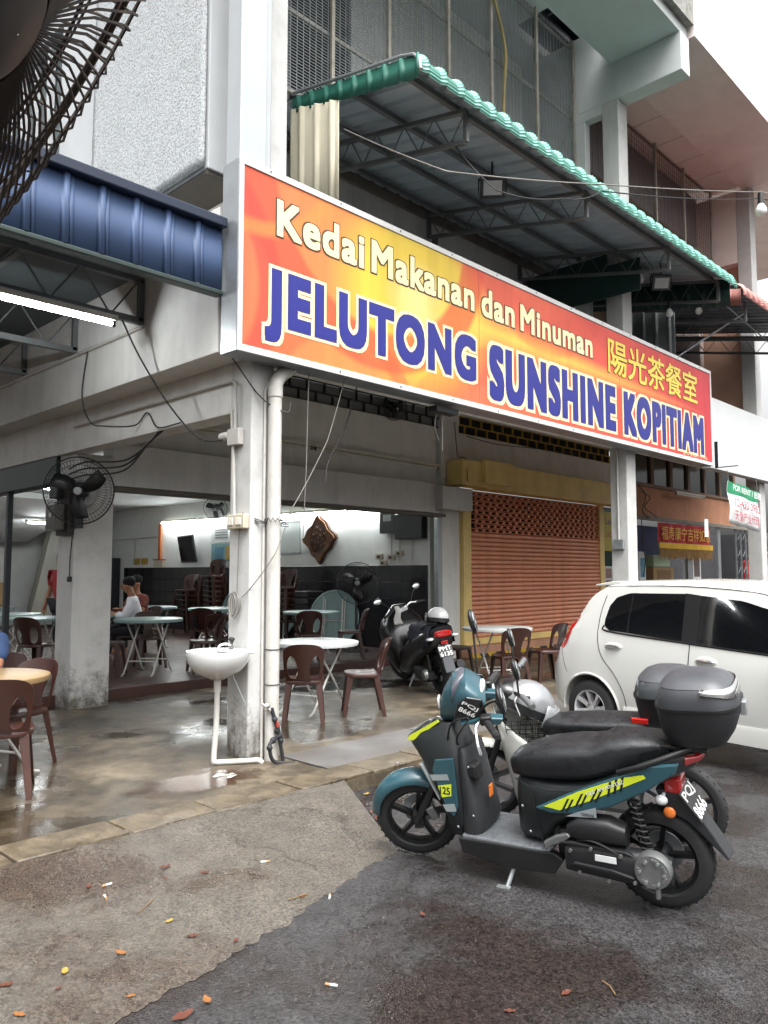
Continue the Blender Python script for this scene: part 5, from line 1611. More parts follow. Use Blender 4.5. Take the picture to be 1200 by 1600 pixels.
# ============================================================ SCOOTERS
def sring(cx, cy, cz, a, b, n=24, p=.6, axis='z'):
    """superellipse ring; axis = the direction the loft runs along"""
    pts = []
    for i in range(n):
        t = 2 * math.pi * i / n
        c, s = math.cos(t), math.sin(t)
        u = a * math.copysign(abs(c) ** p, c); v = b * math.copysign(abs(s) ** p, s)
        pts.append({'z': (cx + u, cy + v, cz), 'x': (cx, cy + u, cz + v), 'y': (cx + u, cy, cz + v)}[axis])
    return pts
RIMB = mat('black_alloy_rim', '17181a', .35, .5, var=.15)
def wheel(t, c, Rr, w, rim_r, nsp, M=None, rim=RIMB, disc=True):
    c = Vector(c)
    b = MB()
    prof = []
    for k in range(15):
        a = math.pi * (k / 14) - math.pi / 2
        prof.append((rim_r + (Rr - rim_r) * max(0, math.cos(a)) ** .55, w / 2 * math.sin(a) * (1 if abs(math.sin(a)) < .98 else .96)))
    b.lathe([(rim_r - .006, -w * .36)] + prof + [(rim_r - .006, w * .36)], c, (0, 1, 0), 48)
    # tread grooves as raised blocks
    for k in range(36):
        a = 2 * math.pi * k / 36
        for s in (-1, 1):
            p = c + Vector((math.cos(a) * (Rr - .003), s * w * .2, math.sin(a) * (Rr - .003)))
            b.box(p, (.004, w * .22, .012), Matrix.Rotation(-a, 4, 'Y') @ Matrix.Rotation(s * .5, 4, 'X'))
    if M is not None: b.xf(M)
    ty = b.build('tyre', RUBBER, t, smooth=50)
    b = MB()
    b.lathe([(rim_r, -w * .36), (rim_r - .02, -w * .3), (rim_r - .026, 0), (rim_r - .02, w * .3), (rim_r, w * .36)], c, (0, 1, 0), 40)
    b.lathe([(.001, -.045), (.04, -.045), (.045, 0), (.04, .045), (.001, .045)], c, (0, 1, 0), 20)
    for k in range(nsp):
        a = 2 * math.pi * k / nsp + .3
        p0 = c + Vector((math.cos(a) * .03, 0, math.sin(a) * .03)); p1 = c + Vector((math.cos(a + .15) * (rim_r - .012), 0, math.sin(a + .15) * (rim_r - .012)))
        b.beam(p0, p1, .022, .035, (0, 1, 0))
    if M is not None: b.xf(M)
    b.build('rim', rim, ty, smooth=40)
    if disc:
        b = MB(); b.lathe([(.045, -.062), (.095, -.062), (.095, -.058), (.045, -.058), (.045, -.062)], c, (0, 1, 0), 32)
        if M is not None: b.xf(M)
        b.build('brake_disc', GALV, ty)
    return ty
def place(t, Rp, Fp, lean):
    d = Vector(Fp) - Vector(Rp)
    rz = math.atan2(d.y, d.x)
    t.location = Rp
    t.rotation_mode = 'QUATERNION'
    t.rotation_quaternion = (Matrix.Rotation(rz, 4, 'Z') @ Matrix.Rotation(R(-lean), 4, 'X')).to_quaternion()
def plate_part(t, c, M, w, h, lines, name='number_plate', thick=.006):
    """black plate with raised white characters; M: local frame (x right, z up, -y facing out)"""
    T = Matrix.Translation(c) @ M
    b = MB(); b.bx(-w / 2, w / 2, 0, thick, -h / 2, h / 2); b.xf(T)
    p = b.build(name, mat('plate_black', '121214', .4), t, smooth=0, bevel=.002)
    n = len(lines); hh = h / n
    for i, s in enumerate(lines):
        z1 = h / 2 - i * hh - hh * .12; z0 = h / 2 - (i + 1) * hh + hh * .12
        lettering(s, p, mat('plate_white', 'dcdcd8', .4, var=.02), -w * .44, w * .44, z0, z1, -.0015, offset=.02, name='characters', ax=T)
    return p
MATT = mat('matt_grey_plastic', '1e2023', .55, var=.15, rvar=.12, damt=.15, dirt='4a4640', dscale=8)
TEAL = mat('teal_paint', '24464f', .35, .1, var=.08, coat=.3)
TEALD = mat('dark_teal_paint', '0b1214', .4, 0, var=.1, coat=.12)
LIME = mat('lime_decal', 'b9c62c', .35, var=.05)
SILV = mat('silver_decal', '8f9698', .35, .3, var=.05)
SEATM = mat('black_vinyl_wet', '181a1d', .42, var=.2, rvar=.2, vscale=9, bump=.2, bscale=150)
REDL = mat('red_lens', '9c1414', .15, var=.1, coat=.6)
AMB = mat('amber_lens', 'd8742a', .2, var=.1, coat=.5)
CLR = mat('clear_lens', 'c4c8c8', .12, .2, var=.2, vscale=20, coat=.5)
MIRR = mat('mirror_glass', 'c8ccce', .04, 1, var=0)
ENG = mat('engine_black', '1c1d1f', .5, .3, var=.2, damt=.2, dirt='45403a')
ENGS = mat('engine_alloy', '7b7d7c', .45, .7, var=.2, damt=.3, dirt='3a3632')
def top_box(t, cx, cz, tilt, label_m, band=True, s=1.0, name='top_box'):
    T = Matrix.Translation((cx, 0, cz)) @ Matrix.Rotation(R(tilt), 4, 'Y') @ Matrix.Scale(s, 4)
    def rr(z, a, b, dx=0): return sring(dx, 0, z, a, b, 36, .62)
    b = MB(); b.loft([rr(0, .11, .12, .03), rr(.02, .145, .16, .02), rr(.08, .175, .185, .01), rr(.17, .197, .205), rr(.205, .2, .21)]); b.xf(T)
    bx_ = b.build(name, mat('top_box_base', '1b1c1f', .5, var=.15, rvar=.1), t, smooth=50)
    b = MB(); b.loft([rr(.204, .196, .206), rr(.208, .206, .216), rr(.222, .206, .216), rr(.226, .196, .206)]); b.xf(T); b.build('rim_band', BLACKP, bx_, smooth=50)
    b = MB(); b.loft([rr(.225, .198, .208), rr(.26, .194, .204), rr(.305, .176, .188), rr(.335, .145, .16), rr(.352, .10, .115), rr(.358, .04, .05)]); b.xf(T); b.build('lid', label_m, bx_, smooth=60)
    b = MB(); b.loft([rr(.316, .172, .182), rr(.34, .145, .158), rr(.36, .10, .112), rr(.365, .04, .05)]); b.xf(T)
    b.build('lid_pad', mat('lid_pad_grey', '3b3d41', .45, var=.15, rvar=.15), bx_, smooth=60)
    if band:
        # chrome wrap round the rear half of the lid
        vs = []
        n = 28
        for i in range(n + 1):
            a = R(95 + 170 * i / n)
            for (z, ra, rb) in ((.262, .1955, .2055), (.318, .178, .19)):
                c, s_ = math.cos(a), math.sin(a)
                zz = z + (.0 if z > .3 else .03 * abs(math.sin(a)) ** 3)
                u = ra * math.copysign(abs(c) ** .62, c); v = rb * math.copysign(abs(s_) ** .62, s_)
                vs.append((u, v, zz))
        b = MB().add(vs, [(2 * i, 2 * i + 1, 2 * i + 3, 2 * i + 2) for i in range(n)]); b.xf(T)
        o = b.build('chrome_band', CHROME, bx_, smooth=60)
        sm_ = o.modifiers.new('thick', 'SOLIDIFY'); sm_.thickness = .004; sm_.offset = 1
    b = MB(); b.bx(-.225, -.195, -.03, .03, .15, .22); b.xf(T); b.build('latch', GALV, bx_, smooth=0, bevel=.005)
    return bx_
def mirror_part(t, base, head, face, M=None, r=(.055, .075), mb=BLACKP):
    b = MB(); b.tube(smooth_path([base, Vector(base).lerp(Vector(head), .5) + Vector((0, 0, .02)), head], 4), .006, 8)
    q = Vector(face).to_track_quat('Z', 'Y').to_matrix().to_4x4()
    b.ell(head, (r[0], r[1], .02), q)
    if M is not None: b.xf(M)
    p = b.build('mirror', mb, t, smooth=60)
    b = MB(); b.ell(Vector(head) + Vector(face).normalized() * .013, (r[0] * .88, r[1] * .88, .01), q)
    if M is not None: b.xf(M)
    b.build('mirror_glass', MIRR, p)
def lever(t, pts, M, name='brake_lever'):
    b = MB(); b.tube(smooth_path(pts, 5), [.007] * (len(smooth_path(pts, 5))), 8)
    if M is not None: b.xf(M)
    b.build(name, CHROME, t)

# ---- scooter 1: teal, nearest
S1 = thing('motor_scooter', 'teal and black motor scooter with lime stripes and black top box, nearest', 'scooter', group='parked scooters')
place(S1, (3.78, 1.75, 0), (3.46, 3.07, 0), 9)
wheel(S1, (.02, 0, .247), .247, .105, .178, 5)
AXF = Vector((1.345, 0, .238)); HEAD = Vector((1.03, 0, .86))
sax = (HEAD - AXF).normalized()
MS = Matrix.Translation(HEAD) @ Matrix.Rotation(R(24), 4, sax) @ Matrix.Translation(-HEAD)
wheel(S1, AXF, .238, .088, .178, 5, MS)
b = MB()
for s in (-1, 1):
    b.tube([(1.345, s * .07, .238), (1.17, s * .07, .56)], [.022, .026], 10); b.box((1.335, s * .07, .25), (.05, .03, .08))
b.xf(MS); b.build('fork', BLACKP, S1)
b = MB(); b.box((1.25, .075, .3), (.05, .035, .08), rotm('Y', 25)); b.xf(MS); b.build('brake_caliper', ENGS, S1, bevel=.008)
# fender: arched shell over the wheel
vs = []
n = 18
for i in range(n + 1):
    a = R(8 + 150 * i / n)
    rr = .262 + .03 * math.sin(R(180) * i / n)
    wv = .052 + .03 * math.sin(min(1, i / 9) * math.pi / 2)
    for k in range(7):
        q = (k - 3) / 3
        r2 = rr - .05 * abs(q) ** 2.2
        vs.append((AXF.x + r2 * math.cos(a), q * wv, AXF.z + r2 * math.sin(a)))
b = MB().add(vs, [(i * 7 + k, (i + 1) * 7 + k, (i + 1) * 7 + k + 1, i * 7 + k + 1) for i in range(n) for k in range(6)])
b.xf(MS); o = b.build('front_fender', TEAL, S1, smooth=60); sm_ = o.modifiers.new('thick', 'SOLIDIFY'); sm_.thickness = .006
# apron: front body around the steering head
def vring(x0, x1, z, hw, p=.6): return sring((x0 + x1) / 2, 0, z, (x1 - x0) / 2, hw, 28, p)
b = MB(); b.loft([vring(1.0, 1.10, .22, .11), vring(.97, 1.11, .30, .14), vring(.965, 1.15, .44, .155), vring(.97, 1.20, .55, .158), vring(.975, 1.26, .63, .15), vring(.985, 1.315, .69, .132), vring(1.01, 1.27, .755, .11), vring(1.05, 1.18, .82, .08)])
b.build('apron', TEALD, S1, smooth=55)
b = MB(); b.loft([vring(1.19, 1.34, .668, .07, 1.05), vring(1.15, 1.365, .70, .082, 1.05), vring(1.12, 1.32, .745, .078, 1.05), vring(1.10, 1.23, .80, .06, 1.05)]); b.build('nose_panel', BLACKG, S1, smooth=55)
for s in (-1, 1):
    b = MB(); b.prism([(1.325, .705), (1.31, .73), (1.13, .835), (1.12, .825), (1.29, .705)], s * .09, s * .096); b.build('nose_stripe', LIME, S1, smooth=0)
    b = MB(); b.prism([(1.02, .66), (1.13, .64), (1.15, .58), (1.08, .38), (1.04, .34), (1.01, .40)], s * .148, s * .162); b.build('apron_side_panel', TEAL, S1, smooth=0, bevel=.006)
    b = MB(); b.prism([(1.165, .555), (1.06, .57), (1.05, .54), (1.15, .525)], s * .1625, s * .164); b.build('decal', SILV, S1, smooth=0)
    b = MB(); b.prism([(1.12, .50), (1.04, .52), (1.045, .455), (1.10, .44)], s * .1625, s * .164); b.build('decal', LIME, S1, smooth=0)
    b = MB(); b.prism([(1.10, .40), (1.03, .415), (1.02, .375), (1.08, .365)], s * .1625, s * .164); b.build('decal', SILV, S1, smooth=0)
    b = MB(); b.prism([(1.235, .60), (1.215, .60), (1.12, .42), (1.125, .41)], s * .11, s * .150); b.build('running_lamp', mat('smoked_lens', '7d8182', .15, .2, var=.2, coat=.5), S1, smooth=0, bevel=.006)
MD = Matrix.Rotation(R(180), 4, 'Z')
lettering('125', S1, mat('plate_black', '121214', .4), -1.11, -1.05, .458, .50, -.1648, offset=.03, ax=MD)
# leg shield inner side with storage pocket
b = MB(); b.loft([vring(.90, 1.02, .235, .15, .7), vring(.87, 1.02, .30, .155, .7), vring(.90, 1.02, .42, .15, .7), vring(.93, 1.02, .55, .145, .7), vring(.95, 1.02, .66, .13, .7), vring(.965, 1.02, .70, .11, .7)]); b.build('leg_shield', MATT, S1, smooth=50)
b = MB(); b.prism([(.955, .63), (.91, .62), (.90, .545), (.955, .56)], .04, .135); b.build('pocket', BLACKP, S1, smooth=0, bevel=.01)
b = MB(); b.bx(.862, .868, .03, .07, .44, .50); b.build('warning_sticker', AMB, S1, smooth=0)
b = MB(); b.bx(.52, 1.0, -.165, .165, .225, .255); b.build('floorboard', mat('wet_floorboard', '54575a', .3, var=.35, vscale=14, rvar=.15), S1, smooth=0, bevel=.008)
b = MB()
for s in (-1, 1):
    b.prism([(1.02, .24), (1.0, .16), (.75, .12), (.50, .14), (.45, .22), (.5, .25)], s * .13, s * .172)
b.build('floor_skirt', BLACKP, S1, smooth=0, bevel=.008)
# handlebar and cowl, turned with the fork
b = MB()
def cr(x, zc, hz, hw, p=.65): return [(x + .10 * (q[2] - zc) * -1, q[1], q[2]) for q in sring(x, 0, zc, hw, hz, 24, p, 'x')]
b.loft([cr(1.14, .885, .045, .025, 1.0), cr(1.115, .915, .095, .055, 1.0), cr(1.06, .955, .135, .095, .95), cr(.99, .965, .13, .135, .85), cr(.93, .95, .09, .145, .75), cr(.89, .935, .05, .12, .7)])
b.xf(MS); b.build('headlamp_cowl', TEAL, S1, smooth=32)
b = MB(); b.loft([cr(1.06, 1.0, .07, .10), cr(1.02, 1.045, .055, .09), cr(.99, 1.075, .03, .05)]); b.xf(MS); b.build('visor', mat('grey_visor', '4a4d55', .3, var=.1), S1, smooth=55)
b = MB(); b.ell((.915, 0, .99), (.02, .085, .05), rotm('Y', -35)); b.xf(MS); b.build('meter', CLR, S1)
for s in (-1, 1):
    b = MB(); b.prism([(1.06, .895), (.88, .90), (.90, 1.0), (.98, 1.02), (1.03, .985)], s * .135, s * .152); b.xf(MS); b.build('cowl_side', BLACKG, S1, smooth=0, bevel=.005)
    b = MB(); b.prism([(1.03, .875), (.82, .86), (.80, .895), (.92, .91)], s * .11, s * .17); b.xf(MS); b.build('cowl_wing', TEAL, S1, smooth=0, bevel=.008)
plate_part(S1, MS @ Vector((.975, .1575, .955)), MS.to_3x3().to_4x4() @ Matrix.Rotation(R(180), 4, 'Z') @ Matrix.Rotation(R(32), 4, 'Y'), .105, .07, ['PQJ', '8666'], thick=.002)
b = MB(); b.loft([sring(1.135, 0, .925, .045, .04, 16, .8, 'x'), sring(1.145, 0, .925, .04, .035, 16, .8, 'x')]); b.xf(MS); b.build('headlamp', CLR, S1)
for s in (-1, 1):
    b = MB(); b.tube([(.93, s * .12, .90), (.88, s * .22, .905)], .016, 10); b.xf(MS); b.build('handlebar', BLACKP, S1)
    b = MB(); b.cyl((.885, s * .21, .905), (.835, s * .345, .90), .019, n=12); b.cyl((.835, s * .345, .90), (.831, s * .358, .90), .015, n=12); b.xf(MS); b.build('grip', mat('grip_rubber', '1a1a1b', .6, bump=.6, bscale=200), S1)
    b = MB(); b.box((.89, s * .195, .912), (.06, .05, .05)); b.xf(MS); b.build('switch_pod', BLACKP, S1, bevel=.01)
    lever(S1, [(.925, s * .17, .885), (.945, s * .2, .87), (.94, s * .27, .82), (.925, s * .34, .80)], MS)
    mirror_part(S1, (.93, s * .16, .93), (.80 if s > 0 else .93, s * .28, 1.06 if s > 0 else 1.26), (-1, 0, .15), MS)
# body under the seat
def xr(x, z0, z1, hw, p=.6): return sring(x, 0, (z0 + z1) / 2, hw, (z1 - z0) / 2, 24, p, 'x')
b = MB(); b.loft([xr(.70, .26, .58, .09), xr(.67, .25, .60, .12), xr(.58, .25, .60, .145), xr(.48, .36, .60, .158), xr(.34, .44, .62, .162), xr(.20, .52, .68, .16), xr(.05, .60, .76, .15), xr(-.08, .67, .80, .115), xr(-.17, .73, .815, .07)])
b.build('body', TEALD, S1, smooth=55)
for s in (-1, 1):
    Y0, Y1 = s * .158, s * .182
    b = MB(); b.prism([(.58, .47), (.50, .455), (.36, .47), (.20, .53), (.03, .63), (-.10, .73), (-.12, .78), (.02, .755), (.2, .665), (.4, .57)], Y0, Y1); b.build('side_panel', TEAL, S1, smooth=0, bevel=.01)
    yd = (Y1 + s * .0005, Y1 + s * .002)
    b = MB(); b.prism([(.53, .488), (.45, .48), (.30, .548), (.03, .695), (.04, .71), (.14, .682), (.35, .588)], *yd); b.build('decal', LIME, S1, smooth=0)
    yd2 = (Y1 + s * .0022, Y1 + s * .0034)
    b = MB()
    for (xc, zc, sc) in ((.43, .515, 1), (.36, .55, 1), (.285, .585, 1)):
        for dx in (0, .022):
            b.prism([(xc - dx, zc - .035), (xc + .012 - dx, zc - .038), (xc - .022 - dx, zc + .028), (xc - .034 - dx, zc + .032)], *yd2)
        b.prism([(xc + .03, zc - .04), (xc + .042, zc - .045), (xc - .01, zc + .026), (xc - .022, zc + .03)], *yd2) if False else None
    for xc in (.20, .17, .14):
        b.prism([(xc, .59 + (.2 - xc) * .5), (xc + .012, .587 + (.2 - xc) * .5), (xc + .0, .655 + (.2 - xc) * .55), (xc - .012, .66 + (.2 - xc) * .55)], *yd2)
    o = b.build('decal_pattern', TEALD, S1, smooth=0); o['kind'] = 'stuff'
    b = MB(); b.prism([(.42, .455), (.27, .47), (.27, .52), (.36, .485)], *yd); b.build('decal', SILV, S1, smooth=0)
lettering('YAMAHA', S1, BLACKP, -.345, -.28, .468, .486, -.1845, offset=.02, ax=MD)
lettering('125 AVANTIZ', S1, mat('decal_white', 'cfd3d3', .4), -.32, -.12, .615, .632, -.1855, offset=.01, ax=MD @ Matrix.Translation((-.22, 0, .62)) @ Matrix.Rotation(R(-26), 4, 'Y') @ Matrix.Translation((.22, 0, -.62)))
# seat
b = MB()
def st_(x, z0, z1, hw): return [(x, q[1] * (1 if q[2] > (z0 + z1) / 2 else .93), q[2]) for q in sring(x, 0, (z0 + z1) / 2, hw, (z1 - z0) / 2, 24, .62, 'x')]
b.loft([st_(.745, .60, .66, .05), st_(.72, .575, .69, .095), st_(.65, .575, .725, .13), st_(.54, .58, .762, .152), st_(.40, .595, .79, .163), st_(.32, .61, .797, .165), st_(.27, .625, .806, .163), st_(.215, .64, .842, .158), st_(.10, .69, .852, .135), st_(.0, .745, .85, .115), st_(-.06, .775, .835, .09)])
b.build('seat', SEATM, S1, smooth=60)
for s in (-1, 1):
    b = MB(); b.tube(smooth_path([(.16, s * .165, .70), (.06, s * .185, .745), (-.05, s * .16, .79), (-.16, s * .1, .83)], 5), .014, 10); b.build('grab_rail', BLACKP, S1)
b = MB(); b.box((-.08, 0, .82), (.3, .2, .02)); b.build('rack', BLACKP, S1, bevel=.005)
b = MB(); b.loft([xr(-.13, .72, .80, .10, .8), xr(-.19, .755, .80, .075, .8), xr(-.205, .77, .795, .05, .8)]); b.build('tail_lamp', REDL, S1, smooth=50)
top_box(S1, -.20, .835, 3, s=.9, label_m= mat('top_box_lid', '2f3135', .5, var=.12, rvar=.12))
# engine, cover, shock, muffler
b = MB(); b.loft([sring(.43, .155, .25, .05, .07, 20, .7, 'x'), sring(.33, .155, .262, .055, .085, 20, .7, 'x'), sring(.15, .155, .25, .055, .08, 20, .7, 'x'), sring(.02, .15, .25, .05, .085, 20, .7, 'x'), sring(-.06, .14, .25, .04, .06, 20, .7, 'x')]); b.build('transmission_case', ENG, S1, smooth=50)
b = MB(); b.lathe([(.001, .0), (.078, 0), (.085, -.02), (.085, -.05)], (.02, .215, .265), (0, 1, 0), 24)
for k in range(7):
    a = 2 * math.pi * k / 7; b.box((.02 + .06 * math.cos(a), .216, .265 + .06 * math.sin(a)), (.012, .014, .03), Matrix.Rotation(-a, 4, 'Y'))
b.build('gear_cover', ENGS, S1, smooth=40)
b = MB(); b.loft([sring(.42, .14, .38, .05, .035, 20, .6, 'x'), sring(.36, .145, .40, .06, .06, 20, .6, 'x'), sring(.22, .145, .405, .06, .06, 20, .6, 'x'), sring(.14, .14, .39, .05, .045, 20, .6, 'x')]); b.build('air_filter', ENG, S1, smooth=45)
for k, (ex, ez) in enumerate(((.40, .30), (.30, .325), (.16, .315), (.36, .20), (.22, .185), (.10, .2))):
    MB().cyl((ex, .205, ez), (ex, .217, ez), .009, n=8).build('case_bolt', ENGS, S1)
b = MB(); b.prism([(.40, .235), (.38, .25), (.20, .245), (.10, .225), (.10, .215), (.22, .225)], .20, .222); b.build('kick_lever', ENG, S1, smooth=0, bevel=.006)
b = MB(); b.prism([(.46, .33), (.40, .34), (.14, .335), (.10, .32), (.14, .318), (.42, .322)], .14, .205); b.build('case_rib', ENG, S1, smooth=0, bevel=.005)
for k in range(6):
    a = 2 * math.pi * k / 6
    MB().cyl((.02 + .055 * math.cos(a), .212, .265 + .055 * math.sin(a)), (.02 + .055 * math.cos(a), .226, .265 + .055 * math.sin(a)), .008, n=8).build('cover_bolt', GALV, S1)
MB().box((.0, .2, .185), (.02, .03, .09)).build('brake_arm', ENGS, S1, bevel=.005)
b = MB(); b.bx(.18, .28, .213, .216, .275, .305); b.build('barcode_sticker', mat('sticker_white', 'c6c8c8', .5), S1, smooth=0)
b = MB(); b.bx(.25, .5, -.08, .12, .2, .36); b.build('crankcase', ENG, S1, smooth=0, bevel=.03)
b = MB(); b.cyl((.12, .12, .60), (.05, .12, .30), .012, n=10)
hel = [(.112 - .055 * q / 60 + .027 * math.cos(q * .9), .12 + .027 * math.sin(q * .9), .565 - .235 * q / 60) for q in range(61)]
b.tube(hel, .006, 6); b.build('shock_absorber', BLACKP, S1)
b = MB(); b.tube([(.35, -.12, .2), (.2, -.16, .22), (.12, -.17, .25), (-.2, -.18, .33)], [.02, .02, .045, .05], 14); b.build('muffler', ENG, S1)
b = MB(); b.prism([(.53, .27), (.50, .30), (.44, .325), (.40, .36), (.415, .375), (.48, .35), (.54, .31)], .17, .2); b.build('foot_peg', ENGS, S1, smooth=0, bevel=.006)
b = MB(); b.tube(smooth_path([(.72, .10, .17), (.735, .14, .10), (.755, .19, .03), (.78, .2, .03)], 4), .012, 8); b.box((.765, .205, .035), (.07, .03, .012)); b.build('side_stand', GALV, S1)
# rear fender, plate, lamps
b = MB(); b.prism([(.02, .60), (-.10, .60), (-.16, .52), (-.30, .31), (-.285, .305), (-.12, .46), (-.02, .505)], -.06, .06); b.build('rear_fender', MATT, S1, smooth=0, bevel=.02)
b = MB(); b.bx(-.10, -.02, -.06, .06, .58, .66); b.build('plate_lamp', REDL, S1, smooth=0, bevel=.01)
plate_part(S1, (-.145, 0, .545), Matrix.Rotation(R(-90), 4, 'Z') @ Matrix.Rotation(R(-38), 4, 'X'), .2, .155, ['PQJ', '8666'])
for s in (-1, 1):
    b = MB(); b.ell((-.02, s * .12, .575), (.03, .022, .024)); b.cyl((-.02, s * .05, .58), (-.02, s * .12, .575), .01, n=8); b.build('turn_signal', CLR, S1)
    b = MB(); b.ell((-.045, s * .075, .50), (.028, .012, .028)); b.build('reflector', AMB, S1)

# cables, seams and screws
for i_, pts in enumerate(([(.90, .19, .90), (1.0, .17, .86), (1.06, .12, .76), (1.10, .06, .62)], [(.90, -.19, .90), (1.0, -.12, .85), (1.06, -.06, .74), (1.12, .02, .6)], [(.89, .2, .9), (.95, .2, .82), (1.0, .14, .76), (1.02, .08, .7)])):
    MB().tube(smooth_path(pts, 6), .005, 6).build('brake_cable', WIREBLK, S1)
MB().tube(smooth_path([(.40, .17, .33), (.28, .205, .36), (.15, .2, .30), (.06, .2, .2)], 6), .005, 6).build('brake_cable', WIREBLK, S1)
SEAM = mat('panel_gap', '050505', .8, var=0)
for s in (-1, 1):
    MB().tube([(x, s * y, z) for x, y, z in ((.985, .135, .69), (.975, .153, .60), (.97, .159, .5), (.968, .155, .4), (.972, .142, .3))], .0025, 5).build('panel_seam', SEAM, S1)
    MB().tube([(x, s * y, z) for x, y, z in ((.70, .10, .575), (.62, .147, .568), (.5, .162, .562), (.4, .168, .575), (.25, .168, .62))], .003, 5).build('panel_seam', SEAM, S1)
    MB().tube([(x, s * y, z) for x, y, z in ((.60, .147, .55), (.59, .147, .45), (.57, .145, .35), (.56, .142, .27))], .0025, 5).build('panel_seam', SEAM, S1)
    for (x, y, z) in ((.94, .152, .62), (.93, .152, .36), (.62, .149, .33), (.66, .135, .45), (.02, .178, .70), (1.02, .158, .29)):
        MB().ell((x, s * y, z), (.007, .004, .007), nu=8, nv=5).build('screw', GALV, S1)

# ---- scooter 2: white leg shield, behind
S2 = thing('underbone_motorcycle', 'motorcycle with white leg shield, wire basket and black top box, behind', 'scooter', group='parked scooters')
place(S2, (4.53, 2.02, 0), (4.20, 3.28, 0), 9)
SWHT = mat('white_gloss_plastic', 'bfc1ba', .22, var=.04, coat=.4)
CHR2 = mat('dark_rim_chrome', '55585a', .3, .8, var=.1)
wheel(S2, (.0, 0, .27), .27, .075, .215, 8, rim=CHR2)
AX2 = Vector((1.18, 0, .27)); H2 = Vector((.99, 0, .78)); s2 = (H2 - AX2).normalized()
M2 = Matrix.Translation(H2) @ Matrix.Rotation(R(24), 4, s2) @ Matrix.Translation(-H2)
wheel(S2, AX2, .27, .07, .215, 8, M2, CHR2)
b = MB()
for s in (-1, 1): b.tube([(1.18, s * .065, .27), (1.02, s * .065, .72)], .02, 10)
b.xf(M2); b.build('fork', BLACKP, S2)
vs = []
for i in range(15):
    a = R(25 + 120 * i / 14)
    for k in range(5):
        q = (k - 2) / 2
        vs.append((AX2.x + (.295 - .03 * q * q) * math.cos(a), q * .055, AX2.z + (.295 - .03 * q * q) * math.sin(a)))
b = MB().add(vs, [(i * 5 + k, (i + 1) * 5 + k, (i + 1) * 5 + k + 1, i * 5 + k + 1) for i in range(14) for k in range(4)]); b.xf(M2)
o = b.build('front_fender', SWHT, S2, smooth=60); sm_ = o.modifiers.new('thick', 'SOLIDIFY'); sm_.thickness = .005
# leg shield: curved sheet with splayed wings
vs = []
nz2, ny2 = 14, 10
for i in range(nz2 + 1):
    t_ = i / nz2
    hw = .15 + .07 * math.sin(min(1, t_ * 1.5) * math.pi / 2) - .05 * max(0, t_ - .75) * 4 * .5
    for k in range(ny2 + 1):
        q = (k - ny2 / 2) / (ny2 / 2)
        z = .10 + (.68 - .20 * abs(q) ** 2) * t_
        vs.append((.94 + .14 * t_ - .34 * abs(q) ** 2.6 * (.55 + .45 * t_), q * hw, z))
b = MB().add(vs, [(i * (ny2 + 1) + k, (i + 1) * (ny2 + 1) + k, (i + 1) * (ny2 + 1) + k + 1, i * (ny2 + 1) + k + 1) for i in range(nz2) for k in range(ny2)])
o = b.build('leg_shield', SWHT, S2, smooth=60); sm_ = o.modifiers.new('thick', 'SOLIDIFY'); sm_.thickness = .006
lettering('HONDA', S2, mat('print_red_brown', '5a2a2a', .4), -.90, -.82, .47, .492, -.19, offset=.02, ax=MD)
b = MB(); b.loft([xr(.95, .38, .60, .05), xr(.75, .30, .50, .055), xr(.62, .30, .55, .09), xr(.5, .36, .62, .13), xr(.25, .46, .68, .14), xr(.0, .56, .70, .13), xr(-.15, .64, .72, .08)]); b.build('body', SWHT, S2, smooth=55)
b = MB(); b.loft([st_(.77, .64, .69, .06), st_(.72, .63, .735, .11), st_(.6, .64, .755, .13), st_(.45, .65, .77, .14), st_(.3, .66, .78, .14), st_(.15, .68, .785, .135), st_(.05, .70, .78, .11)]); b.build('seat', SEATM, S2, smooth=60)
b = MB(); b.bx(.2, .5, -.1, .12, .22, .42); b.build('engine', ENGS, S2, smooth=0, bevel=.04)
b = MB(); b.bx(-.2, .1, -.12, .12, .72, .745); b.build('rack', BLACKP, S2, smooth=0, bevel=.004)
top_box(S2, .0, .745, 2, mat('top_box_lid_gloss', '3a3d40', .25, var=.15, rvar=.1), band=False, s=.92)
b = MB(); b.bx(.1, .19, .17, .192, .80, .83); b.build('box_reflector', REDL, S2, smooth=0, bevel=.004)
b = MB(); b.loft([sring(1.06, 0, .86, .085, .075, 20, .75, 'x'), sring(1.02, 0, .87, .11, .09, 20, .75, 'x'), sring(.95, 0, .87, .12, .075, 20, .75, 'x'), sring(.91, 0, .865, .09, .05, 20, .75, 'x')]); b.xf(M2); b.build('headlamp_shell', BLACKG, S2, smooth=55)
b = MB(); b.ell((1.065, 0, .86), (.02, .075, .065)); b.xf(M2); b.build('headlamp', CLR, S2)
b = MB(); b.ell((.92, 0, .905), (.03, .06, .02), rotm('Y', -20)); b.xf(M2); b.build('meter', CLR, S2)
for s in (-1, 1):
    b = MB(); b.tube([(.95, s * .08, .90), (.90, s * .22, .93), (.86, s * .24, .93)], .012, 8); b.xf(M2); b.build('handlebar', BLACKP, S2)
    b = MB(); b.cyl((.90, s * .21, .93), (.85, s * .35, .925), .018, n=12); b.xf(M2); b.build('grip', GREYMETAL, S2)
    lever(S2, [(.93, s * .17, .91), (.95, s * .22, .90), (.93, s * .34, .87)], M2)
    mirror_part(S2, (.92, s * .18, .94), (.93, s * .26, 1.12), (-1, 0, .15), M2, (.05, .07))
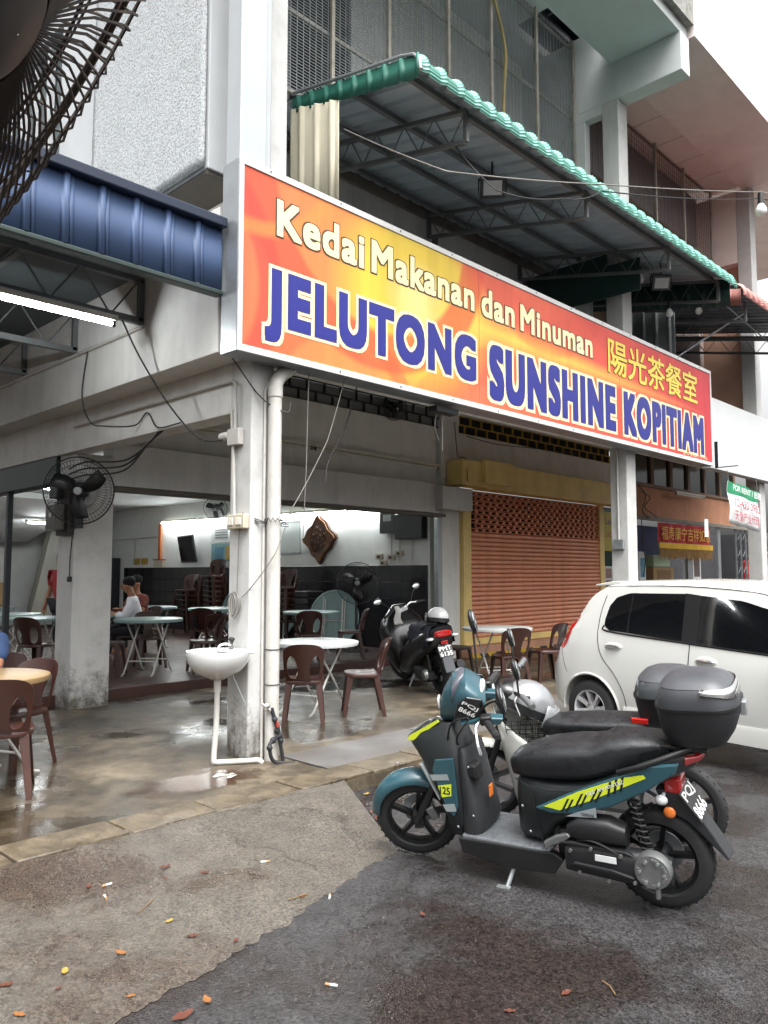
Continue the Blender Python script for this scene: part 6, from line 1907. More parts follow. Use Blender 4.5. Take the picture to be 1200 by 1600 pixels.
# wire basket on the leg shield
b = MB()
for k in range(7):
    z = .56 + k * .028
    hw = .10 + .01 * k
    b.tube([(.96, hw, z), (.78, hw + .01, z + .02), (.78, -hw - .01, z + .02), (.96, -hw, z)], .0028, 5)
for k in range(9):
    q = -1 + k / 4
    b.tube([(.79, q * .1, .56), (.775, q * .17, .74)], .0028, 5)
for s in (-1, 1):
    for k in range(5): b.tube([(.80 + .04 * k, s * .10, .56), (.79 + .042 * k, s * .16, .74)], .0028, 5)
for k in range(9): b.tube([(.79, -.1 + k * .025, .56), (.96, -.1 + k * .025, .56)], .0028, 5)
o = b.build('basket', WIREBLK, S2); 
S2M = S2
def helmet(name, label, loc, rot, m, s=1.0):
    t = thing(name, label, 'helmet', loc, rot)
    b = MB()
    rings = []
    for i in range(11):
        a = R(-20 + 108 * i / 10)
        rr = max(.002, math.cos(a)); h = math.sin(a)
        rings.append([(.145 * s * rr * math.cos(2 * math.pi * k / 24) * 1.08, .125 * s * rr * math.sin(2 * math.pi * k / 24), .135 * s * h + .05 * s) for k in range(24)])
    b.loft(rings, True); b.build('shell', m, t, smooth=60)
    b = MB()
    rings = []
    for i in range(4):
        z = .005 * s + .015 * i * s
        rings.append([(.150 * s * math.cos(a_) * 1.08, .130 * s * math.sin(a_), z) for a_ in [2 * math.pi * k / 24 for k in range(24)]])
    b.loft(rings, False); o = b.build('rim_trim', BLACKP, t, smooth=60)
    vs = []
    for i in range(13):
        a = R(-75 + 150 * i / 12)
        for (z, r_) in ((.05, 1.12), (-.02, 1.18), (-.075, 1.16)):
            vs.append((.15 * s * r_ * math.cos(a) * 1.05, .13 * s * r_ * math.sin(a), (z + .05) * s))
    b = MB().add(vs, [(i * 3 + k, (i + 1) * 3 + k, (i + 1) * 3 + k + 1, i * 3 + k + 1) for i in range(12) for k in range(2)])
    o = b.build('visor', mat('clear_visor', 'a9adae', .1, .0, var=.05, trans=.6), t, smooth=60)
    sm_ = o.modifiers.new('thick', 'SOLIDIFY'); sm_.thickness = .003
    return t
def s2_world(p, T=None):
    Mq = Matrix.Translation(S2.location) @ S2.rotation_quaternion.to_matrix().to_4x4()
    return Mq @ Vector(p)
helmet('helmet', 'silver open face helmet lying in the wire basket', s2_world((.885, -.0, .74)), (R(8), R(22), R(-30)), mat('silver_helmet', '86888a', .25, .4, var=.06, coat=.5), 1.12)

# ---- scooter 3: black, in the walkway
S3 = thing('motor_scooter', 'black scooter with red tail lamp parked in the walkway by the shop', 'scooter', group='parked scooters')
place(S3, (7.72, 6.45, .1), (8.30, 7.66, .1), 9)
wheel(S3, (0, 0, .25), .25, .11, .175, 5)
AX3 = Vector((1.3, 0, .25)); H3 = Vector((1.0, 0, .85)); s3 = (H3 - AX3).normalized()
M3 = Matrix.Translation(H3) @ Matrix.Rotation(R(20), 4, s3) @ Matrix.Translation(-H3)
wheel(S3, AX3, .25, .1, .175, 5, M3)
b = MB()
for s in (-1, 1): b.tube([(1.3, s * .07, .25), (1.12, s * .07, .6)], .022, 8)
b.xf(M3); b.build('fork', BLACKP, S3)
b = MB(); b.loft([vring(.9, 1.12, .16, .16), vring(.8, 1.2, .32, .25), vring(.8, 1.28, .55, .31), vring(.84, 1.32, .74, .31), vring(.92, 1.3, .88, .26), vring(1.0, 1.22, .98, .17), vring(1.05, 1.16, 1.08, .09)]); b.build('apron', BLACKG, S3, smooth=55)
b = MB(); b.loft([xr(.95, .16, .55, .2), xr(.7, .16, .56, .2), xr(.6, .18, .66, .2), xr(.4, .26, .72, .21), xr(.2, .38, .76, .21), xr(0, .48, .82, .2), xr(-.18, .58, .86, .17), xr(-.26, .68, .86, .12)]); b.build('body', BLACKG, S3, smooth=55)
b = MB(); b.loft([st_(.72, .62, .70, .08), st_(.6, .62, .78, .13), st_(.4, .64, .8, .15), st_(.2, .68, .84, .15), st_(0, .74, .88, .13), st_(-.14, .80, .87, .09)]); b.build('seat', SEATM, S3, smooth=60)
b = MB(); b.loft([xr(-.22, .71, .81, .13, .7), xr(-.30, .725, .805, .11, .7), xr(-.32, .74, .79, .09, .7)]); b.build('tail_lamp', REDL, S3, smooth=50)
for s in (-1, 1):
    b = MB(); b.ell((-.24, s * .17, .72), (.05, .05, .022), rotm('Z', s * 20)); b.build('turn_signal', CLR, S3)
    b = MB(); b.tube(smooth_path([(.0, s * .17, .84), (-.15, s * .15, .89), (-.26, s * .06, .9)], 4), .014, 8); b.build('grab_rail', BLACKP, S3)
    b = MB(); b.tube(smooth_path([(.98, s * .06, 1.0), (.94, s * .14, 1.06), (.92, s * .24, 1.04), (.9, s * .34, 1.02)], 4), .013, 8); b.xf(M3); b.build('handlebar', CHROME if s < 0 else BLACKP, S3)
    b = MB(); b.cyl((.92, s * .24, 1.04), (.89, s * .37, 1.02), .018, n=10); b.xf(M3); b.build('grip', BLACKP, S3)
    mirror_part(S3, (.95, s * .17, 1.06), (.98, s * .36, 1.24), (-1, 0, .1), M3, (.075, .045))
b = MB(); b.bx(.95, 1.0, -.1, .1, .98, 1.04); b.xf(M3); b.build('meter', CLR, S3, bevel=.01)
b = MB(); b.loft([sring(.35, .15, .26, .06, .09, 18, .7, 'x'), sring(.15, .16, .26, .06, .09, 18, .7, 'x'), sring(-.02, .16, .25, .055, .08, 18, .7, 'x'), sring(-.08, .15, .25, .04, .05, 18, .7, 'x')]); b.build('transmission_case', ENG, S3, smooth=50)
b = MB(); b.lathe([(.001, .01), (.06, .008), (.075, -.02), (.075, -.04)], (.0, .225, .26), (0, 1, 0), 20); b.build('gear_cover', ENGS, S3)
b = MB(); b.tube([(.3, -.12, .2), (.1, -.17, .25), (-.25, -.19, .36)], [.02, .05, .055], 14); b.build('muffler', ENG, S3)
b = MB(); b.cyl((.02, .13, .62), (-.02, .13, .32), .018, n=10); b.build('shock_absorber', BLACKP, S3)
b = MB(); b.prism([(-.1, .66), (-.22, .66), (-.3, .5), (-.36, .30), (-.34, .295), (-.2, .5), (-.1, .58)], -.07, .07); b.build('rear_fender', mat('grey_fender', '3f4245', .5, var=.1), S3, smooth=0, bevel=.012)
plate_part(S3, (-.285, 0, .555), Matrix.Rotation(R(-90), 4, 'Z') @ Matrix.Rotation(R(-22), 4, 'X'), .19, .14, ['PMT', '6135'])
b = MB(); b.bx(-.285, -.265, -.045, .045, .64, .68); b.build('reflector', REDL, S3, smooth=0, bevel=.004)
b = MB(); b.tube([(.6, .1, .2), (.62, .2, .03), (.66, .21, -.0)], .012, 8); b.build('side_stand', GALV, S3)
M3w = Matrix.Translation(S3.location) @ S3.rotation_quaternion.to_matrix().to_4x4()
helmet('helmet', 'white open face helmet sitting on the black scooter', M3w @ Vector((-.12, -.02, .90)), (R(5), 0, R(80)), mat('white_helmet', 'b0b2b2', .25, var=.03, coat=.5), 1.0)
# jacket draped over the seat
JK = mat('navy_jacket', '1a1c2c', .8, var=.25, bump=.4, bscale=20)
vs = []
for i in range(15):
    for k in range(13):
        u = i / 14; v = k / 12
        x = .42 - .62 * u; q = (v - .45) * 2
        yy = q * .26; zz = .86 - .42 * max(0, abs(q) - .45) ** 1.3 * (1.6 if q < 0 else 1.0)
        if abs(q) > .5: yy = math.copysign(.15 + .08 * (abs(q) - .5), q)
        zz += .018 * noise.noise(Vector((u * 5, v * 6, 3)))
        vs.append((x + .03 * noise.noise(Vector((u * 4, v * 4, 0))), yy + .02 * noise.noise(Vector((u * 6, v * 6, 9))), zz + .012))
b = MB().add(vs, [(i * 13 + k, (i + 1) * 13 + k, (i + 1) * 13 + k + 1, i * 13 + k + 1) for i in range(14) for k in range(12)])
b.xf(M3w); o = b.build('jacket', JK, smooth=60); sm_ = o.modifiers.new('thick', 'SOLIDIFY'); sm_.thickness = .01
tag(o, 'dark navy jacket draped over the black scooter seat', 'jacket')
vs = []
for i in range(9):
    for k in range(5):
        u = i / 8; q = (k - 2) / 2
        vs.append((.88 - .02 * math.sin(u * 5) + .01 * q, .12 + q * (.025 + .035 * u) + .012 * math.sin(u * 7 + q * 3), 1.08 - .25 * u))
b = MB().add(vs, [(i * 5 + k, (i + 1) * 5 + k, (i + 1) * 5 + k + 1, i * 5 + k + 1) for i in range(8) for k in range(4)])
b.xf(M3w); o = b.build('cloth', mat('white_cloth', 'c8c8c4', .8, var=.08), smooth=60); sm_ = o.modifiers.new('thick', 'SOLIDIFY'); sm_.thickness = .006
tag(o, 'white cloth hung over the black scooter handlebar', 'cloth')
# ============================================================ WHITE HATCHBACK
CARP = mat('white_car_paint', 'bebfbb', .25, 0, var=.02, coat=.8, damt=.03, dirt='a9a598')
GLS = mat('tinted_car_glass', '090b0e', .03, var=0, coat=1.0, spec=.8)
BLKT = mat('black_car_trim', '101113', .35, var=.1)
CAR = thing('hatchback_car', 'white hatchback car parked nose out behind the scooters', 'car', (7.717, 3.80, 0), (0, 0, R(-100)))
def interp(tab, x):
    if x <= tab[0][0]: return tab[0][1]
    for (a, b_), (c, d) in zip(tab[:-1], tab[1:]):
        if x <= c:
            t = (x - a) / (c - a); t = t * t * (3 - 2 * t) * .35 + t * .65
            return b_ + (d - b_) * t
    return tab[-1][1]
TOP = [(-.56, .55), (-.53, .66), (-.44, .78), (-.36, .90), (-.28, 1.04), (-.18, 1.22), (-.08, 1.38), (0, 1.46), (.12, 1.505), (.4, 1.525), (.9, 1.535), (1.4, 1.515), (1.75, 1.47), (1.95, 1.40), (2.3, 1.19), (2.6, 1.03), (2.85, .96), (3.03, .87), (3.11, .74), (3.15, .58)]
WID = [(-.56, .60), (-.50, .74), (-.38, .80), (-.1, .825), (.5, .832), (1.6, .832), (2.4, .825), (2.85, .79), (3.05, .70), (3.15, .55)]
def half(x):
    zt, w = interp(TOP, x), interp(WID, x)
    zb = .24 if -.35 < x < 2.95 else .27
    wr = min(w - .06, .65 + .03 * math.sin(max(0, min(1, (x + .1) / 2.2)) * math.pi))
    belt = 1.04 - .045 * max(0, x)
    P = [(0, zb), (w - .12, zb), (w - .03, zb + .05), (w - .012, zb + .13), (w, .55), (w - .004, .72), (w - .02, .86), (w - .04, belt)]
    if zt > belt + .12:
        f = (zt - .05 - belt)
        yr = w - .05 - (w - .05 - wr) * min(1, (zt - belt) / .45)
        P += [(w - .05 - (w - .05 - yr) * .35, belt + f * .45), (w - .05 - (w - .05 - yr) * .72, belt + f * .8), (yr, zt - .05), (yr - .09, zt - .012), (yr * .5, zt + .005), (0, zt + .01)]
    else:
        P = [(y, min(z, zt - .005 * (8 - i))) for i, (y, z) in enumerate(P)]
        P += [(w - .06, zt - .004), (w - .09, zt), (w - .13, zt + .004), (w - .2, zt + .008), (w * .5, zt + .014), (0, zt + .018)]
    return P
def side_y(x, z):
    P = half(x)
    for (y0, z0), (y1, z1) in zip(P[1:-1], P[2:]):
        if z0 <= z <= z1 + 1e-6:
            t = (z - z0) / max(1e-6, z1 - z0)
            return y0 + (y1 - y0) * t
    return P[4][0]
rings = []
xs_ = [-.56, -.545, -.53, -.5, -.44, -.38, -.32, -.26, -.2, -.14, -.08, -.03, .03, .1] + [.2 + .1 * i for i in range(28)] + [2.96, 3.03, 3.08, 3.12, 3.15]
for x in xs_:
    P = half(x)
    rings.append([(x, y, z) for y, z in P] + [(x, -y, z) for y, z in reversed(P[1:-1])])
b = MB(); b.loft(rings)
me = b.mesh('car_body_raw')
tmp = bpy.data.objects.new('tmp_body', me); col.objects.link(tmp)
cut = MB()
for x in (0, 2.44):
    for s in (-1, 1):
        cut.cyl((x, s * .5, .29), (x, s * 1.0, .29), .335, n=40)
cme = cut.mesh('tmp_cut'); cob = bpy.data.objects.new('tmp_cut', cme); col.objects.link(cob)
bo_ = tmp.modifiers.new('b', 'BOOLEAN'); bo_.operation = 'DIFFERENCE'; bo_.object = cob; bo_.solver = 'EXACT'
dg = bpy.context.evaluated_depsgraph_get(); dg.update()
body_me = bpy.data.meshes.new_from_object(tmp.evaluated_get(dg), depsgraph=dg)
bpy.data.objects.remove(tmp); bpy.data.objects.remove(cob)
body_me.name = 'body'
body = link('body', body_me, CARP, CAR, 38)
def side_patch(x0, x1, zl, zu, m, name, par=CAR, nx=26, nz=8, off=.004, s=-1):
    vs = []
    for i in range(nx + 1):
        x = x0 + (x1 - x0) * i / nx
        a, c = interp(zl, x), interp(zu, x)
        for k in range(nz + 1):
            z = a + (c - a) * k / nz
            vs.append((x, s * (side_y(x, z) + off), z))
    o = MB().add(vs, [(i * (nz + 1) + k, (i + 1) * (nz + 1) + k, (i + 1) * (nz + 1) + k + 1, i * (nz + 1) + k + 1) for i in range(nx) for k in range(nz)]).build(name, m, par, smooth=60)
    return o
def side_line(pts, r, m, name, s=-1, off=.001):
    b = MB(); b.tube([(x, s * (side_y(x, z) + off), z) for x, z in [(p.x, p.z) for p in smooth_path([(a, 0, c) for a, c in pts], 5)]], r, 5)
    return b.build(name, m, CAR)
for s in (-1, 1):
    side_patch(.165, 1.0, [(.165, 1.10), (.22, 1.055), (1.0, 1.005)], [(.165, 1.16), (.19, 1.28), (.27, 1.37), (.42, 1.41), (1.0, 1.415)], GLS, 'rear_window', s=s)
    side_patch(1.0, 1.14, [(1.0, 1.0), (1.14, .99)], [(1.0, 1.42), (1.14, 1.405)], BLKT, 'door_pillar', nx=3, s=s, off=.005)
    side_patch(1.14, 2.16, [(1.14, .992), (2.16, .94)], [(1.14, 1.402), (1.5, 1.37), (1.78, 1.30), (2.0, 1.15), (2.16, .955)], GLS, 'front_window', s=s)
    side_line([(.155, 1.10), (.22, 1.045), (1.0, .995), (1.6, .96), (2.17, .93)], .009, BLKT, 'window_seal', s)
    side_line([(.435, 1.045), (.437, 1.2), (.455, 1.41)], .007, BLKT, 'window_divider', s)
    side_line([(1.075, .30), (1.073, .7), (1.08, 1.0)], .004, BLKT, 'door_seam', s)
    side_line([(.14, 1.38), (.10, 1.2), (.10, .95), (.16, .80), (.30, .66), (.40, .50), (.44, .32)], .004, BLKT, 'door_seam', s)
    side_line([(2.05, .30), (2.12, .6), (2.18, .92)], .004, BLKT, 'door_seam', s)
    side_line([(.44, .33), (1.2, .32), (2.05, .33)], .003, BLKT, 'door_seam', s)
    side_line([(-.36, .84), (-.32, .7), (-.28, .62)], .0025, BLKT, 'bumper_seam', s)
    side_line([(.0, 1.455), (.4, 1.475), (1.0, 1.48), (1.6, 1.44), (1.9, 1.37)], .004, BLKT, 'roof_channel', s)
    for (hx, hz) in ((.29, .905), (1.24, .85)):
        yy = s * side_y(hx, hz)
        h_ = MB(); h_.ell((hx, yy, hz), (.105, .012, .042)); hd = h_.build('door_handle', CARP, CAR)
        h_ = MB(); h_.ell((hx, yy + s * .018, hz + .004), (.085, .012, .014)); h_.build('handle_bar', CHROME, hd)
    # side skirt and arch lip
    b = MB(); b.loft([[(x, s * (y + .012), z) for y, z in ((side_y(x, .36), .37), (side_y(x, .33) + .012, .34), (side_y(x, .3) + .012, .22), (.74, .20), (.74, .36))] for x in (.40, .5, 1.2, 1.95, 2.04)]); b.build('side_skirt', CARP, CAR, smooth=40)
    for wx in (0, 2.44):
        b = MB(); pts = []
        for k in range(29):
            a = R(-12 + 204 * k / 28); px_, pz_ = wx + .342 * math.cos(a), .29 + .342 * math.sin(a)
            if pz_ > .23: pts.append((px_, s * (side_y(px_, max(.3, pz_)) - .002), pz_))
        b.tube(pts, .014, 6); b.build('arch_lip', CARP, CAR)
    side_patch(-.37, -.16, [(-.37, .86), (-.33, .85), (-.16, 1.16)], [(-.37, .88), (-.28, 1.02), (-.16, 1.24)], REDL, 'tail_lamp', nx=8, nz=4, s=s, off=.004)
for s in (-1, 1):
    b = MB(); b.ell((2.98, s * .62, .72), (.14, .12, .09), rotm('Z', -s * 35)); b.build('headlamp', CLR, CAR)
    b = MB(); b.ell((2.0, s * .9, 1.0), (.06, .09, .06)); b.build('door_mirror', CARP, CAR)
b = MB()
for (x0, x1, y, m) in (): pass
def top_patch(x0, x1, hw, m, name, nx=8, ny=12, off=.006):
    vs = []
    for i in range(nx + 1):
        x = x0 + (x1 - x0) * i / nx
        P = half(x); Q = [p for p in P if p[1] >= P[-1][1] - .09]
        for k in range(ny + 1):
            y = (k / ny * 2 - 1) * min(hw, Q[0][0])
            ay = abs(y); z = P[-1][1]
            for (ya, za), (yb, zb) in zip(P[7:-1], P[8:]):
                if yb <= ay <= ya: z = za + (zb - za) * (ya - ay) / max(1e-6, ya - yb)
            vs.append((x, y, z + off))
    return MB().add(vs, [(i * (ny + 1) + k, (i + 1) * (ny + 1) + k, (i + 1) * (ny + 1) + k + 1, i * (ny + 1) + k + 1) for i in range(nx) for k in range(ny)]).build(name, m, CAR, smooth=60)
top_patch(1.98, 2.52, .6, GLS, 'windscreen')
top_patch(-.25, -.03, .55, GLS, 'rear_screen')
b = MB(); b.loft([[(x, y, 1.47 + dz) for x, dz in ((-.09, .0), (-.085, .015), (.1, .045), (.22, .05), (.2, .02), (.0, .005))] for y in (-.58, -.5, 0, .5, .58)]); b.build('spoiler', CARP, CAR, smooth=50, bevel=.006)
b = MB(); b.bx(-.575, -.55, -.26, .26, .55, .66); b.build('number_plate', mat('plate_black', '121214', .4), CAR, smooth=0)
b = MB(); b.bx(.36, 2.08, -.66, .66, .18, .3); b.bx(-.4, -.36, -.6, .6, .25, .4); b.build('underbody', BLKT, CAR, smooth=0)
for wx in (0, 2.44):
    for s in (-1, 1):
        b = MB(); b.bx(wx - .33, wx + .33, min(s * .45, s * .5), max(s * .45, s * .5), .22, .62); b.build('wheel_housing', BLKT, CAR, smooth=0)
ALLOY = mat('silver_alloy', 'c4c6c8', .35, .5, var=.06)
def car_wheel(x, s):
    c = Vector((x, s * .735, .287))
    b = MB(); prof = []
    for k in range(15):
        a = math.pi * k / 14 - math.pi / 2
        prof.append((.19 + .097 * max(0, math.cos(a)) ** .45, .0875 * math.sin(a)))
    b.lathe(prof, c, (0, 1, 0), 48); ty = b.build('tyre', RUBBER, CAR, smooth=50)
    b = MB()
    oy = s * .055
    b.lathe([(.19, s * .08), (.182, s * .085), (.172, s * .075), (.168, s * .0), (.168, -s * .06)], c, (0, 1, 0), 40)
    b.lathe([(.001, s * .055), (.03, s * .055), (.034, s * .045)], c, (0, 1, 0), 20)
    for k in range(8):
        a = 2 * math.pi * k / 8 + .2
        d = Vector((math.cos(a), 0, math.sin(a))); tq = Vector((-math.sin(a), 0, math.cos(a)))
        b.loft([[c + d * r_ + tq * w_ * u + Vector((0, oy_, 0)) for u, oy_ in ((-1, s * .02), (1, s * .02), (.7, s * o_), (-.7, s * o_))] for r_, w_, o_ in ((.03, .024, .05), (.10, .018, .062), (.174, .024, .078))])
    b.build('rim', ALLOY, ty, smooth=40)
    b = MB()
    for k in range(4):
        a = 2 * math.pi * k / 4 + .6
        b.cyl(c + Vector((.05 * math.cos(a), s * .03, .05 * math.sin(a))), c + Vector((.05 * math.cos(a), s * .06, .05 * math.sin(a))), .011, n=8)
    b.build('wheel_nut', GREYMETAL, ty)
    b = MB(); b.cyl(c - Vector((0, s * .06, 0)), c - Vector((0, s * .03, 0)), .165, n=30); b.build('brake_drum', BLKT, ty)
for x in (0, 2.44):
    for s in (-1, 1): car_wheel(x, s)
# ============================================================ PEOPLE
SKIN = mat('skin', '9a6a4e', .55, var=.08)
HAIR = mat('black_hair', '0a0908', .9, var=.2)
SHW = mat('white_shirt', 'dfe2e8', .8, var=.05, bump=.3, bscale=15); SHR = mat('red_shirt', '9c2730', .8, var=.08); SHB = mat('blue_shirt', '2a4064', .8, var=.08); DKT = mat('dark_trousers', '1c1e24', .8, var=.1); KHK = mat('khaki_trousers', '7d6a52', .8, var=.1); ORS = mat('dull_red_shirt', '6a3026', .8, var=.1)
def skin_mesh(name, verts, edges, m, parent, root=0, sub=2):
    me = bpy.data.meshes.new(name)
    me.from_pydata([v[0] for v in verts], edges, [])
    o = bpy.data.objects.new('tmp_' + name, me); col.objects.link(o)
    sk = o.modifiers.new('skin', 'SKIN')
    for i, v in enumerate(verts):
        r_ = v[1]
        me.skin_vertices[0].data[i].radius = r_ if isinstance(r_, tuple) else (r_, r_)
        me.skin_vertices[0].data[i].use_root = (i == root)
    sk.use_smooth_shade = True
    sb = o.modifiers.new('sub', 'SUBSURF'); sb.levels = sub; sb.render_levels = sub
    dg = bpy.context.evaluated_depsgraph_get(); dg.update()
    out = bpy.data.meshes.new_from_object(o.evaluated_get(dg), depsgraph=dg)
    bpy.data.objects.remove(o)
    return link(name, out, m, parent, 0 if False else 180)
def person(label, loc, rz, J, shirt, trousers, hair=True, group=None):
    """J: joint name -> position (local, x forward, y left, z up)"""
    t = thing('person', label, 'person', loc, (0, 0, R(rz)), group)
    V, E, idx = [], [], {}
    def add(n, r, par=None, src=None):
        idx[n] = len(V); V.append((J[src or n], r))
        if par is not None: E.append((idx[par], idx[n]))
    def mid(a, b, t_): return tuple(Vector(J[a]).lerp(Vector(J[b]), t_))
    add('pelvis', (.13, .095)); add('waist', (.115, .085), 'pelvis'); add('chest', (.125, .09), 'waist'); add('neck0', .06, 'chest'); add('neck1', .052, 'neck0')
    J['head_a'] = tuple(Vector(J['head']) + Vector((0, 0, -.03))); J['head_b'] = tuple(Vector(J['head']) + Vector((-.005, 0, .06)))
    add('head_a', (.075, .085), 'neck1'); add('head_b', (.08, .095), 'head_a')
    for s in ('l', 'r'):
        add('sh_' + s, .062, 'chest'); add('el_' + s, .044, 'sh_' + s); add('wr_' + s, .03, 'el_' + s); add('ha_' + s, (.04, .02), 'wr_' + s)
        add('hip_' + s, .09, 'pelvis'); add('kn_' + s, .062, 'hip_' + s); add('an_' + s, .042, 'kn_' + s); add('to_' + s, (.045, .03), 'an_' + s)
    skin_mesh('body', V, E, SKIN, t)
    # shirt
    sv = [(J['pelvis'], (.185, .145)), (J['waist'], (.18, .145)), (J['chest'], (.195, .15)), (J['neck0'], .075)]
    se = [(0, 1), (1, 2), (2, 3)]
    for s in ('l', 'r'):
        k = len(sv); sv.append((J['sh_' + s], .085)); sv.append((mid('sh_' + s, 'el_' + s, .75), .068)); se += [(2, k), (k, k + 1)]
        if J.get('long'): sv.append((J['el_' + s], .056)); sv.append((mid('el_' + s, 'wr_' + s, .6), .048)); se += [(k + 1, k + 2), (k + 2, k + 3)]
    skin_mesh('shirt', sv, se, shirt, t)
    tv = [(J['pelvis'], (.168, .13))]; te = []
    for s in ('l', 'r'):
        k = len(tv); tv += [(J['hip_' + s], .104), (J['kn_' + s], .078), (mid('kn_' + s, 'an_' + s, .9), .062)]; te += [(0, k), (k, k + 1), (k + 1, k + 2)]
    skin_mesh('trousers', tv, te, trousers, t)
    h = Vector(J['head'])
    if hair:
        b = MB(); b.ell(h + Vector((-.03, 0, .075)), (.098, .09, .085)); b.build('hair', HAIR, t, smooth=60)
    MB().ell(h + Vector((.088, 0, .0)), (.02, .014, .022), nu=8, nv=6).build('nose', SKIN, t)
    for s in (-1, 1): MB().ell(h + Vector((-.005, s * .085, .0)), (.02, .012, .03), nu=8, nv=6).build('ear', SKIN, t)
    for s in (-1, 1): MB().ell(h + Vector((.078, s * .03, .03)), (.008, .012, .007), nu=8, nv=6).build('eye', HAIR, t)
    MB().ell(h + Vector((.080, 0, -.045)), (.006, .025, .006), nu=8, nv=6).build('mouth', ORS, t)
    for s, sg in (('l', 1), ('r', -1)):
        w_, h_ = Vector(J['wr_' + s]), Vector(J['ha_' + s]); d = (h_ - w_).normalized()
        side = d.cross(Vector((0, 0, 1))).normalized() if abs(d.z) < .95 else Vector((0, 1, 0))
        dn = d.cross(side)
        b = MB()
        for q, (ln, off) in enumerate(((.07, -.03), (.082, -.01), (.078, .01), (.062, .03))):
            p = h_ + side * off
            b.tube([p, p + d * ln * .5 + dn * .008, p + d * ln + dn * .03], [.0095, .009, .0065], 7)
        p = h_ - d * .03 + side * (.035 * sg)
        b.tube([p, p + d * .03 + side * .025 * sg, p + d * .055 + side * .03 * sg], [.011, .01, .007], 7)
        b.build('fingers', SKIN, t)
    return t
def sit(z=.22, head=(.10, 0, 1.19), reach=(.42, .74), long=False):
    zs = .46
    return dict(pelvis=(0, 0, zs + .08), waist=(.01, 0, zs + .25), chest=(.04, 0, zs + .45), neck0=(.055, 0, zs + .56), neck1=(.075, 0, zs + .63), head=head,
                sh_l=(.03, .18, zs + .48), sh_r=(.03, -.18, zs + .48), el_l=(.16, .24, zs + .26), el_r=(.16, -.24, zs + .26), wr_l=(reach[0] - .05, .12, reach[1] + .03), wr_r=(reach[0] - .05, -.12, reach[1] + .03), ha_l=(reach[0], .08, reach[1] + .05), ha_r=(reach[0], -.08, reach[1] + .05),
                hip_l=(.03, .1, zs + .04), hip_r=(.03, -.1, zs + .04), kn_l=(.42, .12, zs + .03), kn_r=(.42, -.12, zs + .03), an_l=(.38, .12, .09), an_r=(.38, -.12, .09), to_l=(.50, .13, .045), to_r=(.50, -.13, .045), long=long)
def stand():
    return dict(pelvis=(0, 0, .93), waist=(0, 0, 1.1), chest=(.02, 0, 1.3), neck0=(.02, 0, 1.43), neck1=(.03, 0, 1.5), head=(.05, 0, 1.58),
                sh_l=(0, .19, 1.36), sh_r=(0, -.19, 1.36), el_l=(.02, .27, 1.08), el_r=(.02, -.27, 1.08), wr_l=(.12, .28, .86), wr_r=(.1, -.28, .86), ha_l=(.15, .28, .79), ha_r=(.13, -.28, .79),
                hip_l=(0, .1, .88), hip_r=(0, -.1, .88), kn_l=(.03, .11, .48), kn_r=(.0, -.11, .48), an_l=(0, .12, .09), an_r=(-.04, -.12, .09), to_l=(.12, .13, .04), to_r=(.08, -.13, .04))
person('man in a white shirt seated eating at an inside table', (6.05, 11.15, .22), 150, sit(head=(.13, 0, 1.17), long=True), SHW, DKT)
chair(5.98, 11.19, FI, 150, 'dark chair under the man in the white shirt')
person('person in a dull red shirt seated behind the man in white', (6.75, 12.3, .22), 190, sit(), ORS, DKT)
chair(6.82, 12.31, FI, 190, 'dark chair under the person in the dull red shirt')
person('person in a crimson shirt standing partly behind the second column', (5.52, 12.5, .22), 200, stand(), SHR, DKT)
person('person in a blue shirt and khaki trousers seated at the left edge', (2.43, 6.99, .1), 215, sit(), SHB, KHK)
chair(2.49, 7.03, F0, 215, 'brown plastic chair under the person in the blue shirt')
# things on the tables inside
t = thing('cup', 'small orange cup on the table of the man in white', 'cup', (5.72, 11.35, .977)); MB().lathe([(.001, 0), (.04, 0), (.05, .05), (.045, .05), (.035, .006), (.001, .006)], n=16).build('bowl', AMB, t); b = MB(); b.torus((.055, 0, .025), (0, 1, 0), .018, .004, 12, 5); b.build('handle', AMB, t)
tag(MB().box((5.45, 11.75, 1.05), (.34, .2, .14)).build('plastic_crate', mat('lime_plastic', '5fae2e', .4), bevel=.01), 'bright green plastic tray on an inside table', 'tray')

# ============================================================ THIRD SHOP DISPLAY
BN = thing('festive_banner', 'red festive cloth banner with gold characters and fringe', 'banner', (18.9, 8.78, 2.35))
RED = mat('red_banner_cloth', 'a01c22', .8, var=.12)
vs = []
for i in range(31):
    for k in range(6):
        vs.append((3.35 * i / 30, .03 * math.sin(i * .9), .52 - .5 * k / 5))
o = MB().add(vs, [(i * 6 + k, (i + 1) * 6 + k, (i + 1) * 6 + k + 1, i * 6 + k + 1) for i in range(30) for k in range(5)]).build('cloth', RED, BN, smooth=60)
lettering('福寿康宁吉祥如意', BN, mat('banner_gold', 'c9962e', .5, var=.3, vscale=6), .15, 3.2, .08, .44, -.04, offset=.01)
YF_ = mat('banner_fringe', 'c9a02c', .8, var=.2)
bpart(BN, 'fringe_band', YF_, (18.9, 22.25, 8.735, 8.755, 2.22, 2.36), bevel=0)
b = MB()
for i in range(70): b.bx(18.92 + i * .0475, 18.945 + i * .0475, 8.74, 8.75, 1.92 + .1 * random.random(), 2.22)
o = b.build('fringe', mat('fringe_mixed', '8a6a3a', .8, var=.5, vscale=8), BN, smooth=0, world=True); o['kind'] = 'stuff'
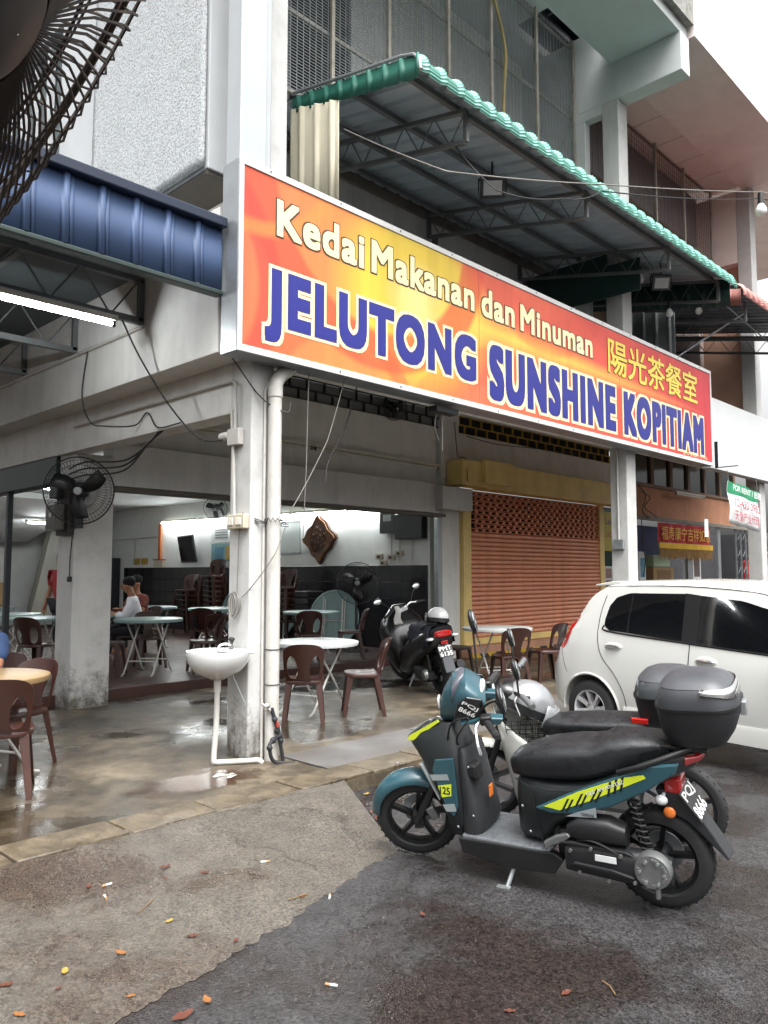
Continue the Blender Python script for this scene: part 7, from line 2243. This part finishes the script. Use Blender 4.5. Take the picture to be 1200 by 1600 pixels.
def crate_box(loc, size, m, label, cat='box', rz=0, pr=None):
    t = thing('display_box', label, cat, loc, (0, 0, rz))
    MB().bx(-size[0] / 2, size[0] / 2, -size[1] / 2, size[1] / 2, 0, size[2]).build('carton', m, t, smooth=0, bevel=.01)
    if pr: MB().bx(-size[0] * .35, size[0] * .35, -size[1] / 2 - .004, -size[1] / 2 - .001, size[2] * .2, size[2] * .8).build('print', pr, t, smooth=0)
    return t
crate_box((19.7, 9.35, .3), (1.6, .5, 1.02), mat('shop_counter', '7b7d7c', .5), 'grey display counter in the third shop', 'counter')
crate_box((19.9, 9.3, 1.33), (1.2, .4, .42), CARD, 'large cardboard box on the third shop counter', pr=mat('card_dark', '6a5236', .8))
crate_box((19.9, 9.32, 1.76), (.95, .35, .3), mat('pale_green_box', '9fb59a', .5), 'pale green carton on top of the cardboard box')
crate_box((18.75, 9.3, 1.33), (.35, .35, .8), mat('white_machine', 'b9bfc2', .4), 'white appliance on the counter beside the column', 'appliance', pr=PBLUE)
crate_box((19.15, 9.42, 1.75), (.3, .2, .32), BLACKP, 'dark monitor like box above the counter', pr=PAPER)
crate_box((22.0, 9.25, 1.3), (.55, .3, .95), PAPER, 'white packaged appliance standing by the door post', pr=mat('pack_print', '5a4a48', .5, var=.4, vscale=9))
crate_box((22.0, 9.25, .3), (.6, .35, 1.0), mat('shop_counter2', '5b5d5c', .5), 'low dark stand by the door post', 'stand')
# folding gate
t = thing('folding_gate', 'grey collapsible folding gate of the third shop', 'gate', (24.4, 8.9, .3))
bar = MB().bx(-.02, .02, -.015, .015, 0, 2.6).build('bar', GREYMETAL, t, smooth=0)
bar.location = (0, 0, 0)
for i in range(1, 17): piece(bar, t, (i * .2, .05 * (i % 2), 0))
b = MB()
for k in range(5):
    for i in range(16): b.beam((i * .2, 0, .3 + k * .5), (i * .2 + .2, 0, .5 + k * .5 if i % 2 else .1 + k * .5), .02, .008)
o = b.build('lattice', GREYMETAL, t, smooth=0); o['kind'] = 'stuff'
tag(MB().bx(26.3, 27.3, 9.2, 9.4, .3, 2.0).build('red_cloth', RED, bevel=.05), 'dark red cloth covered goods behind the folding gate', 'goods')
# posters beside the shutter
wp = thing('poster', 'yellow lettered poster on the glass beside the shutter', 'poster', (16.35, 8.88, 2.1))
MB().bx(0, .85, -.006, .0, 0, .9).build('sheet', mat('yellow_poster', 'b8a838', .5, var=.15), wp, smooth=0)
lettering('Lucky', wp, mat('print_blue_dark', '2c4a7a', .5), .08, .7, .55, .78, -.008, offset=.01)
lettering('LUCKY CO', wp, mat('print_red', 'a03030', .5), .08, .75, .32, .44, -.008, offset=.01)
wp2 = thing('poster', 'white leaflets on the glass beside the shutter', 'poster', (16.35, 8.88, 1.15))
MB().bx(0, .38, -.006, 0, 0, .6).build('sheet', PAPER, wp2, smooth=0); MB().bx(.42, .85, -.006, 0, 0, .62).build('sheet', PAPER, wp2, smooth=0)
for i in range(4): MB().bx(.05 + .42 * (i % 2), .32 + .42 * (i % 2), -.009, -.0065, .06 + .27 * (i // 2), .28 + .27 * (i // 2)).build('print', mat('leaflet_print', '8a6a68', .5, var=.4, vscale=12), wp2, smooth=0)
# socket on the right column
t = thing('wall_socket', 'grey socket box with conduit on the right column', 'socket', (10.34, 5.37, 2.0), group='wall sockets')
MB().bx(-.05, .005, -.08, .08, -.07, .07).build('plate', GALV, t, smooth=0, bevel=.006)
b = MB(); b.tube([(-.015, 0, .07), (-.015, 0, 1.35)], .013, 8); b.build('conduit', PVC, t)
# FOR RENT banner
RB = thing('rental_banner', 'white and green for rent banner hanging at the right', 'banner', (13.55, 5.03, 2.36))
vs = []
for i in range(13):
    for k in range(9):
        vs.append((1.42 * i / 12 - .03 * math.sin(k * .6), .025 * math.sin(i * .8) + .02 * math.sin(k), .80 - .1 * i / 12 - .72 * k / 8))
fsx = [(i * 9 + k, (i + 1) * 9 + k, (i + 1) * 9 + k + 1, i * 9 + k + 1) for i in range(12) for k in range(8)]
o = MB().add(vs, fsx).build('sheet', mat('banner_white', 'd0d3d2', .6, var=.05), RB, smooth=60)
sm_ = o.modifiers.new('thick', 'SOLIDIFY'); sm_.thickness = .002
gv = []
for i in range(13):
    for k in range(4):
        gv.append((1.42 * i / 12 - .03 * math.sin(k * .36), -.006 + .025 * math.sin(i * .8) + .02 * math.sin(k * .6), .80 - .1 * i / 12 - .24 * k / 3))
MB().add(gv, [(i * 4 + k, (i + 1) * 4 + k, (i + 1) * 4 + k + 1, i * 4 + k + 1) for i in range(12) for k in range(3)]).build('green_strip', mat('banner_green', '2e8a62', .6, var=.05), RB, smooth=60)
SHR_ = Matrix(((1, 0, 0, 0), (0, 1, 0, 0), (-.07, 0, 1, 0), (0, 0, 0, 1)))
lettering('FOR RENT / 出租', RB, mat('banner_text_white', 'd8dad8', .6), .05, 1.36, .63, .76, -.065, offset=.015, ax=SHR_)
lettering('12-430 0962', RB, mat('banner_text_red', '9c3a48', .6), .12, 1.3, .38, .52, -.065, offset=.012, ax=SHR_)
lettering('天皇产业代理', RB, mat('banner_text_red', '9c3a48', .6), .10, 1.25, .14, .32, -.065, offset=.008, ax=SHR_)
for xx in (13.58, 14.93):
    wire('cable', [(xx, 5.03, 3.1), (xx + .03, 5.06, 3.34)], .004, WIREGRY, 'string holding the rent banner, %s end' % ('left' if xx < 14 else 'right'))
b = MB(); b.beam((13.0, 5.0, 3.32), (13.0, 5.0, 3.75), .05, .02); b.beam((13.0, 5.0, 3.32), (13.75, 4.95, 3.42), .05, .02)
tag(b.build('steel_bracket', DARKMETAL, smooth=0), 'black angle bracket at the lower right corner of the signboard', 'bracket')
t = thing('price_tag', 'small white tag hanging on a string left of the rent banner', 'tag', (13.25, 5.3, 2.5))
MB().bx(-.07, .07, -.005, .005, -.3, 0).build('card', PAPER, t, smooth=0); b = MB(); b.tube([(0, 0, 0), (0, 0, .9)], .004, 5); b.build('string', WIREGRY, t)
tube_lamp((19.6, 8.6, 3.62), (21.4, 8.6, 3.62), 'unlit tube batten above the third shop banner', lit=False)
for i, pts in enumerate(([(17.95, 8.78, 3.7), (18.3, 8.78, 3.5), (18.1, 8.78, 3.1), (18.5, 8.8, 2.95)], [(17.95, 8.77, 3.6), (18.5, 8.77, 3.45), (18.2, 8.77, 3.2), (18.9, 8.79, 3.0)], [(18.0, 8.76, 2.9), (18.05, 8.76, 2.3), (18.15, 8.76, 1.9), (18.02, 8.76, 1.5)])):
    wire('cable', smooth_path(pts, 6), .012, WIREBLK, ['tangled black cable beside the third shop wall, upper', 'tangled black cable beside the third shop wall, lower', 'black cable bundle down the third shop post'][i], 0, 1)
wire('cable', smooth_path([(11.3, 8.86, 4.1), (12.2, 8.82, 4.05), (13.5, 8.84, 4.12), (15.2, 8.86, 4.2)], 8), .008, WIREBLK, 'black cable slung under the yellow vent grille', 0, 1)
wire('cable', smooth_path([(10.95, 8.84, 4.3), (10.97, 8.82, 3.9), (11.0, 8.8, 3.68), (10.9, 8.55, 3.6), (10.85, 8.48, 3.2)], 8), .008, WIREBLK, 'black cable falling over the yellow shutter box', 0, 1)
b = MB(); b.box((6.2, 5.15, 3.27), (.35, .12, .06)); tag(b.build('sign_bracket', DARKMETAL, smooth=0, bevel=.004), 'dark steel bracket under the signboard with loose wires', 'bracket')
for i in range(3):
    wire('cable', smooth_path([(6.1 + .05 * i, 5.15, 3.26), (6.06 + .06 * i, 5.15, 3.1), (6.12 + .03 * i, 5.15, 2.95 - .05 * i)], 6), .004, [WIREGRY, WIREBLK, WIREGRY][i], ['pale loose wire end under the sign bracket, left', 'dark loose wire end under the sign bracket', 'pale loose wire end under the sign bracket, right'][i], 0, 1)

# ============================================================ FALLEN LEAVES AND LITTER
def ground_z(x, y):
    e = edge_y(x)
    if x < 3.5 and y > e and y < 4.3: return .0015 + .1085 * ((y - e) / (4.3 - e)) ** 1.15
    return .1 if y >= 4.3 else 0
LEAFC = [mat('leaf_orange', '7c4f24', .55, var=.3, vscale=30), mat('leaf_rust', '522a1c', .55, var=.3, vscale=30), mat('leaf_yellow', '8f7530', .55, var=.25, vscale=30)]
LN = ['orange brown', 'rusty red', 'yellow']
def leaf(x, y, c, s, rz, label):
    n = 13
    vs = []
    for i in range(n):
        t = i / (n - 1); w = math.sin(math.pi * t) ** .75 * .24 * (1.15 - .4 * t)
        for q in (-1, 0, 1):
            vs.append(((t - .5) * s, q * w * s, .005 + s * (.22 * abs(q) * w + .28 * (t - .5) ** 2) + .0015 * math.sin(i * 1.3 + q)))
    b = MB().add(vs, [(i * 3 + k, (i + 1) * 3 + k, (i + 1) * 3 + k + 1, i * 3 + k + 1) for i in range(n - 1) for k in range(2)])
    o = b.build('fallen_leaf', LEAFC[c], smooth=60, loc=(x, y, ground_z(x, y)), rot=(0, 0, rz))
    tag(o, label, 'leaf', 'fallen leaves on the ground')
for i, (x, y, c, s, where) in enumerate(LEAVES):
    leaf(x, y, c, s * .8, i * 2.399, '%s fallen leaf %s' % (LN[c], where))
for i, (x, y, where) in enumerate(BUTTS):
    z = ground_z(x, y) + .006
    t = thing('cigarette_butt', 'cigarette butt %s' % where, 'litter', (x, y, z), (0, 0, i * 1.3), 'cigarette butts')
    MB().cyl((-.012, 0, 0), (.018, 0, 0), .005, n=8).build('paper', PAPER, t); MB().cyl((-.03, 0, 0), (-.012, 0, 0), .0052, n=8).build('filter', mat('butt_filter', '9a744c', .7), t)
for i, (x, y, L, a, where) in enumerate(TWIGS):
    z = ground_z(x, y) + .006
    tag(MB().tube([(x, y, z), (x + L * .5 * math.cos(a), y + L * .5 * math.sin(a), z + .006), (x + L * math.cos(a + .1), y + L * math.sin(a + .1), z)], .003, 5).build('twig', mat('dry_twig', '6a5236', .8)), 'thin dry twig %s' % where, 'twig', 'twigs on the ground')
